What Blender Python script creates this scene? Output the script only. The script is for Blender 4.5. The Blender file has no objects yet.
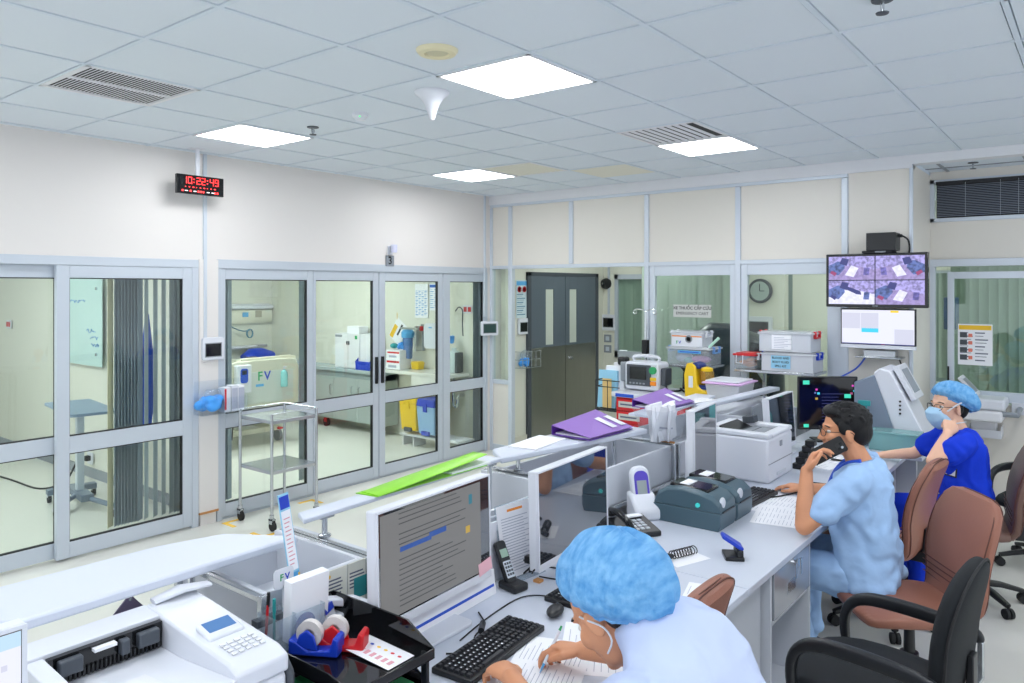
import bpy, bmesh, math, random
from math import sin, cos, pi, radians
from mathutils import Matrix, Vector, Euler

random.seed(7)
C = bpy.context.scene.collection
SC = bpy.context.scene

# ---------------------------------------------------------------- camera
cam_d = bpy.data.cameras.new('camera')
cam = bpy.data.objects.new('camera', cam_d)
C.objects.link(cam)
cam.location = (0, 0, 1.937)
cam.rotation_euler = (pi / 2, 0, radians(38.3))
cam_d.sensor_width = 36.0
cam_d.lens = 750 / 1024 * 36
cam_d.shift_y = -53.5 / 1024
cam_d.clip_start = 0.02
SC.camera = cam

# ---------------------------------------------------------------- light
world = bpy.data.worlds.new('world')
SC.world = world
world.use_nodes = True
bg = world.node_tree.nodes['Background']
bg.inputs[0].default_value = (0.86, 0.92, 1.0, 1)
bg.inputs[1].default_value = 0.95
LAMP = 12.5           # ceiling light panels
ROOM_LAMP = 30.0      # added unseen panels over the rooms behind the glass
SC.view_settings.view_transform = 'Standard'
SC.view_settings.look = 'None'
SC.view_settings.exposure = 0.46
SC.view_settings.gamma = 1.0
SC.view_settings.use_curve_mapping = False

# ---------------------------------------------------------------- helpers
def lin(c):
    o = []
    for v in c[:3]:
        v = v / 255
        o.append(v / 12.92 if v <= 0.04045 else ((v + 0.055) / 1.055) ** 2.4)
    return (*o, 1)

MATS = {}
def mat(name, rgb, rough=0.5, metal=0.0, spec=0.5, var=0.04, scale=6.0, bump=0.0, bscale=120.0, emit=None, es=1.0, trans=0.0, coat=0.0, stretch=None):
    if name in MATS:
        return MATS[name]
    m = bpy.data.materials.new(name)
    m.use_nodes = True
    nt = m.node_tree
    b = nt.nodes['Principled BSDF']
    col = lin(rgb)
    tc = nt.nodes.new('ShaderNodeTexCoord')
    nz = nt.nodes.new('ShaderNodeTexNoise')
    nz.inputs['Scale'].default_value = scale
    nz.inputs['Detail'].default_value = 3
    mp = nt.nodes.new('ShaderNodeMapping')
    if stretch:
        mp.inputs['Scale'].default_value = stretch
    nt.links.new(tc.outputs['Object'], mp.inputs[0])
    nt.links.new(mp.outputs[0], nz.inputs['Vector'])
    mx = nt.nodes.new('ShaderNodeMix')
    mx.data_type = 'RGBA'
    mx.inputs[6].default_value = tuple(min(1, v * (1 - var)) for v in col[:3]) + (1,)
    mx.inputs[7].default_value = tuple(min(1, v * (1 + var)) for v in col[:3]) + (1,)
    nt.links.new(nz.outputs['Fac'], mx.inputs[0])
    nt.links.new(mx.outputs[2], b.inputs['Base Color'])
    b.inputs['Roughness'].default_value = rough
    b.inputs['Metallic'].default_value = metal
    b.inputs['Specular IOR Level'].default_value = spec
    if trans:
        b.inputs['Transmission Weight'].default_value = trans
    if coat:
        b.inputs['Coat Weight'].default_value = coat
    if bump:
        n2 = nt.nodes.new('ShaderNodeTexNoise')
        n2.inputs['Scale'].default_value = bscale
        nt.links.new(mp.outputs[0], n2.inputs['Vector'])
        bp = nt.nodes.new('ShaderNodeBump')
        bp.inputs['Strength'].default_value = bump
        bp.inputs['Distance'].default_value = 0.01
        nt.links.new(n2.outputs['Fac'], bp.inputs['Height'])
        nt.links.new(bp.outputs[0], b.inputs['Normal'])
    if emit:
        b.inputs['Emission Color'].default_value = lin(emit)
        b.inputs['Emission Strength'].default_value = es
    MATS[name] = m
    return m

def glassmat(name, tint=(236, 246, 242), refl=1.0, rough=0.0, milk=0.0, milk_rgb=(235, 240, 245), ior=1.45):
    """thin clear sheet: tinted see-through plus a mirror coat by angle, plus some milky plastic"""
    m = bpy.data.materials.new(name)
    m.use_nodes = True
    nt = m.node_tree
    nt.nodes.remove(nt.nodes['Principled BSDF'])
    out = nt.nodes['Material Output']
    t = nt.nodes.new('ShaderNodeBsdfTransparent')
    t.inputs[0].default_value = lin(tint)
    g = nt.nodes.new('ShaderNodeBsdfGlossy')
    g.inputs['Roughness'].default_value = rough
    fr = nt.nodes.new('ShaderNodeFresnel')
    fr.inputs[0].default_value = ior
    mu = nt.nodes.new('ShaderNodeMath')
    mu.operation = 'MULTIPLY'
    mu.inputs[1].default_value = refl
    ge = nt.nodes.new('ShaderNodeNewGeometry')       # same angle law on the back of the sheet
    ml = nt.nodes.new('ShaderNodeMapRange')
    ml.inputs[3].default_value = ior
    ml.inputs[4].default_value = 1 / ior
    nt.links.new(ge.outputs['Backfacing'], ml.inputs[0])
    nt.links.new(ml.outputs[0], fr.inputs[0])
    nt.links.new(fr.outputs[0], mu.inputs[0])
    mx = nt.nodes.new('ShaderNodeMixShader')
    nt.links.new(mu.outputs[0], mx.inputs[0])
    src = t
    if milk:
        d = nt.nodes.new('ShaderNodeBsdfDiffuse')
        d.inputs[0].default_value = lin(milk_rgb)
        m2 = nt.nodes.new('ShaderNodeMixShader')
        m2.inputs[0].default_value = milk
        nt.links.new(t.outputs[0], m2.inputs[1])
        nt.links.new(d.outputs[0], m2.inputs[2])
        src = m2
    nt.links.new(src.outputs[0], mx.inputs[1])
    nt.links.new(g.outputs[0], mx.inputs[2])
    nt.links.new(mx.outputs[0], out.inputs[0])
    MATS[name] = m
    return m

class B:
    """collects shapes in local coordinates and links them as ONE mesh object"""
    def __init__(self, M=None):
        self.v = []; self.f = []; self.M = M or Matrix()
    def add(self, vs, fs, M=None):
        T = self.M @ M if M is not None else self.M
        n = len(self.v)
        self.v += [tuple(T @ Vector(p)) for p in vs]
        self.f += [tuple(i + n for i in f) for f in fs]
        return self
    def box(self, x0, y0, z0, x1, y1, z1, M=None):
        x0, x1 = sorted((x0, x1)); y0, y1 = sorted((y0, y1)); z0, z1 = sorted((z0, z1))
        return self.add([(x0,y0,z0),(x1,y0,z0),(x1,y1,z0),(x0,y1,z0),(x0,y0,z1),(x1,y0,z1),(x1,y1,z1),(x0,y1,z1)],
            [(3,2,1,0),(4,5,6,7),(0,1,5,4),(1,2,6,5),(2,3,7,6),(3,0,4,7)], M)
    def frustum(self, b, t, z0, z1, M=None):
        """b, t = (x0,y0,x1,y1) at z0 and z1"""
        return self.add([(b[0],b[1],z0),(b[2],b[1],z0),(b[2],b[3],z0),(b[0],b[3],z0),(t[0],t[1],z1),(t[2],t[1],z1),(t[2],t[3],z1),(t[0],t[3],z1)],
            [(3,2,1,0),(4,5,6,7),(0,1,5,4),(1,2,6,5),(2,3,7,6),(3,0,4,7)], M)
    def prism(self, poly, a, b, axis='z', M=None):
        """extrude a 2D polygon: axis z (x,y), y (x,z), x (y,z)"""
        f = {'z': lambda p, h: (p[0], p[1], h), 'y': lambda p, h: (p[0], h, p[1]), 'x': lambda p, h: (h, p[0], p[1])}[axis]
        n = len(poly)
        vs = [f(p, a) for p in poly] + [f(p, b) for p in poly]
        fs = [tuple(range(n))[::-1], tuple(range(n, 2 * n))]
        fs += [(i, (i + 1) % n, n + (i + 1) % n, n + i) for i in range(n)]
        return self.add(vs, fs, M)
    def cyl(self, p0, p1, r0, r1=None, n=16, M=None):
        r1 = r0 if r1 is None else r1
        return self.loft([p0, p1], [(r0, r0), (r1, r1)], n=n, M=M)
    def loft(self, pts, rad, n=16, up=None, closed=False, M=None, power=2.0):
        """elliptic sections (a along side, b along up) strung on a path"""
        P = [Vector(p) for p in pts]
        k = len(P)
        vs = []
        prev = None
        for i, p in enumerate(P):
            if closed:
                t = P[(i + 1) % k] - P[i - 1]
            else:
                t = P[min(i + 1, k - 1)] - P[max(i - 1, 0)]
            t = t.normalized() if t.length > 1e-9 else Vector((0, 0, 1))
            if up is not None:
                u = Vector(up if not isinstance(up, list) else up[i])
            elif prev is None:
                u = Vector((0, 0, 1)) if abs(t.z) < 0.9 else Vector((0, 1, 0))
            else:
                u = prev
            u = u - t * u.dot(t)
            u = u.normalized() if u.length > 1e-6 else t.orthogonal().normalized()
            prev = u
            s = t.cross(u)
            r = rad[i] if isinstance(rad, list) else rad
            if not isinstance(r, (tuple, list)):
                r = (r, r)
            for j in range(n):
                a = 2 * pi * j / n
                ca, sa = cos(a), sin(a)
                if power != 2.0:
                    ca = math.copysign(abs(ca) ** (2 / power), ca); sa = math.copysign(abs(sa) ** (2 / power), sa)
                vs.append(tuple(p + s * (r[0] * ca) + u * (r[1] * sa)))
        fs = []
        for i in range(k if closed else k - 1):
            i2 = (i + 1) % k
            for j in range(n):
                j2 = (j + 1) % n
                fs.append((i * n + j, i * n + j2, i2 * n + j2, i2 * n + j))
        if not closed:
            fs.append(tuple(range(n))[::-1])
            fs.append(tuple(range((k - 1) * n, k * n)))
        return self.add(vs, fs, M)
    def tube(self, pts, r, n=10, closed=False, sub=0, M=None):
        if sub:
            pts = smooth_path(pts, sub, closed)
        return self.loft(pts, r, n=n, closed=closed, M=M)
    def lathe(self, prof, c=(0, 0, 0), n=28, M=None):
        vs = []; fs = []
        k = len(prof)
        for r, z in prof:
            for j in range(n):
                a = 2 * pi * j / n
                vs.append((c[0] + max(r, 1e-5) * cos(a), c[1] + max(r, 1e-5) * sin(a), c[2] + z))
        for i in range(k - 1):
            for j in range(n):
                j2 = (j + 1) % n
                fs.append((i * n + j, i * n + j2, (i + 1) * n + j2, (i + 1) * n + j))
        fs.append(tuple(range(n))[::-1]); fs.append(tuple(range((k - 1) * n, k * n)))
        return self.add(vs, fs, M)
    def ell(self, c, r, n=20, m=12, M=None, rot=None):
        R = Matrix.Translation(c) @ (rot.to_4x4() if rot is not None else Matrix())
        vs = [(0, 0, -r[2])]; fs = []
        for i in range(1, m):
            t = -pi / 2 + pi * i / m
            for j in range(n):
                a = 2 * pi * j / n
                vs.append((r[0] * cos(t) * cos(a), r[1] * cos(t) * sin(a), r[2] * sin(t)))
        vs.append((0, 0, r[2]))
        for j in range(n):
            fs.append((0, 1 + (j + 1) % n, 1 + j))
        for i in range(m - 2):
            for j in range(n):
                a = 1 + i * n + j; b = 1 + i * n + (j + 1) % n
                fs.append((a, b, b + n, a + n))
        L = len(vs) - 1
        for j in range(n):
            fs.append((L, L - n + j, L - n + (j + 1) % n))
        return self.add(vs, fs, (M @ R) if M is not None else R)
    def build(self, name, material, parent=None, loc=None, rot=None, bevel=0.0, seg=2, smooth=True, ang=38, solid=0.0, sub=0, remesh=0.0, soft=0, wrinkle=0.0):
        me = bpy.data.meshes.new(name)
        me.from_pydata(self.v, [], self.f)
        bm = bmesh.new(); bm.from_mesh(me)
        bmesh.ops.recalc_face_normals(bm, faces=bm.faces)
        bm.to_mesh(me); bm.free()
        o = bpy.data.objects.new(name, me)
        C.objects.link(o)
        if material is not None:
            me.materials.append(material)
        if smooth:
            me.polygons.foreach_set('use_smooth', [True] * len(me.polygons))
            if not remesh:
                me.set_sharp_from_angle(angle=radians(ang))
        if remesh:
            r = o.modifiers.new('remesh', 'REMESH'); r.mode = 'VOXEL'; r.voxel_size = remesh; r.use_smooth_shade = True
            if soft:
                s = o.modifiers.new('soft', 'SMOOTH'); s.iterations = soft; s.factor = 0.5
        if wrinkle:
            for nm, kind, sc, k in (('folds', 'CLOUDS', .15, .8), ('creases', 'WOOD', .11, .42)):
                tx = bpy.data.textures.get(nm) or bpy.data.textures.new(nm, kind)
                tx.noise_scale = sc
                if kind == 'WOOD':
                    tx.wood_type = 'BANDNOISE'; tx.noise_basis_2 = 'SIN'; tx.turbulence = 9
                d = o.modifiers.new(nm, 'DISPLACE'); d.texture = tx; d.strength = wrinkle * k; d.mid_level = .5; d.texture_coords = 'LOCAL'
        if solid:
            s = o.modifiers.new('solid', 'SOLIDIFY'); s.thickness = solid; s.offset = 0
        if sub:
            s = o.modifiers.new('sub', 'SUBSURF'); s.levels = sub; s.render_levels = sub
        if bevel:
            b = o.modifiers.new('bevel', 'BEVEL'); b.width = bevel; b.segments = seg; b.limit_method = 'ANGLE'; b.angle_limit = radians(40)
            b.use_clamp_overlap = True
        if parent is not None:
            o.parent = parent
        if loc is not None:
            o.location = loc
        if rot is not None:
            o.rotation_euler = rot
        return o

def smooth_path(pts, k=6, closed=False):
    P = [Vector(p) for p in pts]; n = len(P); out = []
    rng = range(n if closed else n - 1)
    for i in rng:
        if closed:
            p0, p1, p2, p3 = P[i - 1], P[i], P[(i + 1) % n], P[(i + 2) % n]
        else:
            p0, p1, p2, p3 = P[max(i - 1, 0)], P[i], P[i + 1], P[min(i + 2, n - 1)]
        for s in range(k):
            t = s / k
            out.append(0.5 * ((2 * p1) + (p2 - p0) * t + (2 * p0 - 5 * p1 + 4 * p2 - p3) * t * t + (3 * p1 - p0 - 3 * p2 + p3) * t ** 3))
    if not closed:
        out.append(P[-1])
    return out

def rrect(x0, y0, x1, y1, r, k=5):
    o = []
    for cx, cy, a in ((x1 - r, y1 - r, 0), (x0 + r, y1 - r, 90), (x0 + r, y0 + r, 180), (x1 - r, y0 + r, 270)):
        for i in range(k + 1):
            t = radians(a + 90 * i / k)
            o.append((cx + r * cos(t), cy + r * sin(t)))
    return o

def thing(name, label, cat, loc=(0, 0, 0), rz=0.0, group=None, rot=None):
    o = bpy.data.objects.new(name, None)
    C.objects.link(o)
    o.empty_display_size = 0.1
    o.location = loc
    o.rotation_euler = rot if rot is not None else (0, 0, rz)
    o['label'] = label; o['category'] = cat
    if group: o['group'] = group
    return o

def tag(o, label, cat, group=None):
    o['label'] = label; o['category'] = cat
    if group: o['group'] = group
    return o

def struct(o):
    o['kind'] = 'structure'
    return o

def dup(root, loc=None, rz=None, label=None, group=None):
    r = root.copy(); C.objects.link(r)
    if loc is not None: r.location = loc
    if rz is not None: r.rotation_euler = (0, 0, rz)
    if label: r['label'] = label
    if group: r['group'] = group
    for ch in list(root.children):
        c = ch.copy(); C.objects.link(c); c.parent = r
        for g in list(ch.children):
            d = g.copy(); C.objects.link(d); d.parent = c
    return r

def text(s, name, material, parent, size, M, align='CENTER', depth=0.0006, bold=False):
    """lettering as a mesh; M places it (local x = reading direction, y = up)"""
    cu = bpy.data.curves.new(name, 'FONT')
    cu.body = s; cu.size = size; cu.align_x = align; cu.align_y = 'CENTER'; cu.extrude = depth
    cu.resolution_u = 2
    if bold: cu.offset = size * 0.018
    t = bpy.data.objects.new(name, cu)
    C.objects.link(t)
    dg = bpy.context.evaluated_depsgraph_get()
    me = bpy.data.meshes.new_from_object(t.evaluated_get(dg))
    bpy.data.objects.remove(t); bpy.data.curves.remove(cu)
    me.transform(M)
    me.materials.clear(); me.materials.append(material)
    o = bpy.data.objects.new(name, me)
    C.objects.link(o)
    if parent is not None: o.parent = parent
    return o

def face(x, y, z, side):
    """frame of a vertical face: reading direction and up.  side '+x' seen from +X, '-y' seen from -Y, 'top' seen from +X on a table"""
    R = {'+x': Matrix(((0, 0, 1), (1, 0, 0), (0, 1, 0))), '-y': Matrix(((1, 0, 0), (0, 0, -1), (0, 1, 0))),
         'top': Matrix(((0, -1, 0), (1, 0, 0), (0, 0, 1))), 'top-y': Matrix(((1, 0, 0), (0, 1, 0), (0, 0, 1)))}[side]
    return Matrix.Translation((x, y, z)) @ R.to_4x4()

# ---------------------------------------------------------------- materials
WALL = mat('wall_paint', (226, 222, 219), 0.6, var=0.015, scale=1.5)
PANEL = mat('wall_panel', (224, 220, 212), 0.45, var=0.01)
ROOMW = mat('room_wall', (224, 224, 212), 0.5, var=0.015, scale=2)
GREENW = mat('grey_green_panel', (178, 192, 178), 0.35, var=0.02)
FLOOR = mat('vinyl_floor', (220, 219, 211), 0.32, var=0.03, scale=3.0, spec=0.4)
CEIL = mat('ceiling_tile', (220, 228, 236), 0.85, var=0.015, scale=1.2, bump=0.05, bscale=200)
TBAR = mat('ceiling_bar', (214, 224, 234), 0.6, var=0.01)
GAP = mat('shadow_gap', (70, 75, 80), 0.9)
ALU = mat('aluminium', (198, 206, 216), 0.38, 0.12, var=0.02, scale=2)
ALUL = mat('aluminium_light', (206, 214, 224), 0.35, 0.2, var=0.02, scale=2)
GASKET = mat('black_gasket', (18, 20, 24), 0.6)
GLASS = glassmat('door_glass', (247, 251, 248), 1.2)
CLEARG = glassmat('clear_acrylic', (240, 246, 250), 1.0, milk=0.12)
STEEL = mat('stainless_steel', (196, 200, 204), 0.24, 0.9, var=0.03, scale=4, stretch=(1, 1, 12))
STEELD = mat('brushed_steel_door', (150, 150, 142), 0.3, 0.85, var=0.06, scale=3, stretch=(6, 6, 1))
CHROME = mat('chrome', (225, 228, 232), 0.08, 1.0, var=0.01)
WHITE = mat('white_plastic', (220, 223, 231), 0.35, var=0.012)
WHITEM = mat('white_matt', (226, 227, 231), 0.55, var=0.012)
OFFW = mat('off_white_plastic', (222, 220, 206), 0.4, var=0.015)
LGREY = mat('light_grey_laminate', (206, 210, 218), 0.35, var=0.015)
MGREY = mat('mid_grey_plastic', (140, 146, 154), 0.45, var=0.03)
DGREY = mat('dark_grey_plastic', (70, 76, 84), 0.45, var=0.04)
BLACK = mat('black_plastic', (20, 22, 26), 0.38, var=0.1)
BLACKM = mat('black_rubber', (26, 27, 30), 0.7, var=0.1)
GLOSSB = mat('black_gloss', (14, 15, 18), 0.07, var=0.05, spec=0.6)
PAPER = mat('paper', (240, 241, 246), 0.7, var=0.01)
INK = mat('printed_ink', (96, 102, 122), 0.7, var=0.1)
INKL = mat('printed_ink_light', (176, 180, 196), 0.7, var=0.05)
INKD = mat('black_ink', (26, 28, 34), 0.6, var=0.05)
BLUE = mat('blue_plastic', (24, 62, 190), 0.35, var=0.05)
BLUEP = mat('blue_paint', (36, 84, 200), 0.5, var=0.05)
SKYB = mat('sky_blue', (92, 172, 226), 0.5, var=0.05)
PALEB = mat('pale_blue', (150, 205, 232), 0.5, var=0.03)
RED = mat('red_plastic', (206, 30, 38), 0.35, var=0.05)
YELLOW = mat('yellow_plastic', (236, 196, 24), 0.35, var=0.04)
ORANGE = mat('orange_plastic', (240, 140, 30), 0.4, var=0.06)
GREEN = mat('green_plastic', (40, 160, 96), 0.4, var=0.05)
TEAL = mat('teal_plastic', (40, 148, 150), 0.4, var=0.05)
LIME = mat('lime_plastic', (140, 214, 40), 0.35, var=0.04)
PURPLE = mat('purple_plastic', (150, 112, 194), 0.32, var=0.04)
PURPLED = mat('deep_purple_plastic', (98, 48, 160), 0.35, var=0.04)
PINK = mat('pink_paper', (244, 190, 200), 0.6, var=0.02)
PINKB = mat('magenta_bag', (214, 130, 200), 0.5, var=0.08)
TAPEY = mat('yellow_tape', (240, 192, 40), 0.5, var=0.04)
CARD = mat('brown_cardboard', (196, 140, 84), 0.7, var=0.08, scale=12)
BEIGE = mat('beige_plastic', (216, 208, 170), 0.4, var=0.02)
LAMPM = mat('lamp_diffuser', (255, 255, 255), 0.4, emit=(250, 252, 255), es=LAMP)
ROOMLAMP = mat('room_lamp_diffuser', (255, 255, 255), 0.4, emit=(246, 254, 255), es=ROOM_LAMP)
HALLLAMP = mat('hall_lamp_diffuser', (255, 255, 255), 0.4, emit=(246, 255, 250), es=ROOM_LAMP * .45)
LEDR = mat('red_led', (255, 60, 60), 0.4, emit=(255, 50, 50), es=2.2)
LEDW = mat('white_led', (240, 240, 240), 0.4, emit=(235, 235, 240), es=0.9)

# ================================================================ the setting
H = 3.03
XL = -5.77      # glazed wall on the left
YB = 6.89       # partition at the back
YR = 7.70       # window wall behind the pillar
GX, GY, T = -2.699, 1.583, 0.6      # ceiling grid

struct(B().box(-11.4, -3.2, -0.1, 3.2, 11.0, 0).build('floor', FLOOR, smooth=False))

# ceiling: tiles, bars and the gaps between them (lights and vents take whole cells)
LIGHTS = [(0, 2), (-4, 2), (-4, 6), (0, 6), (4, 2), (4, 6), (0, -2), (-4, -2), (4, -2), (0, -6), (4, -6)]
VENTS = [(-3, 0), (0, 5), (-3, 6)]
HATCH = [(-2, 7)]
cells = []
tb = B(); bb = B()
for i in range(-6, 10):
    for j in range(-8, 10):
        x0, y0 = GX + T * i, GY + T * j
        x1, y1 = x0 + T, y0 + T
        if (i, j) in LIGHTS or (i, j) in VENTS or (i, j) in HATCH:
            continue
        a, b_, c_, d = max(x0 + .016, XL), y0 + .016, min(x1 - .016, 3.2), min(y1 - .016, YB)
        if c_ - a > .02 and d - b_ > .02:
            tb.box(a, b_, H + .001, c_, d, H + .02)
ceil = struct(B().box(XL - .1, -3.2, H + .03, 3.2, YB + .05, H + .12).build('ceiling', GAP, smooth=False))
o = struct(tb.build('ceiling_tiles', CEIL, smooth=False))
for i in range(-6, 11):
    x = GX + T * i
    if XL < x < 3.2: bb.box(x - .011, -3.2, H - .004, x + .011, YB, H + .028)
for j in range(-8, 10):
    y = GY + T * j
    if y < YB: bb.box(XL, y - .011, H - .0035, 3.2, y + .011, H + .027)
struct(bb.build('ceiling_grid_bars', TBAR, smooth=False))

# left wall: band over the doors, pier, ends
struct(B().box(XL - .16, -3.2, 2.16, XL, YB + .2, H).build('wall_left', WALL, smooth=False))
struct(B().box(XL - .16, 3.2, 0.11, XL + .015, 3.365, 2.17).box(XL-.16, 3.215, 0, XL + .005, 3.35, .11).build('wall_left_pier', WALL, smooth=False))
struct(B().box(XL - .16, 6.80, 0, XL, YB + .2, 2.17).build('wall_left_end', WALL, smooth=False))
struct(B().box(XL + .001, 3.20, .095, XL + .022, 3.365, .112).build('trim_1', CARD, smooth=False))
struct(B().box(XL - .16, -3.2, 0, XL, 0.2, 2.17).build('wall_left_near', WALL, smooth=False))

# back partition
struct(B().box(XL, YB - .03, 2.925, -1.24, YB + .1, H).box(-1.24, YB - .03, 2.955, 3.2, YB + .1, H).build('beam_back', WHITEM, smooth=False))
up = B()
UP = [(-5.742, -5.49), (-5.44, -4.635), (-4.585, -3.705), (-3.655, -2.745), (-2.69, -1.79)]
for x0, x1 in UP:
    up.box(x0, YB + .005, 2.2, x1, YB + .05, 2.91)
struct(up.build('wall_back_panels', PANEL, smooth=False))
fr = B()
for x in (-5.755, -5.465, -4.61, -3.68, -2.717, -1.765):
    w = .026 if x > -5.7 else .02
    fr.box(x - w, YB - .012, 2.205 if x not in (-5.755, -5.465, -3.68, -2.717) else 0, x + w, YB + .055, 2.89)
fr.box(XL, YB - .010, 2.16, -1.74, YB + .056, 2.2)
fr.box(XL, YB - .010, 2.895, -1.74, YB + .056, 2.93)
struct(fr.build('wall_back_frame', ALUL, bevel=.003))
# narrow glazed strip beside the opening, white panel under it
struct(B().box(-5.735, YB + .01, .08, -5.49, YB + .04, .80).build('wall_back_low_panel', PANEL, smooth=False))
fr = B(); fr.box(-5.735, YB - .005, .80, -5.49, YB + .05, .85).box(-5.735, YB - .005, 0, -5.49, YB + .05, .08)
struct(fr.build('trim_2', ALU))
struct(B().box(-5.735, YB + .02, .85, -5.49, YB + .028, 2.16).build('window_1', GLASS, smooth=False))
# two glazed bays right of the opening
def bay(n, x0, x1, leafx0, leafx1):
    f = B()
    xa, xb = x0 + .06, x1 - leafx1
    f.box(xa, YB - .001, 2.06, xb, YB + .048, 2.16)
    f.box(xa, YB - .001, .78, xb, YB + .048, .86)
    f.box(xa, YB - .001, 0, xb, YB + .048, .10)
    for a, b_ in ((x0, x0 + .06), (x1 - leafx1, x1)):
        f.box(a, YB - .003, 0, b_, YB + .049, 2.16)
    struct(f.build('window_%d_frame' % n, ALUL, bevel=.003))
    struct(B().box(x0 + .06, YB + .02, .86, x1 - leafx1, YB + .028, 2.06).build('window_%d' % n, GLASS, smooth=False))
    struct(B().box(x0 + .06, YB + .01, .10, x1 - leafx1, YB + .04, .78).build('window_%d_low_panel' % n, LGREY, smooth=False))
bay(2, -3.65, -2.746, .06, .05)
bay(3, -2.688, -1.74, .06, .17)
# pillar and its corner strip
struct(B().box(-1.74, YB, 0, -1.24, YR + .1, 2.955).build('wall_pillar', PANEL, smooth=False))
struct(B().box(-1.262, YB - .012, 0, -1.236, YB + .02, 2.96).box(-1.7385, YB - .006, 0, -1.735, YB + .02, 2.92).build('trim_3', ALUL, bevel=.002))
# recess right of the pillar: lower ceiling, window wall
struct(B().box(-1.24, YB + .1, 2.985, 3.2, YR + .2, 3.1).build('ceiling_recess', CEIL, smooth=False))
rb = B()
for x in (-1.10, -.5, .1): rb.box(x - .012, YB + .1, 2.978, x + .012, YR, 2.99)
rb.box(-1.24, 7.45, 2.979, 3.2, 7.474, 2.99)
struct(rb.build('ceiling_recess_bars', MGREY, smooth=False))
struct(B().box(-1.24, YR, 2.19, 3.2, YR + .1, 2.55).box(-1.24, YR, 2.9, 3.2, YR + .1, 3.0).build('wall_right_back', PANEL, smooth=False))
struct(B().box(-1.24, YR, 0, 3.2, YR + .08, .93).build('wall_right_low', PANEL, smooth=False))
f = B()
f.box(-1.24, YR - .02, 2.53, 3.2, YR + .05, 2.565).box(-1.24, YR - .02, 2.875, 3.2, YR + .05, 2.91)
f.box(-1.24, YR - .02, 2.53, -1.205, YR + .05, 2.91).box(.35, YR - .02, 2.53, .4, YR + .05, 2.91)
f.box(-1.24, YR - .025, 2.13, 3.2, YR + .06, 2.195)
f.box(-1.24, YR - .02, .0, -1.20, YR + .05, 2.15)
f.box(-.5, YR - .02, .9, -.42, YR + .05, 2.15)
struct(f.build('window_4_frame', ALUL, bevel=.003))
struct(B().box(-1.2, YR + .02, 2.565, 3.2, YR + .026, 2.875).build('window_4', GLASS, smooth=False))
struct(B().box(-1.2, YR + .02, .93, 3.2, YR + .026, 2.13).build('window_5', GLASS, smooth=False))

# the hall behind the partition: end wall, far side, ceiling
struct(B().box(-5.87, YB + .2, 0, -5.70, 7.52, 2.9).box(-5.87, 9.14, 0, -5.70, 9.5, 2.9).box(-5.87, 7.52, 2.13, -5.70, 9.14, 2.9).build('wall_hall_left', ROOMW, smooth=False))
struct(B().box(-5.68, YB + .2, .0, -5.695, 7.52, .1).build('baseboard_hall', OFFW, smooth=False))
YE = 9.35
struct(B().box(-5.87, YE, 0, -5.50, YE + .1, 2.9).box(-5.50, YE, 2.13, -4.4, YE + .1, 2.9).box(-5.5, YE, 0, -4.4, YE + .1, .95)
       .box(-4.4, YE, 0, 3.2, YE + .1, .9).box(-4.4, YE, 2.13, 3.2, YE + .1, 2.9).box(-3.0, YE, .9, -2.55, YE + .1, 2.13).box(-1.0, YE, .9, -.6, YE + .1, 2.13).build('wall_hall_end', ROOMW, smooth=False))
f = B(); f.box(-5.5, YE - .02, 2.06, -4.4, YE + .04, 2.13).box(-5.5, YE - .02, .95, -4.4, YE + .04, 1.04).box(-4.62, YE - .02, .95, -4.4, YE + .04, 2.13).box(-5.5, YE - .02, .95, -5.45, YE + .04, 2.13)
struct(f.build('window_6_frame', ALU))
struct(B().box(-5.45, YE + .0, 1.04, -4.62, YE + .008, 2.06).build('window_6', GLASS, smooth=False))
struct(B().box(-5.87, YB + .11, 2.9, -1.25, YE + .1, 3.0).box(-1.25, 7.92, 2.9, 3.2, YE + .1, 3.0).build('ceiling_hall', CEIL, smooth=False))
struct(B().box(-5.9, 10.4, 0, 3.2, 10.5, 2.9).build('wall_beyond', mat('dim_wall', (150, 168, 160), 0.6), smooth=False))

# the two rooms behind the glass
struct(B().box(-11.3, 3.36, 0, -6.10, 3.46, 2.9).build('wall_between_rooms', ROOMW, smooth=False))
struct(B().box(-10.3, YB + .01, 0, -5.93, YB + .11, 2.9).build('wall_room_end', ROOMW, smooth=False))
struct(B().box(-10.4, 3.46, 0, -10.25, YB + .2, 2.9).build('wall_room_far', ROOMW, smooth=False))
struct(B().box(-11.4, -3.2, 0, -11.2, 3.36, 2.9).build('wall_far_room', ROOMW, smooth=False))
struct(B().box(-11.4, -3.2, 2.88, -5.93, YB + .2, 2.98).build('ceiling_rooms', CEIL, smooth=False))
struct(B().box(-11.2, 3.345, 0, -6.10, 3.36, .1).build('baseboard_room', MGREY, smooth=False))

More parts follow.
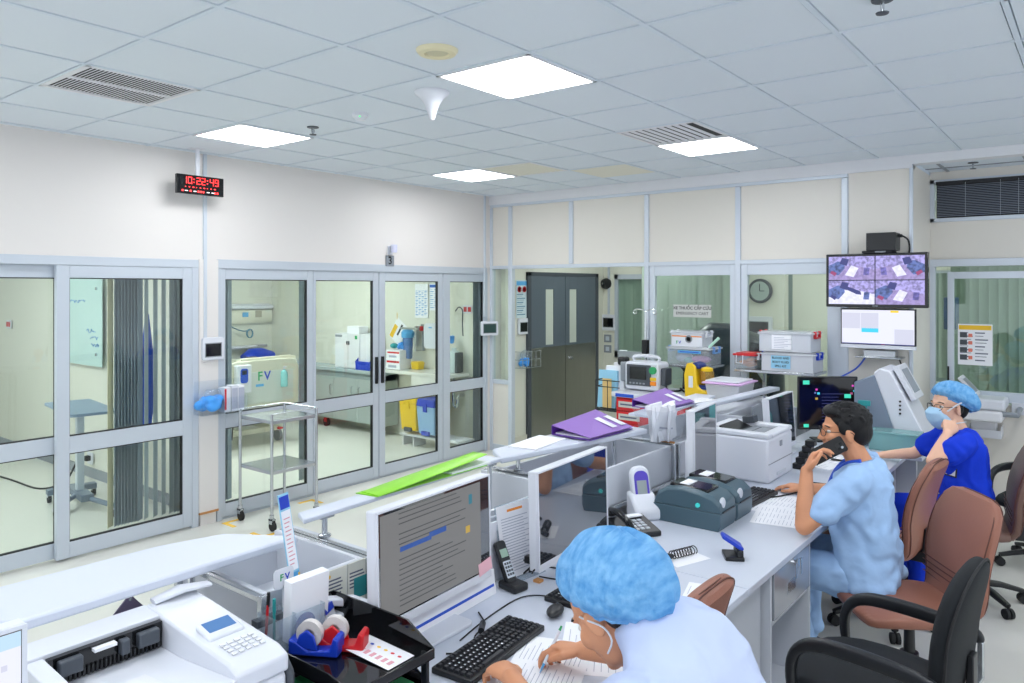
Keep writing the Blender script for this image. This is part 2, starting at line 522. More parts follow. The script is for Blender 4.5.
# door assemblies in the left wall
def leaf(name, n, y0, y1, x, st_l, st_r, z0=.02, z1=2.10, top=.09, mid0=.76, mid1=.88, bot=.11):
    f = B()
    f.box(x - .045, y0, z0, x, y0 + st_l, z1).box(x - .045, y1 - st_r, z0, x, y1, z1)
    ya, yb = y0 + st_l, y1 - st_r
    f.box(x - .044, ya, z1 - top, x - .001, yb, z1).box(x - .044, ya, mid0, x - .001, yb, mid1).box(x - .044, ya, z0, x - .001, yb, z0 + bot)
    o = struct(f.build(name, ALU, bevel=.003))
    g = B()
    k = B()
    for a, b_ in ((mid1, z1 - top), (z0 + bot, mid0)):
        g.box(x - .027, y0 + st_l, a, x - .021, y1 - st_r, b_)
        t = .007
        for p in ((y0 + st_l, a, y1 - st_r, a + t), (y0 + st_l, b_ - t, y1 - st_r, b_), (y0 + st_l, a, y0 + st_l + t * .6, b_), (y1 - st_r - t, a, y1 - st_r, b_)):
            k.box(x - .04, p[0], p[1], x - .008, p[2], p[3])
    gg = g.build('pane', GLASS, o, smooth=False)
    k.build('gasket', GASKET, o, smooth=False)
    return o
leaf('door_1', 1, 2.150, 3.145, XL + .0, .085, .075)
leaf('door_2', 2, 0.90, 2.23, XL - .055, .085, .06)
leaf('window_7', 7, 3.40, 4.33, XL - .01, .045, .062)
d3 = leaf('door_3', 3, 4.335, 5.135, XL - .01, .03, .07)
d4 = leaf('door_4', 4, 5.145, 6.075, XL - .01, .08, .07)
leaf('window_8', 8, 6.085, 6.80, XL - .01, .11, .03)
for d, y in ((d3, 5.10), (d4, 5.18)):
    B().box(XL - .012, y - .014, .97, XL + .012, y + .014, 1.24).build('pull_handle', BLACK, d, bevel=.004)
f = B()
f.box(XL - .15, .2, 2.10, XL + .005, 3.20, 2.165).box(XL - .15, 3.145, 0, XL + .004, 3.20, 2.12)
f.box(XL - .15, 3.36, 2.10, XL + .005, 6.82, 2.175).box(XL - .15, 3.36, 0, XL + .004, 3.405, 2.12).box(XL - .15, 6.795, 0, XL + .006, 6.83, 2.12)
f.box(XL - .15, 2.2, 0, XL - .06, 3.2, .012)
f.box(XL - .15, 3.4, 0, XL - .02, 6.82, .014)
struct(f.build('trim_4', ALU, bevel=.003))

# steel double door in the hall
f = B(); f.box(-5.71, 7.50, 0, -5.66, 7.565, 2.14).box(-5.71, 9.09, 0, -5.66, 9.16, 2.14).box(-5.71, 7.50, 2.09, -5.66, 9.16, 2.14)
fo = struct(f.build('door_5_frame', DGREY, bevel=.003))
DOORG = mat('grey_door_paint', (92, 102, 112), 0.4, var=0.03)
PALEG = mat('pale_vision_panel', (200, 206, 196), 0.3, var=.02)  # one plain pale colour for the opaque panels
for k, (a, b_, v0, v1) in enumerate(((7.57, 8.325, 7.88, 8.06), (8.335, 9.085, 8.30 + .13, 8.61))):
    d = struct(B().box(-5.70, a, 1.17, -5.665, v0, 2.09).box(-5.70, v1, 1.17, -5.665, b_, 2.09).box(-5.70, v0, 1.92, -5.665, v1, 2.09).box(-5.70, v0, 1.17, -5.665, v1, 1.20).build('door_%d' % (6 + k), DOORG, bevel=.002))
    B().box(-5.699, a, .03, -5.664, b_, 1.172).build('kick_plate', STEELD, d)
    B().box(-5.69, v0, 1.2, -5.676, v1, 1.92).build('vision_panel', PALEG, d)
    if k: 
        B().lathe([(.02, 0), (.02, .012), (.012, .02), (.012, .04), (.022, .045), (.02, .06)], n=14, M=Matrix.Translation((-5.665, a + .07, 1.0)) @ Matrix.Rotation(pi / 2, 4, 'Y')).build('door_knob', STEEL, d)

# ceiling lights
def ceiling_light(i, j, label):
    x, y = GX + T * i + .3, GY + T * j + .3
    t = thing('ceiling_light', label, 'ceiling light', (x, y, H), group='square ceiling lights')
    f = B()
    for a in (-1, 1):
        f.box(a * .29 - .008, -.298, -.008, a * .29 + .008, .298, .03).box(-.298, a * .29 - .008, -.008, .298, a * .29 + .008, .03)
    f.build('light_frame', WHITEM, t)
    B().box(-.283, -.283, -.003, .283, .283, .02).build('diffuser', LAMPM, t, smooth=False)
    return t
LL = {(0, 2): 'largest bright square ceiling light, beside the cream round ceiling speaker', (-4, 2): 'bright square ceiling light nearest the red digital clock',
      (-4, 6): 'bright square ceiling light with soft stripes in the far corner of the room', (0, 6): 'bright square ceiling light beside the black-slotted louvre vent', (4, 2): 'square ceiling light only just cut by the top right corner of the photo'}
for (i, j) in LIGHTS:
    ceiling_light(i, j, LL.get((i, j), 'square ceiling light outside the view, over the staff side of the room'))
for x, y in ((-8.2, 1.6), (-8.2, 5.2), (-6.9, 3.0 - 2.6), (-7.2, 4.6)):  # unseen lamps, added to brighten the glazed rooms
    t = thing('added_room_light', 'added ceiling light of a glazed room, out of view', 'ceiling light', (x, y, 2.88), group='added ceiling lights of the glazed rooms')
    B().box(-.3, -.3, -.03, .3, .3, 0).build('light_frame', WHITEM, t)
    B().box(-.28, -.28, -.036, .28, .28, -.03).build('diffuser', ROOMLAMP, t)
for x, y in ((-4.6, 8.2), (-2.2, 8.2), (.2, 8.7)):  # unseen lamps, added so the hall is lit
    t = thing('added_hall_light', 'added ceiling light of the hall behind the partition, out of view', 'ceiling light', (x, y, 2.9), group='added ceiling lights of the hall')
    B().box(-.3, -.3, -.03, .3, .3, 0).build('light_frame', WHITEM, t)
    B().box(-.28, -.28, -.036, .28, .28, -.03).build('diffuser', HALLLAMP, t)

# vents and small ceiling devices
def vent(i, j, label, kind):
    x, y = GX + T * i + .3, GY + T * j + .3
    t = thing('ceiling_vent', label, 'air vent', (x, y, H), group='ceiling air vents')
    f = B()
    for a in (-1, 1):
        f.box(a * .285 - .013, -.298, -.006, a * .285 + .013, .298, .02).box(-.298, a * .285 - .013, -.006, .298, a * .285 + .013, .02)
    if kind == 'bars': f.box(-.014, -.28, -.005, .014, .28, .02)
    f.build('vent_frame', WHITEM, t, bevel=.002)
    B().box(-.28, -.28, .004, .28, .28, .026).build('dark_duct', BLACKM if kind != 'pale' else MGREY, t, smooth=False)
    s = B()
    if kind == 'bars':
        for k in range(28):
            yy = -.265 + k * .53 / 27
            s.box(-.272, yy - .003, -.002, -.014, yy + .003, 0).box(.014, yy - .003, -.002, .272, yy + .003, 0)
    elif kind == 'louvre':
        # half of the cell a pale deflector, half curved black blades
        for k in range(9):
            xx = -.26 + k * .055
            s.prism([(xx, -.004), (xx + .010, -.004), (xx + .026, .003), (xx + .016, .003)], -.27, .27, 'y')
    else:
        for k in range(10):
            xx = -.26 + k * .056
            s.prism([(xx, -.004), (xx + .03, -.004), (xx + .045, .003), (xx + .03, .003)], -.27, .27, 'y')
    s.build('blades', WHITEM if kind != 'pale' else OFFW, t)
    return t
vent(-3, 0, 'white ceiling vent with two rows of fine dark slots', 'bars')
vent(0, 5, 'louvred black-slotted ceiling vent beside the square light', 'louvre')
vent(-3, 6, 'dull beige louvred ceiling vent touching the far corner light', 'pale')
x, y = GX + T * -2 + .3, GY + T * 7 + .3
tag(B().box(-.29, -.29, -.004, .29, .29, .02).build('ceiling_access_panel', OFFW, loc=(x, y, H), bevel=.003), 'plain off-white access panel in the far part of the ceiling', 'ceiling panel')
t = thing('ceiling_speaker', 'round cream ceiling speaker near the largest ceiling light', 'ceiling speaker', (-2.405, 2.49, H))
CREAM = mat('cream_plastic', (228, 220, 184), 0.5)
B().lathe([(.0, -.012), (.055, -.012), (.06, -.022), (.085, -.02), (.095, -.008), (.097, .0)]).build('rim', CREAM, t)
B().lathe([(.0, -.016), (.05, -.015), (.054, -.01)]).build('grille', mat('speaker_grille', (206, 200, 168), .7), t)
tag(B().lathe([(.0, -.16), (.012, -.158), (.02, -.14), (.028, -.11), (.042, -.07), (.066, -.035), (.094, -.014), (.098, -.004), (.098, 0)], n=32).build('ceiling_antenna', WHITE, loc=(-2.942, 3.006, H)), 'white trumpet-shaped antenna dome under the ceiling', 'antenna')
t = thing('smoke_detector', 'small white smoke detector with green light on the ceiling', 'smoke detector', (-3.66, 3.10, H))
B().lathe([(.0, -.042), (.03, -.042), (.036, -.028), (.05, -.02), (.052, 0)]).build('housing', WHITE, t)
B().ell((.03, -.03, -.026), (.005, .005, .004), 8, 6).build('green_lamp', mat('green_led', (60, 220, 120), .4, emit=(60, 230, 120), es=1.5), t)
def sprinkler(x, y, z, label):
    t = thing('sprinkler_head', label, 'sprinkler', (x, y, z), group='ceiling sprinklers')
    B().lathe([(.0, -.006), (.038, -.006), (.04, 0)]).build('rosette', DGREY, t)
    b = B().cyl((0, 0, -.006), (0, 0, -.05), .008, .006)
    for a in (-1, 1): b.tube([(0, a * .006, -.01), (0, a * .014, -.025), (0, a * .006, -.045)], .0025, 6)
    b.build('nozzle', STEEL, t)
    B().lathe([(.0, -.056), (.022, -.055), (.024, -.05), (.0, -.049)], n=16).build('deflector', DGREY, t)
sprinkler(-4.216, 3.158, H, 'small dark sprinkler head beside the ceiling light nearest the clock')
sprinkler(-.66, 3.10, H, 'dark sprinkler head at the top edge of the ceiling, right of the largest light')
sprinkler(-.86, 7.30, 2.985, 'dark sprinkler head in the lowered ceiling above the black blind')

# ================================================================ fixtures on the left wall
SEG = {'0': 'abcdef', '1': 'bc', '2': 'abged', '3': 'abgcd', '4': 'fgbc', '5': 'afgcd', '6': 'afgcde', '7': 'abc', '8': 'abcdefg', '9': 'abcdfg'}
def seg7(b, ch, y, z, w, h, x):
    t = w * .2
    R = {'a': (y, z + h - t, y + w, z + h), 'd': (y, z, y + w, z + t), 'g': (y, z + h / 2 - t / 2, y + w, z + h / 2 + t / 2),
         'f': (y, z + h / 2, y + t, z + h), 'e': (y, z, y + t, z + h / 2), 'b': (y + w - t, z + h / 2, y + w, z + h), 'c': (y + w - t, z, y + w, z + h / 2)}
    g = t * .18
    for k in SEG[ch]:
        a = R[k]; b.box(x, a[0] + g, a[1] + g, x + .001, a[2] - g, a[3] - g)

t = thing('digital_wall_clock', 'black digital clock with red digits hanging from the ceiling', 'clock', (-5.60, 3.12, 2.745))
B().box(-.02, -.195, -.075, .012, .195, .075).build('case', GLOSSB, t, bevel=.004)
b = B()
for ch, y in (('1', -.150), ('0', -.108), ('2', -.038), ('2', .004), ('4', .074), ('9', .116)):
    seg7(b, ch, y, .004, .034, .055, .0125)
for y in (-.058, .054):
    for z in (.018, .042): b.box(.0125, y - .004, z - .004, .0135, y + .004, z + .004)
b.build('time_digits', LEDR, t, smooth=False)
b = B()
for k in range(9): b.box(.0125, -.13 + k * .03, -.024, .0135, -.124 + k * .03 + (k % 3) * .004, -.017)
for y in (-.15, -.085, -.02, .0, .02, .12, .14): b.box(.0125, y - .007, -.058, .0135, y + .007, -.044)
b.build('date_digits', LEDR, t, smooth=False)
b = B()
for y in (-.12, -.05, .06, .1): b.box(.0125, y - .012, -.054, .0135, y + .012, -.048)
b.build('white_marks', LEDW, t, smooth=False)
b = B().box(-.012, -.035, .075, .004, -.005, .285).box(-.04, -.09, .279, .03, .03, .285)
b.build('ceiling_bracket', WHITE, t, bevel=.002)
struct(B().box(XL, 3.235, 1.53, XL + .022, 3.263, 3.03).build('trim_5', ALUL, bevel=.003))
struct(B().box(XL, 6.76, 1.6, XL + .02, 6.785, 3.03).build('trim_6', ALUL, bevel=.003))

def wall_terminal(label, loc, w, h, rz=0, dark=GLOSSB, sx=.72, sz=.55, dz=.0):
    t = thing('wall_terminal', label, 'wall terminal', loc, rz=rz, group='white wall terminals with dark screens')
    B().prism(rrect(-w / 2, -h / 2, w / 2, h / 2, .018), 0, .03, 'x').build('housing', WHITE, t, bevel=.004)
    B().box(.028, -w * sx / 2, -h * sz / 2 + dz, .032, w * sx / 2, h * sz / 2 + dz).build('screen', dark, t, bevel=.001)
    B().box(.029, -w * sx / 2 - .008, -h * sz / 2 - .008 + dz, .0305, w * sx / 2 + .008, h * sz / 2 + .008 + dz).build('screen_bezel', MGREY, t)
    return t
wall_terminal('white wall terminal with black screen on the pier between the two glazed doors', (XL + .016, 3.305, 1.44), .185, .185, dz=-.01)
GSCR = mat('green_grey_screen', (52, 78, 74), .15)
wall_terminal('white wall terminal with dark green screen on the corner post', (XL + .05, 6.80, 1.46), .22, .17, rz=radians(-25), dark=GSCR, sz=.6)

t = thing('wall_bracket_light', 'small white signal lamp above the number plate over the glazed doors', 'signal lamp', (XL, 5.28, 2.32))
B().box(0, -.035, -.04, .01, .035, .05).box(.01, -.01, -.02, .05, .01, .0).build('wall_plate', WHITE, t, bevel=.002)
B().lathe([(.0, -.05), (.03, -.05), (.034, -.03), (.034, .03), (.0, .032)], (.06, 0, .03)).build('lamp_head', mat('lavender_lamp', (206, 208, 232), .3), t)
t = thing('number_plate', 'grey plate with black number 3 over the glazed doors', 'sign', (XL + .006, 5.27, 2.215))
B().box(0, -.055, -.055, .008, .055, .055).build('plate', MGREY, t, bevel=.001)
text('3', 'numeral', INKD, t, .11, face(.009, 0, 0, '+x'), bold=True)

GLOVE = mat('blue_gloves', (70, 160, 244), .5, var=.12, scale=30)
def glove_bag(t, M=None, r=.075):
    b = B()
    for k in range(16):
        a = k * 2.4
        b.ell((.0 + r * .35 * cos(a), r * .75 * sin(a) * (.4 + .6 * ((k * 7) % 5) / 5), -.03 + .012 * (k % 6)), (r * .35, r * .42, r * .3), 10, 7, M=M)
    return b.build('blue_gloves', GLOVE, t, remesh=.008, soft=2)
t = thing('glove_holder', 'clear wall holder with blue gloves and glove cartons by the first doors', 'glove holder', (XL + .02, 3.35, 1.04))
b = B()
b.box(0, -.2, -.12, .004, .2, .14).box(0, -.2, -.124, .13, .2, -.12).box(.126, -.2, -.12, .13, .2, .0)
for y in (-.2, -.005, .196): b.box(0, y, -.12, .13, y + .004, .02)
b.build('acrylic_tray', glassmat('clear_sheet', (250, 252, 254), .8), t, smooth=False)
g = glove_bag(t, Matrix.Translation((.065, -.1, -.035)), .125)
b = B()
for k in range(5): b.ell((.07 + .01 * k % .03, -.12 + .02 * k, .03), (.03, .035, .05), 8, 6)
b.build('clear_bag', CLEARG, t, remesh=.012, soft=2)
for k, (y, h, m) in enumerate(((.03, .2, WHITE), (.095, .21, WHITE), (.155, .205, PAPER))):
    c = B().box(.02, y - .028, -.118, .11, y + .028, -.118 + h).build('glove_carton', m, t, bevel=.002)
    B().box(.1105, y - .026, -.1, .1115, y + .026 - .036 * (k == 0), .07).build('red_print', RED if k == 0 else INKL, c)

# yellow tape corners on the floor round the steel trolley
for x, y, a, b_, lab in ((-5.70, 3.36, 1, 1, 'yellow tape corner on the floor nearest the pier'), (-5.12, 3.36, -1, 1, 'yellow tape corner on the floor half hidden by the white shelf'),
                         (-5.70, 4.26, 1, -1, 'yellow tape corner on the floor beyond the steel trolley')):
    o = B().box(0, 0, 0, a * .17, b_ * .035, .002).box(0, b_ * .035, 0, a * .035, b_ * .16, .002).build('floor_tape', TAPEY, loc=(x, y, .0005), smooth=False)
    tag(o, lab, 'floor tape', 'yellow floor tape corners')

# steel trolley
t = thing('steel_trolley', 'two-tier stainless steel trolley standing before the glazed doors', 'trolley', (-5.425, 3.715, 0))
HX, HY = .225, .215
for sx in (-1, 1):
    for sy in (-1, 1):
        lg = B().cyl((sx * HX, sy * HY, .10), (sx * HX, sy * HY, .93), .0125).build('leg', STEEL, t)
        c = B().cyl((sx * HX + .012, sy * HY - .011, .042), (sx * HX + .012, sy * HY + .011, .042), .04, n=20).build('caster_wheel', BLACKM, lg)
        b = B().box(sx * HX - .02, sy * HY - .018, .06, sx * HX + .025, sy * HY - .013, .1).box(sx * HX - .02, sy * HY + .013, .06, sx * HX + .025, sy * HY + .018, .1).box(sx * HX - .02, sy * HY - .018, .088, sx * HX + .025, sy * HY + .018, .1).cyl((sx * HX, sy * HY, .095), (sx * HX, sy * HY, .13), .018)
        b.build('caster_fork', STEEL, lg)
for nm, z in (('top_shelf', .878), ('lower_shelf', .474)):
    B().box(-HX, -HY, z - .03, HX, HY, z).build(nm, STEEL, t, bevel=.004)
b = B()
b.tube([(-HX, -HY, .93), (-HX, HY, .93), (HX, HY, .93)], .005, 8).tube([(HX, HY, .93), (HX, -HY + .0, .93)], .005, 8)
b.build('guard_rail', STEEL, t)

# ================================================================ room behind the first doors
def slat(b, x, y, z0, z1, w, ang):
    d = Vector((cos(ang), sin(ang), 0)) * w / 2
    n = Vector((-sin(ang), cos(ang), 0)) * .0012
    bow = n * 6
    P = [(-d), Vector((0, 0, 0)) + bow, d]
    poly = [(p.x + n.x, p.y + n.y) for p in P] + [(p.x - n.x, p.y - n.y) for p in P[::-1]]
    b.prism([(x + p[0], y + p[1]) for p in poly], z0, z1, 'z')
SLATG = mat('blind_slat_grey', (146, 160, 174), .6, var=.05)
SLATL = mat('blind_slat_light', (186, 198, 206), .6, var=.04)
SLATP = mat('blind_slat_pale_green', (168, 184, 172), .6, var=.05)
def blind(name, label, loc, items, z0, z1, mt, axis='y', rail=None, seam=None, group=None):
    """items: (offset, angle) of each slat along the rail"""
    t = thing(name, label, 'vertical blind', loc, group=group)
    for k, (o_, a) in enumerate(items):
        b = B()
        if axis == 'y': slat(b, 0, o_, z0, z1, .085, a)
        else: slat(b, o_, 0, z0, z1, .085, a)
        s = b.build('slat', mt if not callable(mt) else mt(k), t)
    if rail:
        b = B()
        if axis == 'y': b.box(-.02, rail[0], z1, .02, rail[1], z1 + .03)
        else: b.box(rail[0], -.02, z1, rail[1], .02, z1 + .03)
        b.build('head_rail', ALUL, t)
    return t
it = [(2.70, 2.25)] + [(2.752 + k * .026, 2.22 + .03 * (k % 3)) for k in range(8)] + [(2.985, 2.35), (3.06, 2.3), (3.13, 2.3), (3.20, 2.2), (3.245, 2.1), (3.275, 2.1)]
t = blind('vertical_blind', 'grey vertical blind half drawn behind the first glazed door', (-6.2, 0, 0), it, .035, 2.12, lambda k: BEIGE if k == 0 else (SLATG if k < 9 or k > 12 else SLATL), rail=(2.5, 3.3), group='vertical blinds of the glazed rooms')
t = blind('vertical_blind', 'dark grey vertical blind bunched at the near end of the second glazed front', (-6.2, 0, 0), [(3.585 + k * .03, 2.2) for k in range(6)], .03, 2.12, SLATG, rail=(3.5, 4.0), group='vertical blinds of the glazed rooms')
t = blind('vertical_blind', 'narrow bunch of grey slats beside the bed footboard', (-6.25, 0, 0), [(4.53 + k * .03, 2.2) for k in range(3)], .03, 2.12, SLATL, rail=(4.4, 4.7), group='vertical blinds of the glazed rooms')
t = blind('vertical_blind', 'dark grey vertical blind bunched in the far corner pane', (-5.865, 0, 0), [(6.70 + k * .028, 2.0) for k in range(5)], .03, 2.12, SLATG, rail=(6.66, 6.86), group='vertical blinds of the glazed rooms')
b = B().loft([(0, 0, 0), (0, .0, -.3), (-.01, .01, -.7), (0, 0, -1.0)], [(.01, .015), (.02, .05), (.025, .06), (.015, .03)], n=12)
tag(b.build('hanging_cloth', BLUEP, loc=(-6.26, 3.02, 1.72)), 'long dark blue cloth hanging behind the grey blind', 'cloth')
struct(B().box(-6.10, 3.36, 0, -6.02, 3.47, 2.9).build('wall_between_rooms_end', BEIGE, smooth=False))

t = thing('glass_board', 'glass writing board with blue handwriting on the room wall', 'writing board', (-8.36, 3.345, 1.6))
B().box(-.56, -.03, -.45, .56, -.022, .45).build('glass_sheet', mat('frosted_board', (192, 220, 216), .12, var=.03), t)
BLUEINK = mat('blue_marker', (70, 130, 200), .6)
b = B()
random.seed(3)
def scribble(b, x, y, z, w, h, n, r=.003):
    p = []
    for k in range(n):
        p.append((x + w * k / n, y, z + random.uniform(-h, h)))
    b.tube(p, r, 5)
scribble(b, -.5, -.032, .2, .7, .02, 34)
scribble(b, .22, -.032, -.1, .22, .025, 12)
scribble(b, .3, -.032, -.17, .2, .02, 12); scribble(b, .33, -.032, -.24, .18, .02, 12)
b.build('handwriting', BLUEINK, t)
for x, z in ((.45, .33), (.45, -.33), (-.45, .33), (-.45, -.33)): B().cyl((x, -.045, z), (x, -.0, z), .014, n=12).build('stand_off_screw', STEEL, t)
def wall_socket(label, loc, side, n=2):
    t = thing('red_wall_socket', label, 'socket', loc, group='red wall sockets', rz=0 if side == '-y' else pi / 2)
    B().box(-.075, -.012, -.05, .075, 0, .05).build('cover_plate', WHITE, t, bevel=.003)
    for k in range(n):
        x = (k - (n - 1) / 2) * .068
        B().box(x - .025, -.017, -.03, x + .025, -.011, .03).build('red_outlet', RED, t, bevel=.003)
wall_socket('double red wall socket far left, behind the first glass door', (-10.37, 3.345, 1.50), '-y')
wall_socket('single red wall socket beside the bed head unit', (-9.45, YB, 1.66), '-y', 1)
wall_socket('double red wall socket above the sink in the far room corner', (-6.13, YB, 1.675), '-y')
t = thing('power_plug', 'black plug with cable in the low socket under the glass board', 'plug', (-8.12, 3.345, .2))
B().box(-.06, -.012, -.06, .06, 0, .06).build('socket_plate', WHITE, t, bevel=.003)
B().box(-.03, -.06, -.02, .03, -.012, .03).build('plug_body', BLACKM, t, bevel=.006)
B().tube([(0, -.06, .0), (0.03, -.15, -.02), (.15, -.3, -.15), (.1, -.5, -.19), (-.5, -.55, -.19), (-1.4, -.6, -.19), (-2.0, -.4, -.19)], .009, 8, sub=6).build('cable', BLACKM, t)

t = thing('overbed_table', 'overbed table with blue-grey top on a wheeled column', 'table', (-7.15, 2.86, 0), rz=radians(-8))
B().prism(rrect(-.46, -.19, .46, .19, .03), .86, .885, 'z').build('table_top', mat('blue_grey_laminate', (140, 160, 184), .4), t, bevel=.004)
B().box(-.06, -.03, .1, .0, .03, .86).build('column', ALUL, t, bevel=.004)
f = B().box(-.3, -.05, .08, .22, .05, .14).box(-.34, -.2, .07, -.26, .2, .12).cyl((.1, 0, .1), (.55, .12, .09), .022).cyl((.0, -.04, .1), (.25, -.25, .08), .022)
f.build('base_frame', mat('blue_grey_metal', (120, 134, 152), .4, .3), t, bevel=.005)
for x, y in ((-.3, -.18), (-.3, .18), (.25, -.25), (.55, .12)):
    c = B().cyl((x, y - .014, .035), (x, y + .014, .035), .035, n=18).build('caster', BLACKM, t)
    B().box(x - .02, y - .02, .05, x + .02, y + .02, .075).build('caster_cover', WHITE, c)
# ================================================================ room behind the second doors
t = thing('hospital_bed', 'beige hospital bed seen from its footboard behind glass', 'hospital bed', (-9.05, 5.28, 0))
BEDC = mat('bed_beige', (212, 210, 192), .4, var=.02)
P = [(-.48, .50), (.48, .50), (.49, .95), (.45, 1.05), (.36, 1.07), (-.36, 1.07), (-.45, 1.05), (-.49, .95)]
fb = B().prism(P, 1.02, 1.06, 'x').build('footboard', BEDC, t, bevel=.012)
B().box(1.06, -.40, .55, 1.068, .40, .93).build('footboard_inset', mat('bed_panel', (204, 210, 204), .4), fb, bevel=.004)
text('F', 'logo_letter', GREEN, fb, .15, face(1.069, -.07, .87, '+x'), bold=True)
text('V', 'logo_letter', BLUE, fb, .15, face(1.069, .03, .87, '+x'), bold=True)
B().box(1.0685, -.13, .75, 1.0695, -.02, .78).build('small_sticker', SKYB, fb)
b = B().box(1.0, -.30, 1.06, 1.04, .40, 1.10).box(1.0, -.36, .98, 1.04, -.30, 1.09).box(1.0, -.02, 1.0, 1.04, .05, 1.09).box(1.0, .36, .98, 1.04, .46, 1.09)
b.build('hand_rail', BEDC, fb, bevel=.012)
B().prism(P, -1.08, -1.04, 'x').build('headboard', BEDC, t, bevel=.012)
B().prism(rrect(-1.03, -.44, 1.0, .44, .06), .56, .70, 'z').build('mattress', mat('bed_sheet', (224, 228, 232), .8), t, bevel=.03)
b = B().box(-1.0, -.42, .48, 1.0, .42, .54).box(-.9, -.3, .16, .9, -.24, .22).box(-.9, .24, .16, .9, .3, .22)
for x in (-.8, .8):
    b.box(x - .03, -.4, .14, x + .03, .4, .2)
    for y in (-.25, .25): b.cyl((x, y, .2), (x * .6, y, .5), .025)
b.build('bed_frame', BEDC, t, bevel=.004)
for x in (-.8, .8):
    for y in (-.36, .36):
        c = B().cyl((x, y - .02, .075), (x, y + .02, .075), .075, n=22).build('caster_wheel', MGREY, t)
        B().cyl((x, y, .07), (x, y, .17), .02).build('caster_stem', STEEL, c)
B().box(.82, .28, .17, .95, .34, .19).build('red_brake_pedal', RED, t, bevel=.004)
for s in (-1, 1):
    B().box(-.7, s * .47 - .012, .62, .2, s * .47 + .012, .95).build('side_rail', BEDC, t, bevel=.01)
h = B().box(1.07, -.42, .70, 1.13, -.22, 1.03).build('hand_control', WHITE, t, bevel=.012)
B().prism(rrect(-.37, .82, -.27, .99, .03), 1.13, 1.134, 'x').build('control_keypad', BLUEP, h)
B().box(1.134, -.35, .92, 1.136, -.29, .97).build('control_display', BLACK, h)
B().tube([(1.1, -.4, .7), (1.12, -.42, .6), (1.1, -.45, .3), (1.0, -.4, .15)], .008, 8, sub=5).build('cable', BLACKM, h)
t = thing('sanitizer_bottle', 'pale blue pump bottle hanging on the bed footboard', 'bottle', (-7.955, 5.53, .72))
B().lathe([(.0, 0), (.04, 0), (.043, .02), (.043, .16), (.035, .19), (.014, .2), (.014, .215)], n=20).build('bottle_body', mat('pale_teal_bottle', (140, 206, 206), .25), t)
B().cyl((0, 0, .215), (0, 0, .24), .015).box(-.008, -.01, .24, .045, .01, .25).build('pump', WHITE, t)
t = thing('bed_head_unit', 'white wall unit with lamp and sockets above the bed head', 'bed head unit', (-10.25, 6.33, 1.54))
B().prism([(0, -.13), (.06, -.14), (.09, -.08), (.09, .06), (0, .06)], -.55, .52, 'y').build('service_panel', mat('unit_cream', (222, 220, 202), .4), t, bevel=.008)
B().prism([(0, .07), (.12, .08), (.13, .13), (.0, .16)], -.55, .52, 'y').build('lamp_cover', WHITE, t, bevel=.012)
B().box(.09, -.0, -.04, .097, .1, .03).build('gas_outlet', SKYB, t, bevel=.003)
B().box(.09, .22, -.05, .097, .33, .05).build('socket_cover', mat('grey_beige', (170, 166, 146), .5), t, bevel=.003)
b = B().tube([(.09, -.3, -.1), (.12, -.15, -.2), (.11, .0, -.25), (.1, .12, -.24)], .008, 8, sub=5)
b.tube([(.1 + .01 * sin(a * .7), .12 + .05 * cos(a), -.29 + .065 * sin(a)) for a in [k * .5 for k in range(40)]], .007, 6)
b.build('blue_hose', mat('hose_blue_grey', (90, 140, 160), .5), t)
t = thing('wall_rail', 'steel equipment rail on the wall under the bed head unit', 'rail', (-10.25, 6.35, 1.05))
B().box(.03, -.5, -.02, .045, .44, .02).build('rail_bar', STEEL, t)
B().box(0, -.42, -.015, .03, -.38, .015).box(0, .3, -.015, .03, .34, .015).build('rail_bracket', STEEL, t)
B().box(.05, -.25, -.01, .15, .2, .02).build('paper_tray', WHITEM, t, bevel=.003)
B().box(.045, -.42, -.08, .09, -.28, -.02).build('clamp', DGREY, t, bevel=.004)

t = thing('side_counter', 'steel side table with grey top beyond the hospital bed', 'counter', (-9.95, 6.5, 0))
B().box(-.28, -.3, .80, .26, .36, .84).build('top', mat('blue_grey_laminate2', (160, 176, 188), .35), t, bevel=.004)
for x in (-.25, .23):
    for y in (-.26, .32): B().box(x - .015, y - .015, 0, x + .015, y + .015, .8).build('leg', STEEL, t)
t = thing('blue_cushion', 'dark blue rounded cushion on the side table beyond the bed', 'cushion', (-9.95, 6.45, .84))
B().loft([(0, -.22, .06), (0, -.1, .1), (0, .05, .1), (0, .24, .07)], [(.1, .06), (.13, .1), (.13, .1), (.1, .07)], n=16, up=(0, 0, 1)).build('cover', BLUE, t)
B().box(.08, -.25, .0, .14, -.1, .09).build('dark_strap', BLACK, t, bevel=.01)

t = thing('base_cabinet', 'grey wheeled base cabinet under the worktop behind the glazed doors', 'cabinet', (-8.5, 6.72, 0))
CABG = mat('cabinet_grey', (176, 186, 184), .4, var=.02)
B().box(-1.15, -.10, .13, 1.15, .15, .80).build('carcass', CABG, t)
for k, (x0, x1, hx) in enumerate(((-1.14, -.62, -.68), (-.61, .16, .1), (.165, .645, .55), (.65, 1.145, .70))):
    d = B().box(x0, -.125, .14, x1, -.102, .72).build('door', CABG, t, bevel=.003)
    B().tube([(hx, -.125, .47), (hx, -.15, .48), (hx, -.15, .60), (hx, -.125, .61)], .007, 8).build('handle', STEEL, d)
B().box(-1.15, -.13, .72, 1.15, .15, .80).build('top_band', mat('cabinet_band', (150, 162, 164), .4), t)
for x in (-.08, .98):
    c = B().cyl((x, -.08, .06), (x, -.04, .06), .06, n=18).build('caster_wheel', BLACKM, t)
    B().box(x - .03, -.09, .06, x + .03, -.03, .12).build('red_fork', RED, c, bevel=.006)
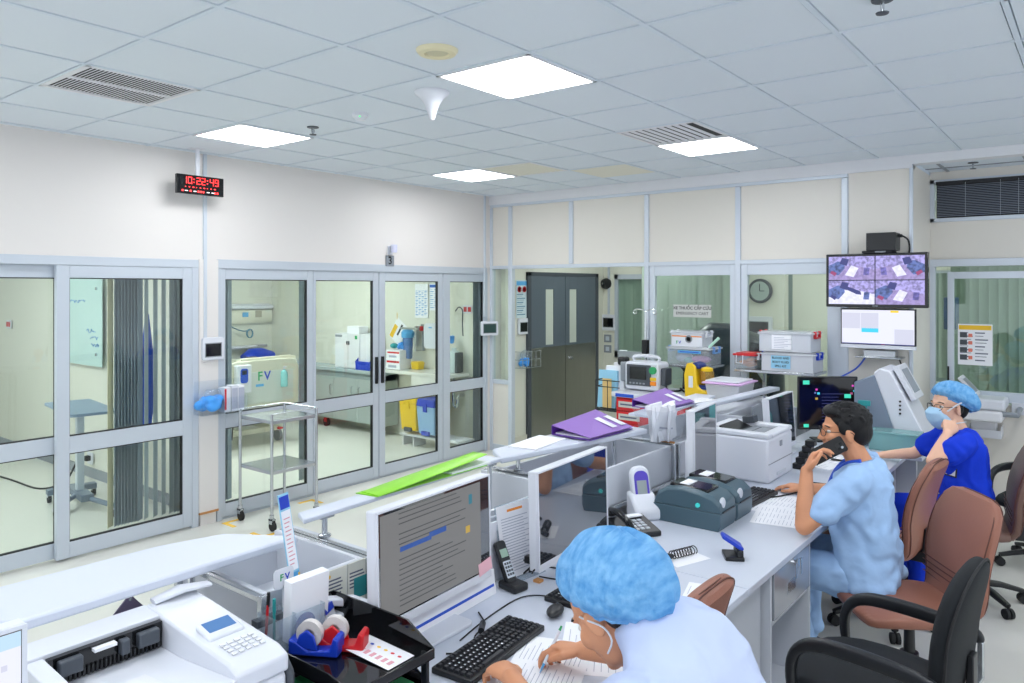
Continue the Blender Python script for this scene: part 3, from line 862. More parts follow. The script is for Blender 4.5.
tag(B().box(-9.65, 6.56, .80, -7.33, 6.89, .845).build('worktop', mat('worktop_grey', (172, 186, 190), .25), bevel=.004), 'long grey worktop on the wheeled base cabinet behind glass', 'worktop')
ZT = .845
t = thing('wall_locker', 'white two-door locker standing on the grey worktop', 'locker', (-8.0, 6.74, ZT))
B().box(-.35, -.1, 0, .36, .13, .47).build('carcass', WHITEM, t)
for k, (x0, x1) in enumerate(((-.35, -.075), (-.07, .16))):
    d = B().box(x0, -.118, .01, x1, -.1, .465).build('door', WHITEM, t, bevel=.003)
    B().box((-.1, -.06)[k], -.128, .32, (-.1, -.06)[k] + .02, -.118, .37).build('lock', DGREY, d, bevel=.002)
B().box(.07, -.1195, .4, .12, -.118, .45).build('green_sticker', GREEN, t)
B().box(-.34, -.1195, .42, -.2, -.118, .45).build('grey_sticker', MGREY, t)
tag(B().box(-.15, -.08, 0, .1, .08, .1).build('white_carton', PAPER, loc=(-8.0, 6.75, ZT + .47), bevel=.003), 'small white carton lying on top of the locker', 'carton')
def open_bin(name, label, loc, w, d, h, m, rz=0):
    """stacking bin with a low open front"""
    t = thing(name, label, 'bin', loc, rz=rz)
    b = B()
    w_ = .008
    side = [(-d / 2, 0), (d / 2, 0), (d / 2, h), (-d / 2 + d * .35, h), (-d / 2 - d * .1, h * .55)]
    for s in (-1, 1): b.prism([(p[0], p[1]) for p in side], s * w / 2 - w_ / 2, s * w / 2 + w_ / 2, 'x')
    b.box(-w / 2, -d / 2, 0, w / 2, d / 2, w_).box(-w / 2, d / 2 - w_, 0, w / 2, d / 2, h).box(-w / 2, -d / 2 - d * .08, 0, w / 2, -d / 2, h * .55)
    b.build('bin_body', m, t, bevel=.003)
    B().box(-w / 2, -d / 2 - d * .12, h * .5, w / 2, -d / 2 - d * .02, h * .58).build('front_lip', m, t, bevel=.004)
    return t
open_bin('stacking_bin', 'deep blue stacking bin on the grey worktop', (-7.72, 6.70, ZT), .28, .22, .20, BLUE)
# sink counter, bins and wall things near the far corner
t = thing('sink_counter', 'white marble sink counter in the far corner of the glazed room', 'counter', (-6.6, 6.66, 0))
MARB = mat('white_marble', (226, 226, 220), .22, var=.12, scale=7)
B().box(-.70, -.17, .86, .50, .22, .90).build('stone_top', MARB, t, bevel=.004)
B().box(-.12, -.16, .68, .50, -.13, .86).build('stone_apron', MARB, t)
b = B().tube([(.35, .1, .86), (.35, .1, .6), (.36, .1, .5), (.41, .1, .5), (.41, .12, .62), (.41, .22, .62)], .022, 12, sub=4)
b.build('drain_pipe', CHROME, t)
b = B().tube([(.2, .17, .9), (.2, .17, 1.1), (.2, .12, 1.16), (.2, .02, 1.14)], .012, 10, sub=4)
b.build('tap', CHROME, t)
def pedal_bin(label, loc, m, lidm, sm):
    t = thing('pedal_bin', label, 'waste bin', loc, group='pedal bins under the sink counter')
    B().frustum((-.13, -.12, .13, .12), (-.15, -.14, .15, .14), .03, .36).build('bin_body', m, t, bevel=.012)
    B().frustum((-.155, -.145, .155, .145), (-.14, -.13, .14, .13), .36, .45).build('lid', lidm, t, bevel=.012)
    B().box(-.06, -.15, .02, .06, -.115, .07).build('pedal', sm, t, bevel=.004)
    B().box(-.03, -.151, .30, .03, -.135, .4).build('label_patch', lidm, t)
pedal_bin('yellow pedal bin hanging under the sink counter', (-6.66, 6.52, .17), YELLOW, YELLOW, DGREY)
pedal_bin('pale blue pedal bin with bright blue lid under the sink counter', (-6.34, 6.50, .16), mat('pale_blue_plastic', (150, 188, 226), .4), BLUE, BLUE)
t = thing('bin_stand', 'low white metal stand carrying the pedal bins', 'stand', (-6.45, 6.55, 0))
b = B().box(-.38, -.14, .13, .60, .14, .155)
b.build('stand_top', WHITEM, t)
for x in (-.36, -.18, .2, .58): B().box(x - .012, -.1, 0, x + .012, .1, .13).build('leg', WHITEM, t)
for k, (x, y, z, w, d, h, lab) in enumerate(((-7.12, 6.66, ZT, .26, .2, .13, 'white and red glove carton on the worktop, lower of two'), (-7.13, 6.67, ZT + .13, .25, .19, .11, 'white and red glove carton on the worktop, upper of two'))):
    t = thing('glove_carton', lab, 'carton', (x, y, z + (.058 if x > -7.4 else 0)), group='glove cartons on the worktop')
    B().box(-w / 2, -d / 2, 0, w / 2, d / 2, h).build('carton_body', PAPER, t, bevel=.002)
    B().box(-w / 2 + .02, -d / 2 - .001, h * .62, w / 2 - .01, -d / 2, h * .82).build('red_stripe', RED, t)
    B().box(-w / 2 + .05, -d / 2 - .001, h * .15, w / 2 - .06, -d / 2, h * .4).build('small_print', INKL, t)
t = thing('glove_heap', 'teal and blue gloves heaped on the upper glove carton', 'gloves', (-7.13, 6.67, ZT + .325))
glove_bag(t, Matrix.Translation((.05, 0, .03)), .06)
B().ell((-.08, 0, .02), (.06, .05, .035), 12, 8).build('teal_glove', TEAL, t)
t = thing('sharps_box', 'yellow sharps box on the sink counter behind the water filter', 'sharps box', (-6.87, 6.76, .902))
B().frustum((-.06, -.05, .06, .05), (-.07, -.06, .07, .06), 0, .09).build('box_body', YELLOW, t, bevel=.008)
B().box(-.06, -.05, .09, .06, .05, .10).build('lid', YELLOW, t, bevel=.006)
t = thing('water_filter', 'clear blue water filter on a steel wall bracket over the counter', 'water filter', (-7.03, 6.74, 1.03))
B().lathe([(.0, 0), (.055, 0), (.06, .02), (.066, .27), (.05, .28)], n=20).build('filter_bowl', mat('blue_clear_bowl', (110, 150, 214), .1, trans=.4), t)
B().lathe([(.0, .27), (.08, .27), (.085, .3), (.085, .34), (.06, .37), (.0, .375)], n=20).build('filter_cap', SKYB, t)
b = B().box(-.12, -.02, .375, .20, .02, .40).box(.12, .0, .1, .15, .15, .42).cyl((.135, .1, .12), (.04, .0, .36), .012).box(.10, .13, .1, .17, .15, .44)
b.build('wall_bracket', STEEL, t)
B().box(.19, .02, .36, .22, .06, .42).build('red_valve', RED, t, bevel=.004)
t = thing('hanging_card', 'tilted white card with yellow and black print hanging by the water filter', 'card', (-7.36, YB - .006, 1.36))
R45 = Matrix.Rotation(radians(35), 4, 'Y')
B().box(-.12, -.003, -.15, .12, 0, .15, M=R45).build('card_sheet', PAPER, t)
B().box(-.11, -.004, -.14, -.04, -.0032, .05, M=R45).build('yellow_block', TAPEY, t)
B().box(-.0, -.004, -.05, .03, -.0032, .12, M=R45).build('black_block', INKD, t)
B().cyl((-.02, -.004, .16), (-.02, -.004, .25), .004).build('string', TAPEY, t)
def poster(name, label, loc, w, h, side, lines, head=None, group='wall posters', rz=0, base=PAPER):
    t = thing(name, label, 'poster', loc, group=group, rz={'-y': 0, '+x': pi / 2}[side] + rz)
    B().box(-w / 2, -.003, -h / 2, w / 2, 0, h / 2).build('sheet', base, t, smooth=False)
    if head: B().box(-w / 2 + w * .03, -.004, h / 2 - h * .14, w / 2 - w * .03, -.003, h / 2 - h * .03).build('heading', head, t, smooth=False)
    b = B()
    for k in range(lines[0]):
        z = h / 2 - h * .2 - k * (h * .75 / lines[0])
        n = 1 + (k % 3)
        for q in range(lines[1]):
            x0 = -w / 2 + w * .06 + q * (w * .88 / lines[1])
            b.box(x0, -.004, z - h * .014 * (1 + (k + q) % 2), x0 + w * .88 / lines[1] * (.55 + .4 * ((k * 3 + q * 5) % 4) / 4), -.003, z)
    b.build('print', lines[2], t, smooth=False)
    return t
poster('notice_poster', 'white poster with blue tables beside the water filter', (-6.93, YB - .001, 1.77), .24, .44, '-y', (14, 4, mat('blue_print', (112, 164, 214), .6)), None)
poster('notice_poster', 'smaller white poster with two blue blocks, right of the blue tables', (-6.70, YB - .001, 1.82), .17, .34, '-y', (10, 2, mat('blue_print', (112, 164, 214), .6)), mat('blue_print2', (40, 100, 190), .6))
t = thing('towel_dispenser', 'white paper towel dispenser on the wall by the sink', 'dispenser', (-6.66, YB, 1.33))
B().prism(rrect(-.12, -.16, .12, .16, .05), -.12, 0, 'y').build('cover', WHITE, t, bevel=.012)
B().box(-.03, -.121, .1, .03, -.12, .115).build('blue_mark', SKYB, t)
t = thing('suction_jar', 'clear canister with white body standing by the sink', 'canister', (-6.26, 6.78, .902))
B().lathe([(.0, 0), (.075, 0), (.08, .02), (.08, .22), (.06, .26), (.03, .27), (.03, .3)], n=20).build('jar', mat('milky_jar', (206, 220, 222), .25), t)
B().box(.06, -.06, .0, .1, .06, .25).build('dark_handle', DGREY, t, bevel=.01)
t = thing('pole_rack', 'slim steel pole with tubing and teal gloves beside the sink', 'rack', (-6.40, 6.8, .902))
B().cyl((0, 0, 0), (0, 0, 1.1), .018).build('pole', STEEL, t)
glove_bag(t, Matrix.Translation((.08, -.02, .4)), .07)
B().tube([(.1, .05, .75), (.2, 0, .8), (.26, .0, .76), (.26, .0, .6), (.27, 0, .45)], .008, 8, sub=5).build('grey_tube', DGREY, t)

# ================================================================ the hall behind the opening
poster('hygiene_poster', 'pale blue hygiene notice with red prohibition rings beside the steel doors', (-5.692, 7.40, 1.80), .22, .47, '+x', (14, 1, mat('blue_print3', (110, 150, 170), .6)), SKYB, base=mat('pale_sheet', (206, 222, 228), .6))
b = B()
for y in (-.05, .05): b.lathe([(.026, -.001), (.038, -.001), (.038, .001), (.026, .001), (.026, -.001)], n=18, M=Matrix.Translation((-5.686, 7.40 + y, 1.92)) @ Matrix.Rotation(pi / 2, 4, 'Y'))
o = b.build('prohibition_rings', RED); o.parent = bpy.data.objects['hygiene_poster']; o.matrix_parent_inverse = (Matrix.Translation((-5.692, 7.40, 1.80)) @ Matrix.Rotation(pi / 2, 4, 'Z')).inverted()
wall_terminal('white wall terminal with black screen between the notice and the steel doors', (-5.70, 7.42, 1.46), .19, .2, dz=-.01)
wall_terminal('white wall terminal with black screen right of the steel doors', (-5.60, YE, 1.44), .22, .23, rz=-pi / 2, dz=-.0)
t = thing('glove_basket', 'wire wall basket with blue gloves beside the steel doors', 'glove holder', (-5.70, 7.45, 1.05))
b = B()
for z in (-.1, .0, .1):
    b.tube([(0, -.17, z), (.12, -.17, z), (.12, .2, z), (0, .2, z)], .004, 6)
for y in (-.17, -.08, .01, .1, .2): b.tube([(0, y, -.1), (.12, y, -.1), (.12, y, .1)], .003, 6)
b.build('wire_frame', STEEL, t)
glove_bag(t, Matrix.Translation((.06, -.06, -.03)), .09)
B().ell((.06, -.03, .06), (.05, .1, .06), 12, 8).build('clear_bag', CLEARG, t)
t = thing('wall_bell', 'black round wall bell over the hall terminal', 'bell', (-5.64, YE, 2.0))
B().lathe([(.0, .1), (.03, .1), (.07, .06), (.08, .02), (.08, 0), (0, 0)], n=22, M=Matrix.Rotation(pi / 2, 4, 'X')).build('dome', BLACK, t)
B().lathe([(.0, .107), (.02, .106), (.022, .098)], n=16, M=Matrix.Rotation(pi / 2, 4, 'X')).build('lens', CHROME, t)
struct(B().box(-5.615, YE - .02, 1.56, -5.585, YE, 2.9).build('trim_7', ALUL))
for z, lab in ((1.21, 'grey square wall switch under the hall terminal, upper of two'), (1.06, 'grey square wall switch under the hall terminal, lower of two')):
    t = thing('wall_switch', lab, 'switch', (-5.62, YE, z), group='hall wall switches')
    B().box(-.06, -.012, -.055, .06, 0, .055).build('plate', MGREY, t, bevel=.003)
    B().box(-.03, -.018, -.03, .03, -.012, .03).build('rocker', ALUL, t, bevel=.003)
blind('vertical_blind', 'pale green vertical blind in the small hall window by the steel doors', (0, YE + .05, 0), [(-5.43 + k * .075, .9 + .25 * (k % 2)) for k in range(11)], 1.05, 2.06, SLATP, axis='x', rail=(-5.45, -4.6), group='hall blinds')
blind('vertical_blind', 'pale green vertical blind behind the glass bay with the cart sign', (0, 8.9, 0), [(-4.78 + k * .08, .35 + .1 * (k % 2)) for k in range(15)], .02, 2.86, SLATP, axis='x', rail=(-4.85, -3.62), group='hall blinds')
blind('vertical_blind', 'darker green vertical blind behind the glass bay with the plastic boxes', (0, YE + .04, 0), [(-2.5 + k * .085, .8 - .1 * (k % 3)) for k in range(18)], .95, 2.1, SLATP, axis='x', rail=(-2.55, -1.0), group='hall blinds')
blind('vertical_blind', 'grey-green vertical blind behind the window right of the pillar', (0, 8.5, 0), [(-1.15 + k * .08, .3) for k in range(14)], .6, 2.2, SLATP, axis='x', rail=(-1.2, .1), group='hall blinds')
struct(B().box(-3.62, 9.2, 0, -3.05, YE, 2.9).build('wall_hall_column', ROOMW))
t = thing('round_wall_clock', 'round dark wall clock seen through the glass above the plastic boxes', 'clock', (-3.34, 9.195, 1.90))
RX = Matrix.Rotation(pi / 2, 4, 'X')
B().lathe([(.0, .03), (.12, .03), (.135, .04), (.15, .03), (.15, 0), (.0, 0)], n=32, M=RX).build('rim', DGREY, t)
B().lathe([(.0, .033), (.118, .033), (.118, .031)], n=32, M=RX).build('dial', mat('clock_dial', (170, 184, 180), .4), t)
B().box(-.004, -.038, 0, .004, -.035, .09).box(0, -.038, -.004, .06, -.035, .004).build('hands', INKD, t)
t = wall_terminal('white wall terminal with dark screen under the round clock, behind glass', (-3.36, 9.195, 1.45), .34, .27, rz=-pi / 2, sz=.5)
t = thing('dark_dome', 'large dark rounded shape behind the glass bay with the cart sign', 'machine', (-2.98, 7.40, 0))  # dark blue domed solid on a low black base
DARKV = mat('dark_blue_gloss', (34, 46, 58), .3, var=.2, scale=9, bump=.3, bscale=14)
b = B().loft([(0, 0, .1), (0, 0, .7), (0, 0, 1.2), (.0, 0, 1.42), (.02, 0, 1.52), (.03, 0, 1.55)], [(.50, .3), (.52, .3), (.50, .28), (.42, .24), (.26, .15), (.08, .05)], n=24, up=(0, 1, 0), power=2.8)
b.build('dome_shell', DARKV, t)
B().box(-.3, -.25, .03, .3, .25, .12).build('base', BLACK, t, bevel=.01)

# ================================================================ objects along the back partition
t = thing('emergency_cart', 'red emergency drawer cart with grey top carrying the defibrillator', 'cart', (-3.20, 6.33, 0))
B().box(-.36, -.26, .12, .36, .26, .93).build('carcass', RED, t, bevel=.008)
B().box(-.40, -.29, .93, .62, .30, .975).build('top', LGREY, t, bevel=.012)
for k, (z0, z1) in enumerate(((.81, .915), (.695, .80), (.58, .685), (.40, .57), (.20, .39))):
    d = B().box(-.345, -.285, z0, .345, -.26, z1).build('drawer', RED, t, bevel=.006)
    for x0, x1 in ((-.32, -.10), (.04, .24)):
        B().box(x0, -.29, z1 - .075, x1, -.285, z1 - .02).build('label_holder', mat('label_plate', (196, 198, 190), .4), d, bevel=.002)
        B().box(x0 + .02, -.291, z1 - .055, x1 - .03, -.29, z1 - .04).build('label_print', INK, d)
B().box(.36, -.2, .3, .62, .2, .93).build('side_box', LGREY, t, bevel=.008)
for x in (-.3, .3):
    for y in (-.2, .2):
        c = B().cyl((x, y - .02, .06), (x, y + .02, .06), .06, n=20).build('caster', BLACKM, t)
        B().box(x - .03, y - .03, .07, x + .03, y + .03, .12).build('caster_fork', STEEL, c)
b = B()
for z in (.78, 1.0, 1.06):
    b.tube([(-.36, -.2, z), (-.62, -.2, z), (-.62, .2, z), (-.36, .2, z)], .005, 6)
for p in ((-.62, -.2), (-.49, -.2), (-.62, 0), (-.62, .2)): b.tube([(p[0], p[1], .78), (p[0], p[1], 1.06)], .004, 6)
b.box(-.62, -.2, .77, -.36, .2, .78)
b.build('wire_basket', BLACK, t)
B().box(-.35, -.292, .935, -.16, -.291, .965).build('blue_tape', BLUEP, t)
for k, (x, y, w, h, m, lab) in enumerate(((-3.76, 6.24, .2, .36, PALEB, 'pale blue file in the wire basket of the red cart'), (-3.70, 6.30, .2, .40, PAPER, 'white paper pad in the wire basket of the red cart'), (-3.66, 6.38, .16, .43, PAPER, 'tallest white booklet in the wire basket of the red cart'))):
    o = B().box(-w / 2, -.02, 0, w / 2, .02, h, M=Matrix.Rotation(radians(-6 + 5 * k), 4, 'X')).build('file', m, loc=(x, y, .785), bevel=.002)
    tag(o, lab, 'file', 'papers in the wire basket')
tag(B().box(-.05, -.002, -.14, .05, .002, .14).build('yellow_slip', mat('tan_slip', (226, 196, 130), .6), loc=(-3.74, 6.205, .93)), 'tan paper slip stuck on the front of the wire basket', 'slip')
t = thing('book', 'upright blue and red spined booklet beside the defibrillator', 'book', (-3.56, 6.50, .975))
B().box(-.03, -.1, 0, .0, .1, .22).build('red_cover', RED, t); B().box(.0, -.1, 0, .03, .1, .22).build('blue_cover', BLUEP, t)

t = thing('defibrillator', 'white defibrillator with dark screen on the red cart', 'defibrillator', (-3.38, 6.32, .977))
P = rrect(-.175, .01, .175, .27, .035)
B().prism(P, -.10, .12, 'y').build('body', WHITE, t, bevel=.015)
B().box(-.15, -.108, .05, .10, -.098, .245).build('front_panel', DGREY, t, bevel=.004)
B().box(-.115, -.112, .11, .055, -.107, .225).build('display', GLOSSB, t)
B().cyl((.125, -.1, .2), (.125, -.125, .2), .034, n=20).build('green_dial', GREEN, t)
B().box(.095, -.112, .105, .155, -.1, .135).build('yellow_button', YELLOW, t, bevel=.004)
B().box(.095, -.112, .06, .155, -.1, .098).build('orange_button', ORANGE, t, bevel=.004)
for k in range(5): B().box(-.12 + k * .035, -.112, .065, -.10 + k * .035, -.107, .08).build('soft_key', MGREY, t)
B().tube([(-.12, 0, .26), (-.12, 0, .315), (.12, 0, .315), (.12, 0, .26)], .016, 10, sub=3).build('carry_handle', WHITE, t)
h = B().box(-.25, -.06, .07, -.18, .06, .26).build('paddle_holder', MGREY, t, bevel=.015)
B().box(-.29, -.05, .22, -.2, .05, .30).build('paddle', BLACK, h, bevel=.02)
B().box(.175, -.06, .06, .225, .08, .22).build('side_pocket', DGREY, t, bevel=.012)
B().tube([(.2, 0, .05), (.26, -.05, .02), (.33, .03, .02), (.30, .1, .03), (.38, .02, .015), (.44, .1, .015), (.3, .15, .03)], .009, 8, sub=6).build('cable', BLACKM, t)

t = thing('suction_unit', 'yellow portable suction pump with dark blue handle on the cart end', 'suction pump', (-2.80, 6.22, .977))
B().prism([(-.10, 0), (.12, 0), (.12, .06), (.02, .10), (.0, .27), (-.03, .30), (-.085, .30), (-.11, .2)], -.10, .10, 'y').build('body', YELLOW, t, bevel=.015)
B().prism([(-.105, .23), (-.03, .31), (.03, .29), (.035, .255), (.0, .25), (-.03, .27), (-.08, .22)], -.075, .075, 'y').build('handle', mat('navy_plastic', (20, 44, 120), .4), t, bevel=.01)
B().lathe([(.0, .1), (.055, .1), (.06, .12), (.06, .22), (.05, .235), (.0, .24)], (.075, -.02, 0), n=20).build('canister', glassmat('amber_clear', (236, 206, 110), 1.0, milk=.25, milk_rgb=(230, 190, 80)), t)
B().lathe([(.0, .235), (.05, .235), (.05, .26), (.02, .27), (0, .27)], (.075, -.02, 0), n=20).build('canister_lid', YELLOW, t)
B().lathe([(.05, .075), (.075, .08), (.075, .115), (.062, .115)], (.075, -.02, 0), n=20).build('canister_ring', mat('navy_plastic', (20, 44, 120), .4), t)
B().box(-.06, -.103, .09, -.02, -.1, .19).build('white_label', WHITE, t)

t = thing('drip_stand', 'chrome drip stand with four hooks beside the window post', 'drip stand', (-3.60, 6.72, 0))
B().cyl((0, 0, .05), (0, 0, 1.70), .011).build('pole', CHROME, t)
b = B()
for a in (-1, 1):
    b.tube([(0, 0, 1.70), (a * .06, -.01, 1.725), (a * .11, -.02, 1.72), (a * .13, -.02, 1.69), (a * .11, -.02, 1.675), (a * .09, -.02, 1.70)], .006, 8, sub=3)
b.build('hooks', CHROME, t)
b = B()
for k in range(5): b.cyl((0, 0, .07), (.2 * cos(k * 1.2566 + .3), .16 * sin(k * 1.2566 + .3) - .0, .035), .014)
b.build('foot', CHROME, t)
B().box(-.03, -.04, 1.28, .03, .02, 1.42).build('clamp', BLACK, t, bevel=.008)

# shelf with the spill boxes and shelf with the emergency boxes
def wall_shelf(label, x0, x1, z, y0=6.50, y1=6.84):
    t = thing('wall_shelf', label, 'shelf', ((x0 + x1) / 2, y1, z), group='steel shelves by the glass')
    w = (x1 - x0) / 2
    B().box(-w, y0 - y1, -.022, w, 0, 0).build('shelf_board', STEEL, t, bevel=.003)
    b = B()
    for x in (-w * .55, w * .55):
        b.box(x - .014, -.03, -z, x + .014, .0, -.022)
        b.prism([(-.03, -.022), (-.03, -.14), (-.22, -.022)], x - .004, x + .004, 'x')
    b.build('support_posts', STEEL, t)
    return t
wall_shelf('stainless shelf carrying the clear boxes with red and blue latches', -2.60, -1.90, 1.215)
wall_shelf('stainless shelf carrying the emergency boxes over the yellow pump', -3.30, -2.83, 1.215)
MILK = glassmat('milky_box_plastic', (236, 242, 248), .8, rough=.1, milk=.55, milk_rgb=(248, 250, 255))
CLRBOX = glassmat('clear_box_plastic', (244, 248, 250), .8, milk=.16, milk_rgb=(246, 250, 255))
def clear_box(label, loc, w, d, h, lid, latch, fill, group=None, cat='box', body=None):
    t = thing('storage_box', label, cat, loc, group=group)
    b = B(); q = .004
    for f_ in ((-w/2, -d/2, w/2, -d/2 + q), (-w/2, d/2 - q, w/2, d/2), (-w/2, -d/2, -w/2 + q, d/2), (w/2 - q, -d/2, w/2, d/2)):
        b.box(f_[0], f_[1], .004, f_[2], f_[3], h - .02)
    b.box(-w/2, -d/2, 0, w/2, d/2, .004)
    b.build('box_body', body or MILK, t)
    l = B().box(-w/2 - .012, -d/2 - .012, h - .025, w/2 + .012, d/2 + .012, h - .008).box(-w/2 + .01, -d/2 + .01, h - .008, w/2 - .01, d/2 - .01, h).build('lid', lid, t, bevel=.005)
    for s in (-1, 1):
        b = B().box(s * (w/2 + .012) - .012, -.06, h - .06, s * (w/2 + .012) + .012, .06, h - .048).box(s * (w/2 + .012) - .012, -.07, h - .06, s * (w/2 + .012) + .012, -.055, h + .003).box(s * (w/2 + .012) - .012, .055, h - .06, s * (w/2 + .012) + .012, .07, h + .003)
        b.build('latch', latch, t, bevel=.003)
    for k, (m, c, r) in enumerate(fill):
        B().ell(c, r, 12, 8).build('content', m, t)
    return t
CLOTH = mat('packed_cloth', (214, 222, 236), .8, var=.06, scale=20)
t = clear_box('lower clear spill box with pale blue BLOOD AND BODY FLUID label', (-2.14, 6.66, 1.217), .44, .28, .165, MILK, BLUE, [(CLOTH, (-.08, 0, .07), (.1, .1, .06)), (CLOTH, (.09, 0, .07), (.09, .1, .06))], 'clear spill boxes')
B().box(-.135, -.146, .025, .03, -.142, .135).build('blue_label', PALEB, t)
for k, s in enumerate(('BLOOD AND', 'BODY FLUID', 'SPILL KIT')): text(s, 'label_lettering', INKD, t, .025, face(-.052, -.147, .115 - k * .035, '-y'), bold=True)
t = clear_box('upper clear box with red latches and white printed sheet', (-2.16, 6.66, 1.387), .44, .28, .175, MILK, RED, [(CLOTH, (-.1, 0, .06), (.08, .1, .05)), (CLOTH, (.13, 0, .08), (.07, .1, .07)), (CLOTH, (.02, .02, .06), (.08, .1, .05))], 'clear spill boxes')
B().box(-.11, -.146, .02, .06, -.142, .145).build('white_sheet', PAPER, t)
b = B()
for k in range(7): b.box(-.09, -.147, .035 + k * .014, -.09 + .09 + .03 * (k % 3), -.146, .039 + k * .014)
b.build('sheet_print', INKL, t)
t = clear_box('small clear box with red lid and orange masks inside', (-2.52, 6.65, 1.217), .19, .22, .14, RED, WHITE, [(ORANGE, (-.03, -.02, .05), (.05, .07, .02)), (ORANGE, (.03, .0, .075), (.05, .07, .018)), (ORANGE, (0, .03, .03), (.06, .07, .025))], cat='box', body=CLRBOX)
B().tube([(-.07, -.125, .12), (-.07, -.13, .05), (-.01, -.13, .05), (-.01, -.125, .12)], .004, 6).build('wire_handle', WHITE, t)
t = clear_box('lower clear medicine box with magenta bags on the emergency shelf', (-3.055, 6.66, 1.217), .42, .27, .17, MILK, mat('latch_blue', (110, 160, 220), .4), [(PINKB, (.08, -.03, .05), (.1, .08, .035)), (CLOTH, (-.1, 0, .06), (.08, .09, .05)), (mat('teal_bag', (110, 190, 190), .5), (-.02, -.05, .04), (.06, .05, .03))], 'emergency boxes', body=CLRBOX)
B().box(-.1, -.146, .11, .13, -.143, .135).build('blue_strip', SKYB, t)
B().box(-.08, -.1465, .118, .11, -.146, .127).build('strip_lettering', BLUEP, t)
t = clear_box('upper white box with orange band and round badge on the emergency shelf', (-3.08, 6.66, 1.388), .32, .22, .145, MILK, WHITE, [(CLOTH, (0, 0, .05), (.13, .09, .04))], 'emergency boxes', body=WHITE)
B().box(-.15, -.112, .09, .15, -.1105, .10).build('orange_band', ORANGE, t)
B().lathe([(.022, -.001), (.036, -.001), (.036, .001), (.022, .001), (.022, -.001)], n=20, M=Matrix.Translation((.02, -.113, .07)) @ Matrix.Rotation(pi / 2, 4, 'X')).build('round_badge', MGREY, t)
text('F', 'logo_letter', GREEN, t, .04, face(-.1, -.1115, .035, '-y'), bold=True); text('V', 'logo_letter', BLUE, t, .04, face(-.07, -.1115, .035, '-y'), bold=True)
o = B().cyl((0, 0, 0), (.10, -.01, .09), .012, .014).build('syringe_tube', mat('mint_plastic', (190, 230, 214), .4), loc=(-2.86, 6.55, 1.39))
tag(o, 'pale mint tube leaning out beside the emergency boxes', 'tube')
t = thing('glass_sign', 'grey sign XE THUOC CAP CUU EMERGENCY CART stuck on the glass bay', 'sign', (-3.19, YB + .016, 1.71))
B().box(-.20, -.004, -.062, .20, 0, .062).build('sign_plate', mat('sign_grey', (196, 198, 194), .5), t)
text('XE THUỐC CẤP CỨU', 'sign_lettering', INKD, t, .042, face(0, -.0045, .027, '-y'), bold=True)
text('EMERGENCY CART', 'sign_lettering', INKD, t, .04, face(0, -.0045, -.025, '-y'))

# screens on the pillar
t = thing('wall_television', 'wide wall television showing four ward pictures on the pillar', 'television', (-1.475, 6.70, 2.0))
B().box(-.385, -.03, -.222, .385, .03, .222).build('case', GLOSSB, t, bevel=.006)
B().box(-.12, .03, -.12, .12, .2, .12).build('wall_mount', BLACK, t)
def em(name, rgb, s=1.0, mottle=0.0):
    m = mat(name, (10, 10, 12), .35, emit=rgb, es=s, var=0)
    if mottle:                                    # grainy camera picture on the screen
        nt = m.node_tree; b = nt.nodes['Principled BSDF']
        n = nt.nodes.new('ShaderNodeTexNoise'); n.inputs['Scale'].default_value = 38; n.inputs['Detail'].default_value = 5
        tc = nt.nodes.new('ShaderNodeTexCoord'); r = nt.nodes.new('ShaderNodeValToRGB')
        c = lin(rgb)
        r.color_ramp.elements[0].position = .38; r.color_ramp.elements[0].color = tuple(v * (1 - mottle) for v in c[:3]) + (1,)
        r.color_ramp.elements[1].position = .58; r.color_ramp.elements[1].color = c
        nt.links.new(tc.outputs['Object'], n.inputs['Vector']); nt.links.new(n.outputs['Fac'], r.inputs[0]); nt.links.new(r.outputs[0], b.inputs['Emission Color'])
    return m
LAV = em('screen_lavender', (170, 162, 224), .95, .55); LAV2 = em('screen_violet', (118, 112, 190), .9, .5); BEDW = em('screen_white', (222, 222, 250), .95, .15); DKB = em('screen_dark', (62, 66, 128), .8); STB = em('screen_steel', (104, 124, 190), .8, .6); TAN = em('screen_tan', (160, 146, 200), .9, .3); SRED = em('screen_red', (150, 66, 110), .9); SYEL = em('screen_yellow', (238, 196, 40), 1.); SCY = em('screen_cyan', (60, 190, 220), 1.); SWH = em('screen_paper', (214, 216, 232), .95); SGR = em('screen_grey', (196, 198, 216), .92); SGN = em('screen_green', (60, 200, 170), 1.); SPK = em('screen_pink', (210, 70, 180), .9)
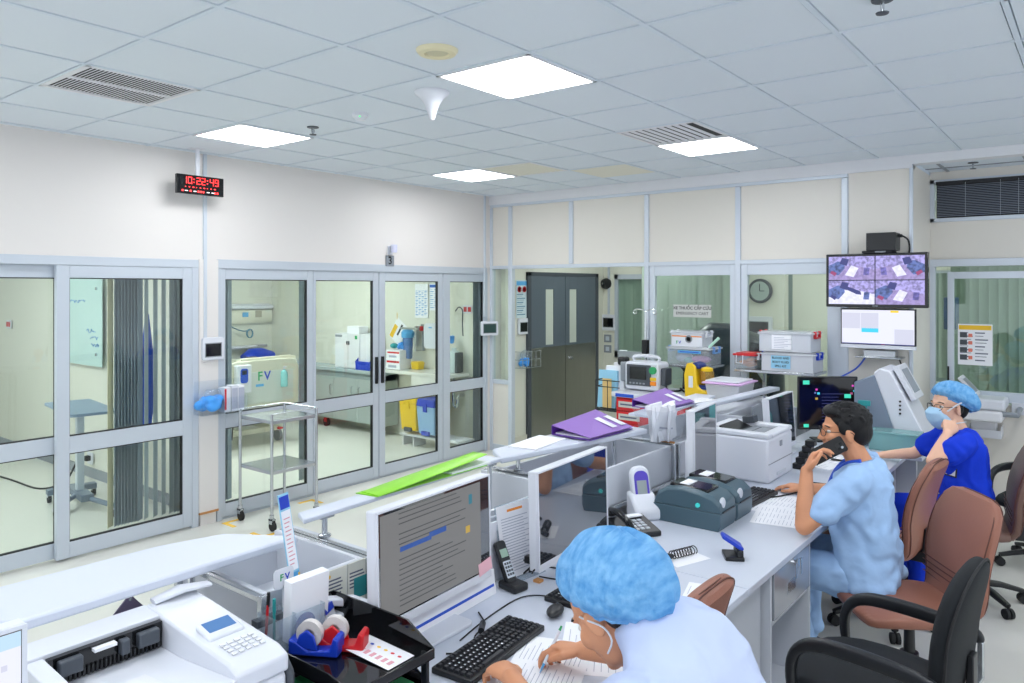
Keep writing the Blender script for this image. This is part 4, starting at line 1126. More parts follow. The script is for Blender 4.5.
for qi, (qx, qz) in enumerate(((-.362, .005), (.004, .005), (-.362, -.197), (.004, -.197))):
    W_, H_ = .358, .195
    p = B().box(qx, -.0315, qz, qx + W_, -.030, qz + H_).build('ward_picture', LAV, t, smooth=False)
    def poly(pts, m, nm, y=-.0325):
        B().prism([(qx + a * W_, qz + c * H_) for a, c in pts], y, y + .0008, 'y').build(nm, m, p, smooth=False)
    fx = (lambda a: 1 - a) if qi == 1 else (lambda a: a)
    poly([(0, 0), (1, 0), (1, .42), (.62, .6), (.3, .6), (0, .45)], TAN if qi != 2 else BEDW, 'floor_tone', -.0321)
    poly([(fx(.0), .62), (fx(.0), .3), (fx(.22), .2), (fx(.36), .5), (fx(.34), .75), (fx(.2), .8)], STB, 'equipment_tone')
    poly([(fx(.03), .3), (fx(.14), .16), (fx(.18), .3), (fx(.07), .4)], DKB if qi == 2 else SRED, 'cart_tone', -.0329)
    poly([(fx(.24), .7), (fx(.4), .6), (fx(.45), .88), (fx(.3), .95)], DKB, 'shade_tone', -.0329)
    if qi != 2: poly([(fx(.36), .2), (fx(.55), .12), (fx(.66), .5), (fx(.5), .62)], BEDW, 'bed_tone', -.0333)
    else: poly([(.35, .8), (.7, .55), (.72, .4), (.62, .42), (.3, .7)], DKB, 'person_tone', -.0333)
    poly([(fx(.76), .2), (fx(.88), .2), (fx(.9), .5), (fx(.78), .52)], LAV2 if qi != 2 else STB, 'stand_tone', -.0331)
B().box(-.02, -.0315, -.214, .02, -.030, -.207).build('maker_mark', MGREY, t)
t = thing('media_box', 'black recorder box with cables standing on top of the wall television', 'recorder', (-1.42, 6.72, 2.222))
B().box(-.115, -.09, .02, .105, .09, .165).build('case', BLACK, t, bevel=.004)
B().box(-.15, -.08, 0, .08, .08, .02).build('foot_plate', BLACKM, t, bevel=.004)
B().box(-.05, -.081, .005, .03, -.08, .015).build('grey_label', MGREY, t)
B().tube([(.105, 0, .14), (.14, 0, .135), (.18, 0, .10), (.19, 0, .02), (.17, 0, -.05)], .007, 8, sub=5).build('cable', BLACKM, t)
B().box(.105, -.015, .125, .135, .015, .15).build('cable_plug', BLACKM, t)
t = thing('schedule_monitor', 'white monitor with pale timetable hung below the wall television', 'monitor', (-1.47, 6.74, 1.60))
B().box(-.285, -.02, -.135, .285, .02, .165).build('case', BLACK, t, bevel=.004)
B().box(-.285, -.021, -.165, .285, .02, -.135).build('chin', WHITE, t, bevel=.003)
s = B().box(-.275, -.0215, -.13, .275, -.02, .155).build('screen', SWH, t, smooth=False)
for x0, x1, z0, z1, m in ((-.27, -.13, .0, .13, SGR), (-.125, .01, .0, .13, SGR), (.13, .27, -.12, 0, SGR), (-.12, .01, -.03, .005, SCY), (.10, .16, .135, .152, SYEL), (-.275, .275, -.13, -.122, DKB), (.03, .06, -.13, -.124, SRED)):
    B().box(x0, -.0222, z0, x1, -.0216, z1).build('timetable_block', m, s, smooth=False)
B().box(-.1, .02, -.1, .1, .14, .1).build('wall_mount', ALUL, t)
t = thing('keyboard_bracket', 'grey steel keyboard bracket on the pillar under the timetable monitor', 'bracket', (-1.46, 6.88, 1.37))
B().box(-.17, -.20, -.012, .17, 0, .0).box(-.12, -.14, 0, .12, -.02, .05).build('tray', STEEL, t, bevel=.003)
B().tube([(.13, -.05, -.01), (.15, -.04, -.1), (.12, -.03, -.3), (.13, -.02, -.55)], .006, 8, sub=5).build('cable', BLACKM, t)
B().tube([(-.12, -.05, -.01), (-.2, -.06, -.12), (-.35, -.1, -.22), (-.44, -.1, -.3)], .007, 8, sub=5).build('blue_cable', BLUEP, t)
tag(B().box(-.045, -.003, -.075, .045, 0, .075).build('blue_notice', mat('teal_paper', (120, 186, 204), .6), loc=(-1.26 - .06, YB - .001, 1.53)), 'small teal notice on the pillar beside the timetable monitor', 'notice')
# window wall on the right: black blind, warning sheet, arm
t = thing('venetian_blind', 'black venetian blind in the high window right of the pillar', 'venetian blind', (0, YR - .03, 0))
B().box(-1.19, -.01, 2.86, .3, .02, 2.89).build('head_rail', BLACK, t)
b = B()
for k in range(19):
    z = 2.58 + k * .0148
    b.prism([(-.006, z - .0035), (-.004, z - .004), (.006, z + .0035), (.004, z + .004)], -1.18, .3, 'x')
b.build('slats', mat('blind_dark_slat', (150, 158, 172), .4), t)
B().box(-1.19, .03, 2.56, .32, .034, 2.88).build('backing', BLACK, t)
b = B()
for x in (-.96, -.70, -.57, -.3): b.cyl((x, -.015, 2.57), (x, -.015, 2.87), .0015, n=6)
b.build('ladder_cords', ALUL, t)
f = B().box(-1.10, -.0, .95, -1.05, .04, 2.08).box(-.52, -.0, .95, -.44, .04, 2.08).box(-1.05, 0, 2.02, -.52, .04, 2.08).box(-1.05, 0, .95, -.52, .04, 1.04)
o = struct(f.build('door_8', ALUL, loc=(0, YR - .03, 0), bevel=.003))
B().box(-1.05, .016, 1.04, -.52, .022, 2.02).build('pane', GLASS, o, smooth=False)
B().box(-1.10, -.015, 1.06, -1.085, .0, 1.24).build('pull_handle', BLACK, o, bevel=.003)
poster('warning_sheet', 'white instruction sheet with yellow heading on the door right of the pillar', (-.89, YR - .018, 1.44), .26, .36, '-y', (9, 2, INK), TAPEY)
t = bpy.data.objects['warning_sheet']
for k in range(4): B().box(-.115, -.0045, .06 - k * .065, -.06, -.004, .105 - k * .065).build('sheet_picture', DGREY, t)
for k in range(4): B().box(-.05, -.0045, .065 - k * .065, -.02, -.004, .095 - k * .065).build('sheet_mark', mat('salmon', (230, 130, 110), .6), t)
t = thing('bedside_terminal', 'white tilted bedside terminal on a wall rail arm behind the woman in blue', 'terminal', (-.72, YR - .02, .98))
R_ = Matrix.Translation((-.19, -.2, .12)) @ Matrix.Rotation(radians(28), 4, 'Y') @ Matrix.Rotation(radians(0), 4, 'X')
B().box(-.10, -.09, -.015, .10, .09, .015, M=R_ @ Matrix.Rotation(radians(20), 4, 'Y')).build('tilted_display', WHITE, t, bevel=.006)
B().box(-.07, -.092, .0155, .07, .06, .0165, M=R_ @ Matrix.Rotation(radians(20), 4, 'Y')).build('display_glass', MGREY, t)
B().box(-.28, -.34, -.06, .08, -.02, .03).build('upper_body', WHITE, t, bevel=.02)
B().box(-.26, -.34, -.16, .06, -.02, -.065).build('lower_body', WHITEM, t, bevel=.02)
B().tube([(.05, -.28, -.09), (.16, -.28, -.09), (.16, -.1, -.07), (.16, 0, -.07)], .022, 12).build('grey_arm', MGREY, t)
B().box(.1, -.03, -.12, .9, 0, -.02).build('wall_rail', WHITE, t, bevel=.003)
t = thing('wall_basket', 'white wall basket under the bedside terminal arm', 'basket', (-.80, YR - .02, .66))
b = B().box(-.12, -.16, 0, .12, 0, .01).box(-.12, -.16, 0, -.115, 0, .1).box(.115, -.16, 0, .12, 0, .1).box(-.12, -.165, 0, .12, -.16, .07)
b.build('tray', WHITE, t, bevel=.004)
B().box(-.11, -.12, .012, .08, -.02, .17).build('white_pack', PAPER, t, bevel=.01)
t = thing('hall_monitor_arm', 'blue-grey bedside device behind the glass beside the pillar', 'device', (-1.14, 8.1, 1.7))
B().box(-.04, -.1, -.15, .06, .1, .15).build('device_body', mat('blue_grey_device', (60, 90, 130), .4), t, bevel=.01)
B().cyl((0, 0, -1.7), (0, 0, -.15), .02).build('stand_pole', STEEL, t)

# ================================================================ the staff desk
XD0, XD1, ZD = -1.93, -1.10, .75
DESK = mat('desk_laminate', (200, 206, 219), .28, var=.015, scale=3)
t = thing('staff_desk', 'long grey staff desk running beside the glazed counter', 'desk', (0, 0, 0))
B().box(XD0, -.4, ZD - .03, XD1, 2.895, ZD).build('desk_top', DESK, t, bevel=.003)
B().box(-2.36, .30, ZD - .03, XD0 - .002, 1.26, ZD).build('desk_extension', DESK, t, bevel=.003)
B().box(-2.34, .32, 0, -2.31, 1.24, .72).build('leg_panel', LGREY, t)
B().box(XD0, 2.90, ZD - .03, XD1, 5.88, ZD).build('desk_top', DESK, t, bevel=.003)
B().box(XD0 + .02, 2.60, 0, -1.16, 2.63, .72).box(-1.19, 2.63, 0, -1.16, 3.19, .72).build('leg_panel', LGREY, t)
B().box(XD0 + .02, -.4, .25, XD0 + .04, 5.85, .72).build('modesty_panel', LGREY, t)
B().box(XD0 + .02, 5.82, 0, -1.16, 5.85, .72).box(XD0 + .02, .2, 0, -1.16, .23, .72).build('end_panel', LGREY, t)
c = B().box(-1.62, 3.20, 0, -1.12, 3.22, .72).box(-1.62, 3.735, 0, -1.12, 3.755, .72).box(-1.62, 3.22, 0, -1.6, 3.735, .72).box(-1.6, 3.22, .05, -1.13, 3.735, .07).box(-1.6, 3.22, .47, -1.13, 3.735, .49).build('drawer_pedestal', LGREY, t, bevel=.002)
d = B().box(-1.14, 3.235, .50, -1.115, 3.725, .715).build('drawer', mat('silver_drawer', (196, 200, 208), .18, .55), t, bevel=.002)
d1 = B().box(-1.116, 3.40, .565, -1.110, 3.50, .615).build('label_holder', STEEL, d, bevel=.001)
B().cyl((-1.115, 3.50, .68), (-1.098, 3.50, .68), .012).build('lock', CHROME, d)
B().box(-1.10, 3.485, .665, -1.096, 3.515, .70).box(-1.098, 3.53, .62, -1.094, 3.548, .695).box(-1.098, 3.46, .62, -1.094, 3.475, .69).build('key_bunch', STEEL, d, bevel=.001)
t = thing('end_counter', 'grey counter at the far end of the desk under the analyser', 'counter', (0, 0, 0))
B().box(-1.93, 5.89, ZD - .03, -1.0, 6.80, ZD).build('counter_top', DESK, t, bevel=.003)
B().box(-1.9, 5.92, 0, -1.04, 5.95, .72).build('side_panel', LGREY, t)
B().box(-1.9, 6.7, 0, -1.04, 6.76, .72).build('side_panel', LGREY, t)

t = thing('desk_screen', 'low white desk screen with a dark top rail between the printer and the organiser', 'desk screen', (-1.975, 1.30, 0))
B().box(-.01, -.03, 0, .01, .20, .93).build('screen_panel', WHITEM, t)
B().box(-.015, -.03, .93, .015, .20, .95).build('dark_rail', DGREY, t)
# public-side modules behind the desk: white open boxes on steel tube frames, ledges on chrome posts
def module(label, y0, y1, zt=1.0, x0=-2.52, x1=-2.02, closed=True):
    t = thing('counter_module', label, 'counter', (0, 0, 0), group='white counter modules behind the desk')
    q = .018
    B().box(x0, y0, .80, x1, y0 + q, zt).build('end_panel', LGREY, t, bevel=.002)
    B().box(x0, y1 - q, .80, x1, y1, zt).build('end_panel', LGREY, t, bevel=.002)
    B().box(x1 - q, y0 + q, .80, x1, y1 - q, zt).build('staff_panel', LGREY, t, bevel=.002)
    if closed: B().box(x0, y0 + q, .80, x0 + q, y1 - q, zt - .02).build('public_panel', LGREY, t, bevel=.002)
    B().box(x0 + q if closed else x1 - .16, y0 + q, .80, x1 - q, y1 - q, .815).build('box_floor', LGREY, t)
    B().box(x0, y0 + .02, .02, x0 + .02, y1 - .02, .78).build('lower_panel', LGREY, t)
    for x in (x0 + .012, x1 + .012):
        for y in (y0 - .012, y1 + .012):
            B().box(x - .012, y - .0105, 0, x + .012, y + .0105, zt + .002).build('frame_post', STEEL, t, bevel=.002)
    b = B()
    for y in (y0 - .012, y1 + .012): b.box(x0 + .02, y - .009, zt - .018, x1, y + .009, zt - .001)
    b.box(x1 + .003, y0, .78, x1 + .02, y1, .80)
    b.build('frame_rail', STEEL, t, bevel=.002)
    return t
M_ = [module('nearest short white counter module, behind the black organiser', 1.33, 1.725), module('white counter module behind the large document monitor', 1.775, 2.95, closed=False), module('white counter module behind the second monitor', 3.03, 4.08), module('farthest white counter module, beyond the bunch of papers', 4.16, 5.35)]
for y, z, lab in ((1.85, .9, 'torn brown cardboard strip on the end of the nearest module'), (4.155, .93, 'torn brown cardboard strip on the far module end')):
    o = B().prism([(-.05, -.08), (.0, -.08), (.01, .0), (.05, .08), (-.05, .08), (-.03, .03)], 0, .004, 'y').build('cardboard_strip', CARD, loc=(-2.08 if y > 3 else -2.10, y - (.001 if y > 3 else .08), z), smooth=False)
    tag(o, lab, 'cardboard', 'torn cardboard strips')
LEDGE = mat('ledge_white', (210, 216, 229), .3, var=.012)
def ledge(label, poly, z, posts, th=.032, base0=1.002):
    t = thing('ledge', label, 'ledge', (0, 0, z), group='white transaction ledges')
    B().prism(poly, -th, 0, 'z').build('ledge_board', LEDGE, t, bevel=th * .25)
    for pp in posts:
        x, y = pp[:2]
        base = pp[2] if len(pp) > 2 else base0
        p = B().cyl((x, y, base - z), (x, y, -th), .011).build('post', CHROME, t)
        B().lathe([(.0, 0), (.024, 0), (.024, .006), (.012, .01)], (x, y, base - .001 - z), n=16).build('post_foot', STEEL, p)
        B().box(x - .02, y - .03, -th - .01, x + .02, y + .03, -th).build('post_fitting', STEEL, p)
ledge('near white ledge with a clear view of its flat top', [(-2.14, .72), (-2.14, 1.545), (-2.36, 1.40), (-2.415, 1.2), (-2.44, .60), (-2.19, .66)], 1.10, [(-2.395, .78), (-2.36, 1.285)], base0=.001)
ledge('narrow white ledge carrying the lime green folder', [(-2.27, 1.66), (-2.33, 2.87), (-2.43, 2.86), (-2.36, 1.70)], 1.10, [(-2.31, 1.784), (-2.35, 2.80, .001)], .018)
ledge('white ledge carrying papers and the nearer purple folder', [(-2.335, 2.87), (-2.13, 4.0), (-2.45, 4.05), (-2.50, 3.0)], 1.10, [(-2.36, 3.039), (-2.30, 3.9, .816)])
ledge('grey edged ledge carrying the farther purple folder', [(-2.29, 4.42), (-2.38, 5.58), (-2.55, 5.58), (-2.50, 4.42)], 1.10, [(-2.40, 4.6, .816), (-2.42, 5.3, .816)], .018)
ledge('far white ledge behind the third monitor', [(-2.25, 5.02), (-2.15, 6.38), (-2.25, 6.38), (-2.32, 5.05)], 1.10, [(-2.27, 5.2), (-2.22, 6.2)])
# what lies on the ledges
t = thing('plastic_folder', 'lime green plastic folder with papers on the narrow ledge', 'folder', (-2.335, 2.36, 1.101))
B().prism([(-.055, -.36), (.055, -.34), (.055, .34), (-.055, .36)], 0, .003, 'z').build('back_cover', LIME, t)
B().loft([(.01, -.34, .004), (.01, -.1, .02), (.0, .2, .035), (-.01, .36, .045)], [(.055, .003), (.055, .003), (.05, .003), (.045, .003)], n=8, up=(0, 0, 1), power=6).build('front_cover', LIME, t)
B().box(-.04, .1, .003, .05, .37, .012).build('papers', PAPER, t)
def binder(label, loc, rz, L=.52, W=.30, lift=.08):
    t = thing('binder', label, 'binder', loc, rz=rz, group='purple binders on the ledges')
    B().prism([(-W/2, -L/2), (W/2, -L/2), (W/2, L/2), (-W/2, L/2)], 0, .004, 'z').build('back_cover', PURPLED, t)
    # front cover rises towards the spine side; open wedge at the far end
    B().add([(W/2, -L/2, .012), (W/2, L/2, .012), (-W/2, L/2, lift), (-W/2, -L/2, lift * .6), (W/2, -L/2, .016), (W/2, L/2, .016), (-W/2, L/2, lift + .004), (-W/2, -L/2, lift * .6 + .004)],
            [(3,2,1,0),(4,5,6,7),(0,1,5,4),(1,2,6,5),(2,3,7,6),(3,0,4,7)]).build('front_cover', PURPLE, t)
    B().add([(-W/2, -L/2, .0), (-W/2, L/2, .0), (-W/2, L/2, lift), (-W/2, -L/2, lift * .6), (-W/2 - .004, -L/2, .0), (-W/2 - .004, L/2, .0), (-W/2 - .004, L/2, lift), (-W/2 - .004, -L/2, lift * .6)],
            [(3,2,1,0),(4,5,6,7),(0,1,5,4),(1,2,6,5),(2,3,7,6),(3,0,4,7)]).build('spine', PURPLED, t)
    B().prism([(-W/2 + .01, -L/2 + .02), (W/2 - .02, -L/2 + .02), (W/2 - .02, L/2 + .03), (-W/2 + .01, L/2 + .03)], .0045, .011, 'z').build('papers', PAPER, t)
    for y in (L * .12, L * .34):
        z = .016 + (lift - .012) * .3
        B().add([(W*.38, y, .02 + lift*.12), (W*.38, y + .05, .02 + lift*.125), (-W*.12, y + .05, .016 + lift*.62), (-W*.12, y, .016 + lift*.60)], [(0,1,2,3)]).build('white_label', PAPER, t, solid=.001)
    return t
binder('nearer purple binder lying on the papers of the white ledge', (-2.31, 3.68, 1.108), radians(-2), .44, .26, .085)
binder('farther purple binder on the grey edged ledge before the red cart', (-2.46, 4.86, 1.104), radians(-4), .44, .24, .085)
def sheet(name, label, loc, rz, w, l, lines=10, h=.0012, cat='paper', group=None, cols=2, m=None):
    t = thing(name, label, cat, loc, rz=rz, group=group)
    B().box(-w/2, -l/2, 0, w/2, l/2, h).build('page', m or PAPER, t, smooth=False)
    b = B()
    for k in range(lines):
        x = -w/2 + w * (.08 + .86 * k / max(lines, 1))
        for q in range(cols):
            y0 = -l/2 + l * (.07 + q * .88 / cols)
            b.box(x, y0, h, x + .0022, y0 + l * .86 / cols * (.5 + .45 * ((k * 7 + q * 3) % 5) / 5), h + .0004)
    b.build('print', INKL, t, smooth=False)
    return t
sheet('loose_paper', 'loose papers spread at the near end under the nearer purple binder', (-2.40, 3.26, 1.101), .12, .17, .34, 0, .006)
sheet('loose_paper', 'curled white sheet sticking out from the farther purple binder', (-2.37, 5.2, 1.101), -.3, .15, .3, 6, .005)
t = thing('paper_holder', 'clear holder stuffed with a bunch of rolled white papers', 'paper holder', (-2.12, 4.16, 1.003))
t.scale = (1.15, 1.35, 1.05)
b = B().add([(-.05, -.09, 0), (.05, -.09, 0), (.05, .09, 0), (-.05, .09, 0), (-.09, -.13, .2), (.10, -.14, .2), (.10, .14, .2), (-.09, .13, .2)], [(3,2,1,0),(0,1,5,4),(1,2,6,5),(2,3,7,6),(3,0,4,7)])
b.build('clear_bag', glassmat('clear_film', (248, 250, 252), 1.0, milk=.03), t)
random.seed(11)
for k in range(9):
    a = random.uniform(-.6, .6); x = random.uniform(-.04, .04); y = -.07 + .14 * k / 8
    M2 = Matrix.Translation((x, y, .01)) @ Matrix.Rotation(radians(-14 + 28 * k / 8), 4, 'X') @ Matrix.Rotation(radians(random.uniform(-12, 12)), 4, 'Y') @ Matrix.Rotation(a, 4, 'Z')
    L = random.uniform(.17, .24)
    s_ = B().loft([(0, 0, 0), (0, 0, L * .5), (.004, 0, L)], [(.045, .007), (.05, .012), (.055, .016)], n=10, up=(1, 0, 0), M=M2).build('rolled_paper', PAPER, t)
    if k % 3 == 0: B().box(.0165, -.03, L * .4, .0175, .03, L * .45, M=M2).build('print', INKL, s_)

# ---------------------------------------------------------------- monitors
BSCR = mat('dark_glossy_screen', (44, 48, 55), .03, var=.02, spec=.8, coat=1.0)
BSCR.node_tree.nodes['Principled BSDF'].inputs['Coat IOR'].default_value = 2.2
BSCR.node_tree.nodes['Principled BSDF'].inputs['Coat Roughness'].default_value = .03
def monitor(label, loc, yaw, tilt, w, h, group='white desktop monitors', bez=.008, chin=.028, back=None):
    """screen looks along +x; origin at the middle of the lower edge"""
    t = thing('desktop_monitor', label, 'monitor', loc, group=group)
    R = Euler((0, -tilt, yaw)).to_matrix().to_4x4()
    zb = loc[2] - ZD
    B(R).box(-.045, -w/2, 0, -.002, w/2, h).build('case', WHITE, t, bevel=.006)
    f = B(R)
    f.box(-.002, -w/2, 0, .004, w/2, chin).box(-.002, -w/2, h - bez, .004, w/2, h).box(-.002, -w/2, chin, .004, -w/2 + bez, h - bez).box(-.002, w/2 - bez, chin, .004, w/2, h - bez)
    f.build('front_frame', WHITE, t, bevel=.0015)
    s = B(R).box(-.003, -w/2 + bez, chin, .001, w/2 - bez, h - bez).build('screen', BSCR, t, smooth=False)
    b = B().box(-.11, -.045, -zb + .012, -.075, .045, h * .55 - .0)
    b.box(-.085, -.04, h * .35, -.04, .04, h * .55)
    b.build('stand_neck', WHITE, t, bevel=.006)
    B().prism(rrect(-.20, -.12, .06, .12, .03), -zb + .001, -zb + .013, 'z').build('stand_foot', WHITE, t, bevel=.003)
    return t, R, s
DIMT = em('dim_text', (118, 120, 126), .5); DIMP = em('dim_page', (112, 112, 108), .55); DIMB = em('dim_blue', (44, 84, 160), .7); DIMC = em('dim_teal', (60, 130, 150), .6); DIMY = em('dim_amber', (190, 160, 70), .7)
mon1, R1, s1 = monitor('nearest large white monitor showing a dim document with a blue line', (-1.80, 1.876, .849), radians(4), radians(1.1), .603, .385)
B(R1).box(.0012, -.285, .034, .0015, .24, .368).build('document_page', em('dim_document', (128, 129, 130), .6), s1, smooth=False)
b = B(R1)
random.seed(5)
for k in range(19):
    z = .355 - k * .0165
    if k in (3, 7, 8): continue
    b.box(.0016, -.20, z, .0019, -.20 + random.uniform(.2, .36), z + .0035)
b.build('document_text', em('dark_text', (84, 86, 90), .5), s1, smooth=False)
B(R1).box(.0016, -.195, .232, .0021, -.04, .248).box(.0016, -.05, .240, .0021, .04, .258).build('blue_highlight', DIMB, s1, smooth=False)
B(R1).box(.0016, .17, .30, .0021, .19, .335).build('teal_mark', DIMC, s1, smooth=False)
B(R1).box(.0016, .15, .20, .0021, .175, .225).build('amber_mark', DIMY, s1, smooth=False)
o = B(R1).box(.0045, .225, -.012, .0055, .305, .035, M=Matrix.Rotation(radians(8), 4, 'X')).build('sticky_note', PINK, loc=(-1.80, 1.876, .849), smooth=False)
tag(o, 'pink sticky note on the lower corner of the nearest monitor', 'sticky note')
monitor('second white monitor with a black mirror-like screen', (-1.79, 2.712, .80), radians(4), radians(1.3), .602, .40)
monitor('third white monitor standing before the far laser printer', (-1.80, 4.08, .80), radians(6), radians(.5), .40, .455, chin=.04)
monitor('fourth white monitor far along the desk beside the laser printer', (-1.80, 5.43, .78), radians(0), radians(4), .52, .39)
t = thing('patient_monitor', 'black upright monitor with coloured vital readings at the far desk end', 'monitor', (-1.68, 6.08, ZD))
R = Matrix.Rotation(radians(-52), 4, 'Z')
B(R).box(-.03, -.23, .09, .0, .23, .50).build('case', BLACK, t, bevel=.005)
s = B(R).box(-.001, -.222, .10, .0015, .222, .49).build('screen', GLOSSB, t, smooth=False)
for y, z, w_, m in ((-.17, .455, .05, SGN), (-.09, .40, .016, SPK), (.19, .43, .016, SPK), (-.075, .37, .02, SCY), (-.10, .375, .014, STB), (-.09, .33, .02, DIMY), (.18, .37, .02, SRED), (.2, .39, .012, SCY), (.15, .35, .05, SGN), (-.17, .12, .04, SGN)):
    B(R).box(.0016, y - w_/2, z - w_/4 - .003, .002, y + w_/2, z + w_/4 + .003).build('reading', m, s, smooth=False)
b = B(R)
for k in range(10): b.box(.0016, -.05, .14 + k * .025, .0019, .12 - .02 * (k % 3), .143 + k * .025)
b.build('reading_lines', DKB, s, smooth=False)
B(R).box(-.07, -.03, .01, -.03, .03, .3).box(-.12, -.1, 0, .05, .1, .012).build('stand', BLACK, t, bevel=.004)

# ---------------------------------------------------------------- printers and devices
def laser_printer(label, loc, rz=0, big=False):
    t = thing('laser_printer', label, 'printer', loc, rz=rz, group='white laser printers')
    return t
t = laser_printer('large white laser printer with blue display nearest the camera', (-1.89, .93, ZD))
t.scale = (.93, .92, .97)
# front looks along +x
B().box(-.26, -.26, 0, .24, .26, .20).build('lower_body', WHITE, t, bevel=.015)
P = [(-.26, .20), (.245, .20), (.245, .245), (.20, .262), (-.26, .30)]
B().prism(P, .10, .262, 'y').build('control_side', WHITE, t, bevel=.008)
b = B().prism([(-.26, .20), (.245, .20), (.245, .235), (-.02, .21), (-.26, .205)], -.262, .10, 'y')
b.prism([(-.26, .20), (-.17, .20), (-.17, .292), (-.26, .30)], -.262, .10, 'y')
b.prism([(-.17, .2), (.245, .2), (.245, .245), (.18, .265), (-.17, .285)], -.262, -.215, 'y')
b.build('top_cover', WHITE, t, bevel=.006)
u = B().box(-.168, -.21, .212, -.150, .098, .282).build('paper_slot', GLOSSB, t)
for k, y in enumerate((-.19, -.03, .02)): B().box(-.15, y, .235, -.125, y + (.06, .025, .06)[k], .275).build('roller_guide', DGREY, u, bevel=.004)
b = B()
for k in range(26): b.box(-.15, -.205 + k * .0115, .213, -.143, -.20 + k * .0115, .236)
b.build('slot_ribs', BLACK, u)
B().box(-.15, -.10, .268, -.13, -.04, .276).build('white_label', PAPER, u)
B().prism([(.02, .0), (.16, .0), (.18, .02), (.18, .075), (.0, .075), (.0, .02)], 0, .004, 'z', M=Matrix.Translation((0, -.10, .221)) @ Matrix.Rotation(radians(-5.4), 4, 'Y')).build('output_flap', WHITEM, t, bevel=.002)
MD = Matrix.Translation((.02, .18, .279)) @ Matrix.Rotation(radians(4.6), 4, 'Y')
d = B().box(-.035, -.055, -.006, .05, .055, .012, M=MD @ Matrix.Rotation(radians(8), 4, 'Y')).build('display_block', WHITE, t, bevel=.006)
B().box(-.026, -.042, .0122, .022, .042, .0132, M=MD @ Matrix.Rotation(radians(8), 4, 'Y')).build('blue_display', em('printer_display', (74, 130, 196), .75), d)
b = B()
for i in range(4):
    for j in range(5): b.box(.085 + i * .02, -.05 + j * .022, 0, .097 + i * .02, -.036 + j * .022, .003, M=MD)
b.build('keypad', WHITEM, t)
B().box(.2451, .17, .16, .2462, .19, .175).build('front_mark', BLACK, t)
B().box(.2451, -.22, .05, .2465, .1, .19).build('front_tray', WHITEM, t, bevel=.003)
B().prism([(-.2, .0), (.22, .0), (.245, .06), (.245, .19), (.2, .235), (-.2, .25)], .262, .285, 'y').build('grey_side', DGREY, t, bevel=.012)
B().loft([(-.25, .12, .305), (-.245, .21, .318), (-.24, .30, .308)], [(.02, .006), (.03, .006), (.02, .005)], n=12, up=(0, 0, 1), power=4).build('raised_guide', WHITE, t)
t = laser_printer('white office laser printer behind the third monitor, far along the desk', (-1.79, 4.73, ZD))
B().box(-.20, -.22, 0, .20, .22, .27).build('lower_body', WHITE, t, bevel=.015)
b = B().box(-.20, -.22, .27, .20, -.15, .30).box(-.20, .15, .27, .20, .22, .30).box(.13, -.15, .27, .20, .15, .292).box(-.2, -.15, .27, -.14, .15, .31)
b.build('top_cover', WHITE, t, bevel=.008)
B().box(-.14, -.15, .268, .13, .15, .274).build('output_tray', DGREY, t)
B().prism([(-.14, .274), (-.05, .274), (-.14, .31)], -.15, .15, 'y').build('dark_slope', BLACK, t)
B().box(.198, -.215, .115, .202, .215, .12).build('tray_gap', MGREY, t)
B().box(.2, -.08, .03, .206, .08, .05).build('tray_grip', LGREY, t, bevel=.003)
B().box(.2, -.02, .2, .203, .02, .235).build('front_mark', MGREY, t)
B().box(-.05, .12, .30, .03, .19, .345, M=Matrix.Rotation(radians(-8), 4, 'Y')).build('control_display', DGREY, t, bevel=.004)
b = B().box(.05, -.1, .274, .12, .1, .285).box(-.02, -.13, .274, .03, .13, .28)
b.build('paper_stop', MGREY, t)
ZEB = mat('slate_plastic', (72, 96, 108), .38, var=.03)
def label_printer(label, y):
    t = thing('label_printer', label, 'label printer', (-1.635, y, ZD), group='slate label printers')
    P = [(-.165, .0), (.165, .0), (.175, .03), (.175, .088), (-.185, .088), (-.185, .03)]
    B().prism(P, -.10, .10, 'y').build('lower_body', ZEB, t, bevel=.004)
    P2 = [(-.185, .0895), (.175, .0895), (.172, .135), (.135, .165), (.06, .182), (-.03, .19), (-.11, .18), (-.165, .145)]
    u = B()
    n2 = len(P2)
    vs = [(x, y, z) for y in (-.10, -.082, .082, .10) for x, z in [(px * (1 if abs(y) < .09 else .985), pz - (0 if abs(y) < .09 else (.014 if pz > .12 else 0))) for px, pz in P2]]
    fs = [tuple(range(n2))[::-1], tuple(range(3 * n2, 4 * n2))] + [(q * n2 + i, q * n2 + (i + 1) % n2, (q + 1) * n2 + (i + 1) % n2, (q + 1) * n2 + i) for q in range(3) for i in range(n2)]
    u.add(vs, fs).build('upper_cover', ZEB, t, bevel=.005, ang=30)
    b = B().box(-.12, -.068, .172, .09, .068, .191, M=Matrix.Rotation(radians(3), 4, 'Y'))
    b.build('top_window', GLOSSB, t, bevel=.008)
    B().box(-.07, -.05, .191, -.02, .05, .1935, M=Matrix.Rotation(radians(3), 4, 'Y')).build('white_label', PAPER, t)
    B().cyl((.06, -.098, .115), (.06, -.108, .115), .011).build('cyan_button', em('cyan_light', (60, 200, 200), .8), t)
    B().box(.168, -.07, .088, .18, .07, .094).build('label_slot', BLACK, t)
    B().ell((.165, -.05, .13), (.012, .03, .03), 14, 8).build('white_dot', LGREY, t)
    return t
a = label_printer('nearer slate grey label printer with cyan button', 3.575)
b_ = dup(a, (-1.635, 3.80, ZD), label='farther slate grey label printer, partly behind its twin')
B().tube([(-1.83, 3.9, .78), (-1.9, 4.0, .77), (-1.75, 4.3, .757), (-1.5, 4.2, .757), (-1.35, 4.55, .757), (-1.28, 4.75, .757)], .004, 6, sub=6).build('desk_cable', BLACKM)
tag(bpy.data.objects['desk_cable'], 'thin black cable running over the desk past the keyboard', 'cable')
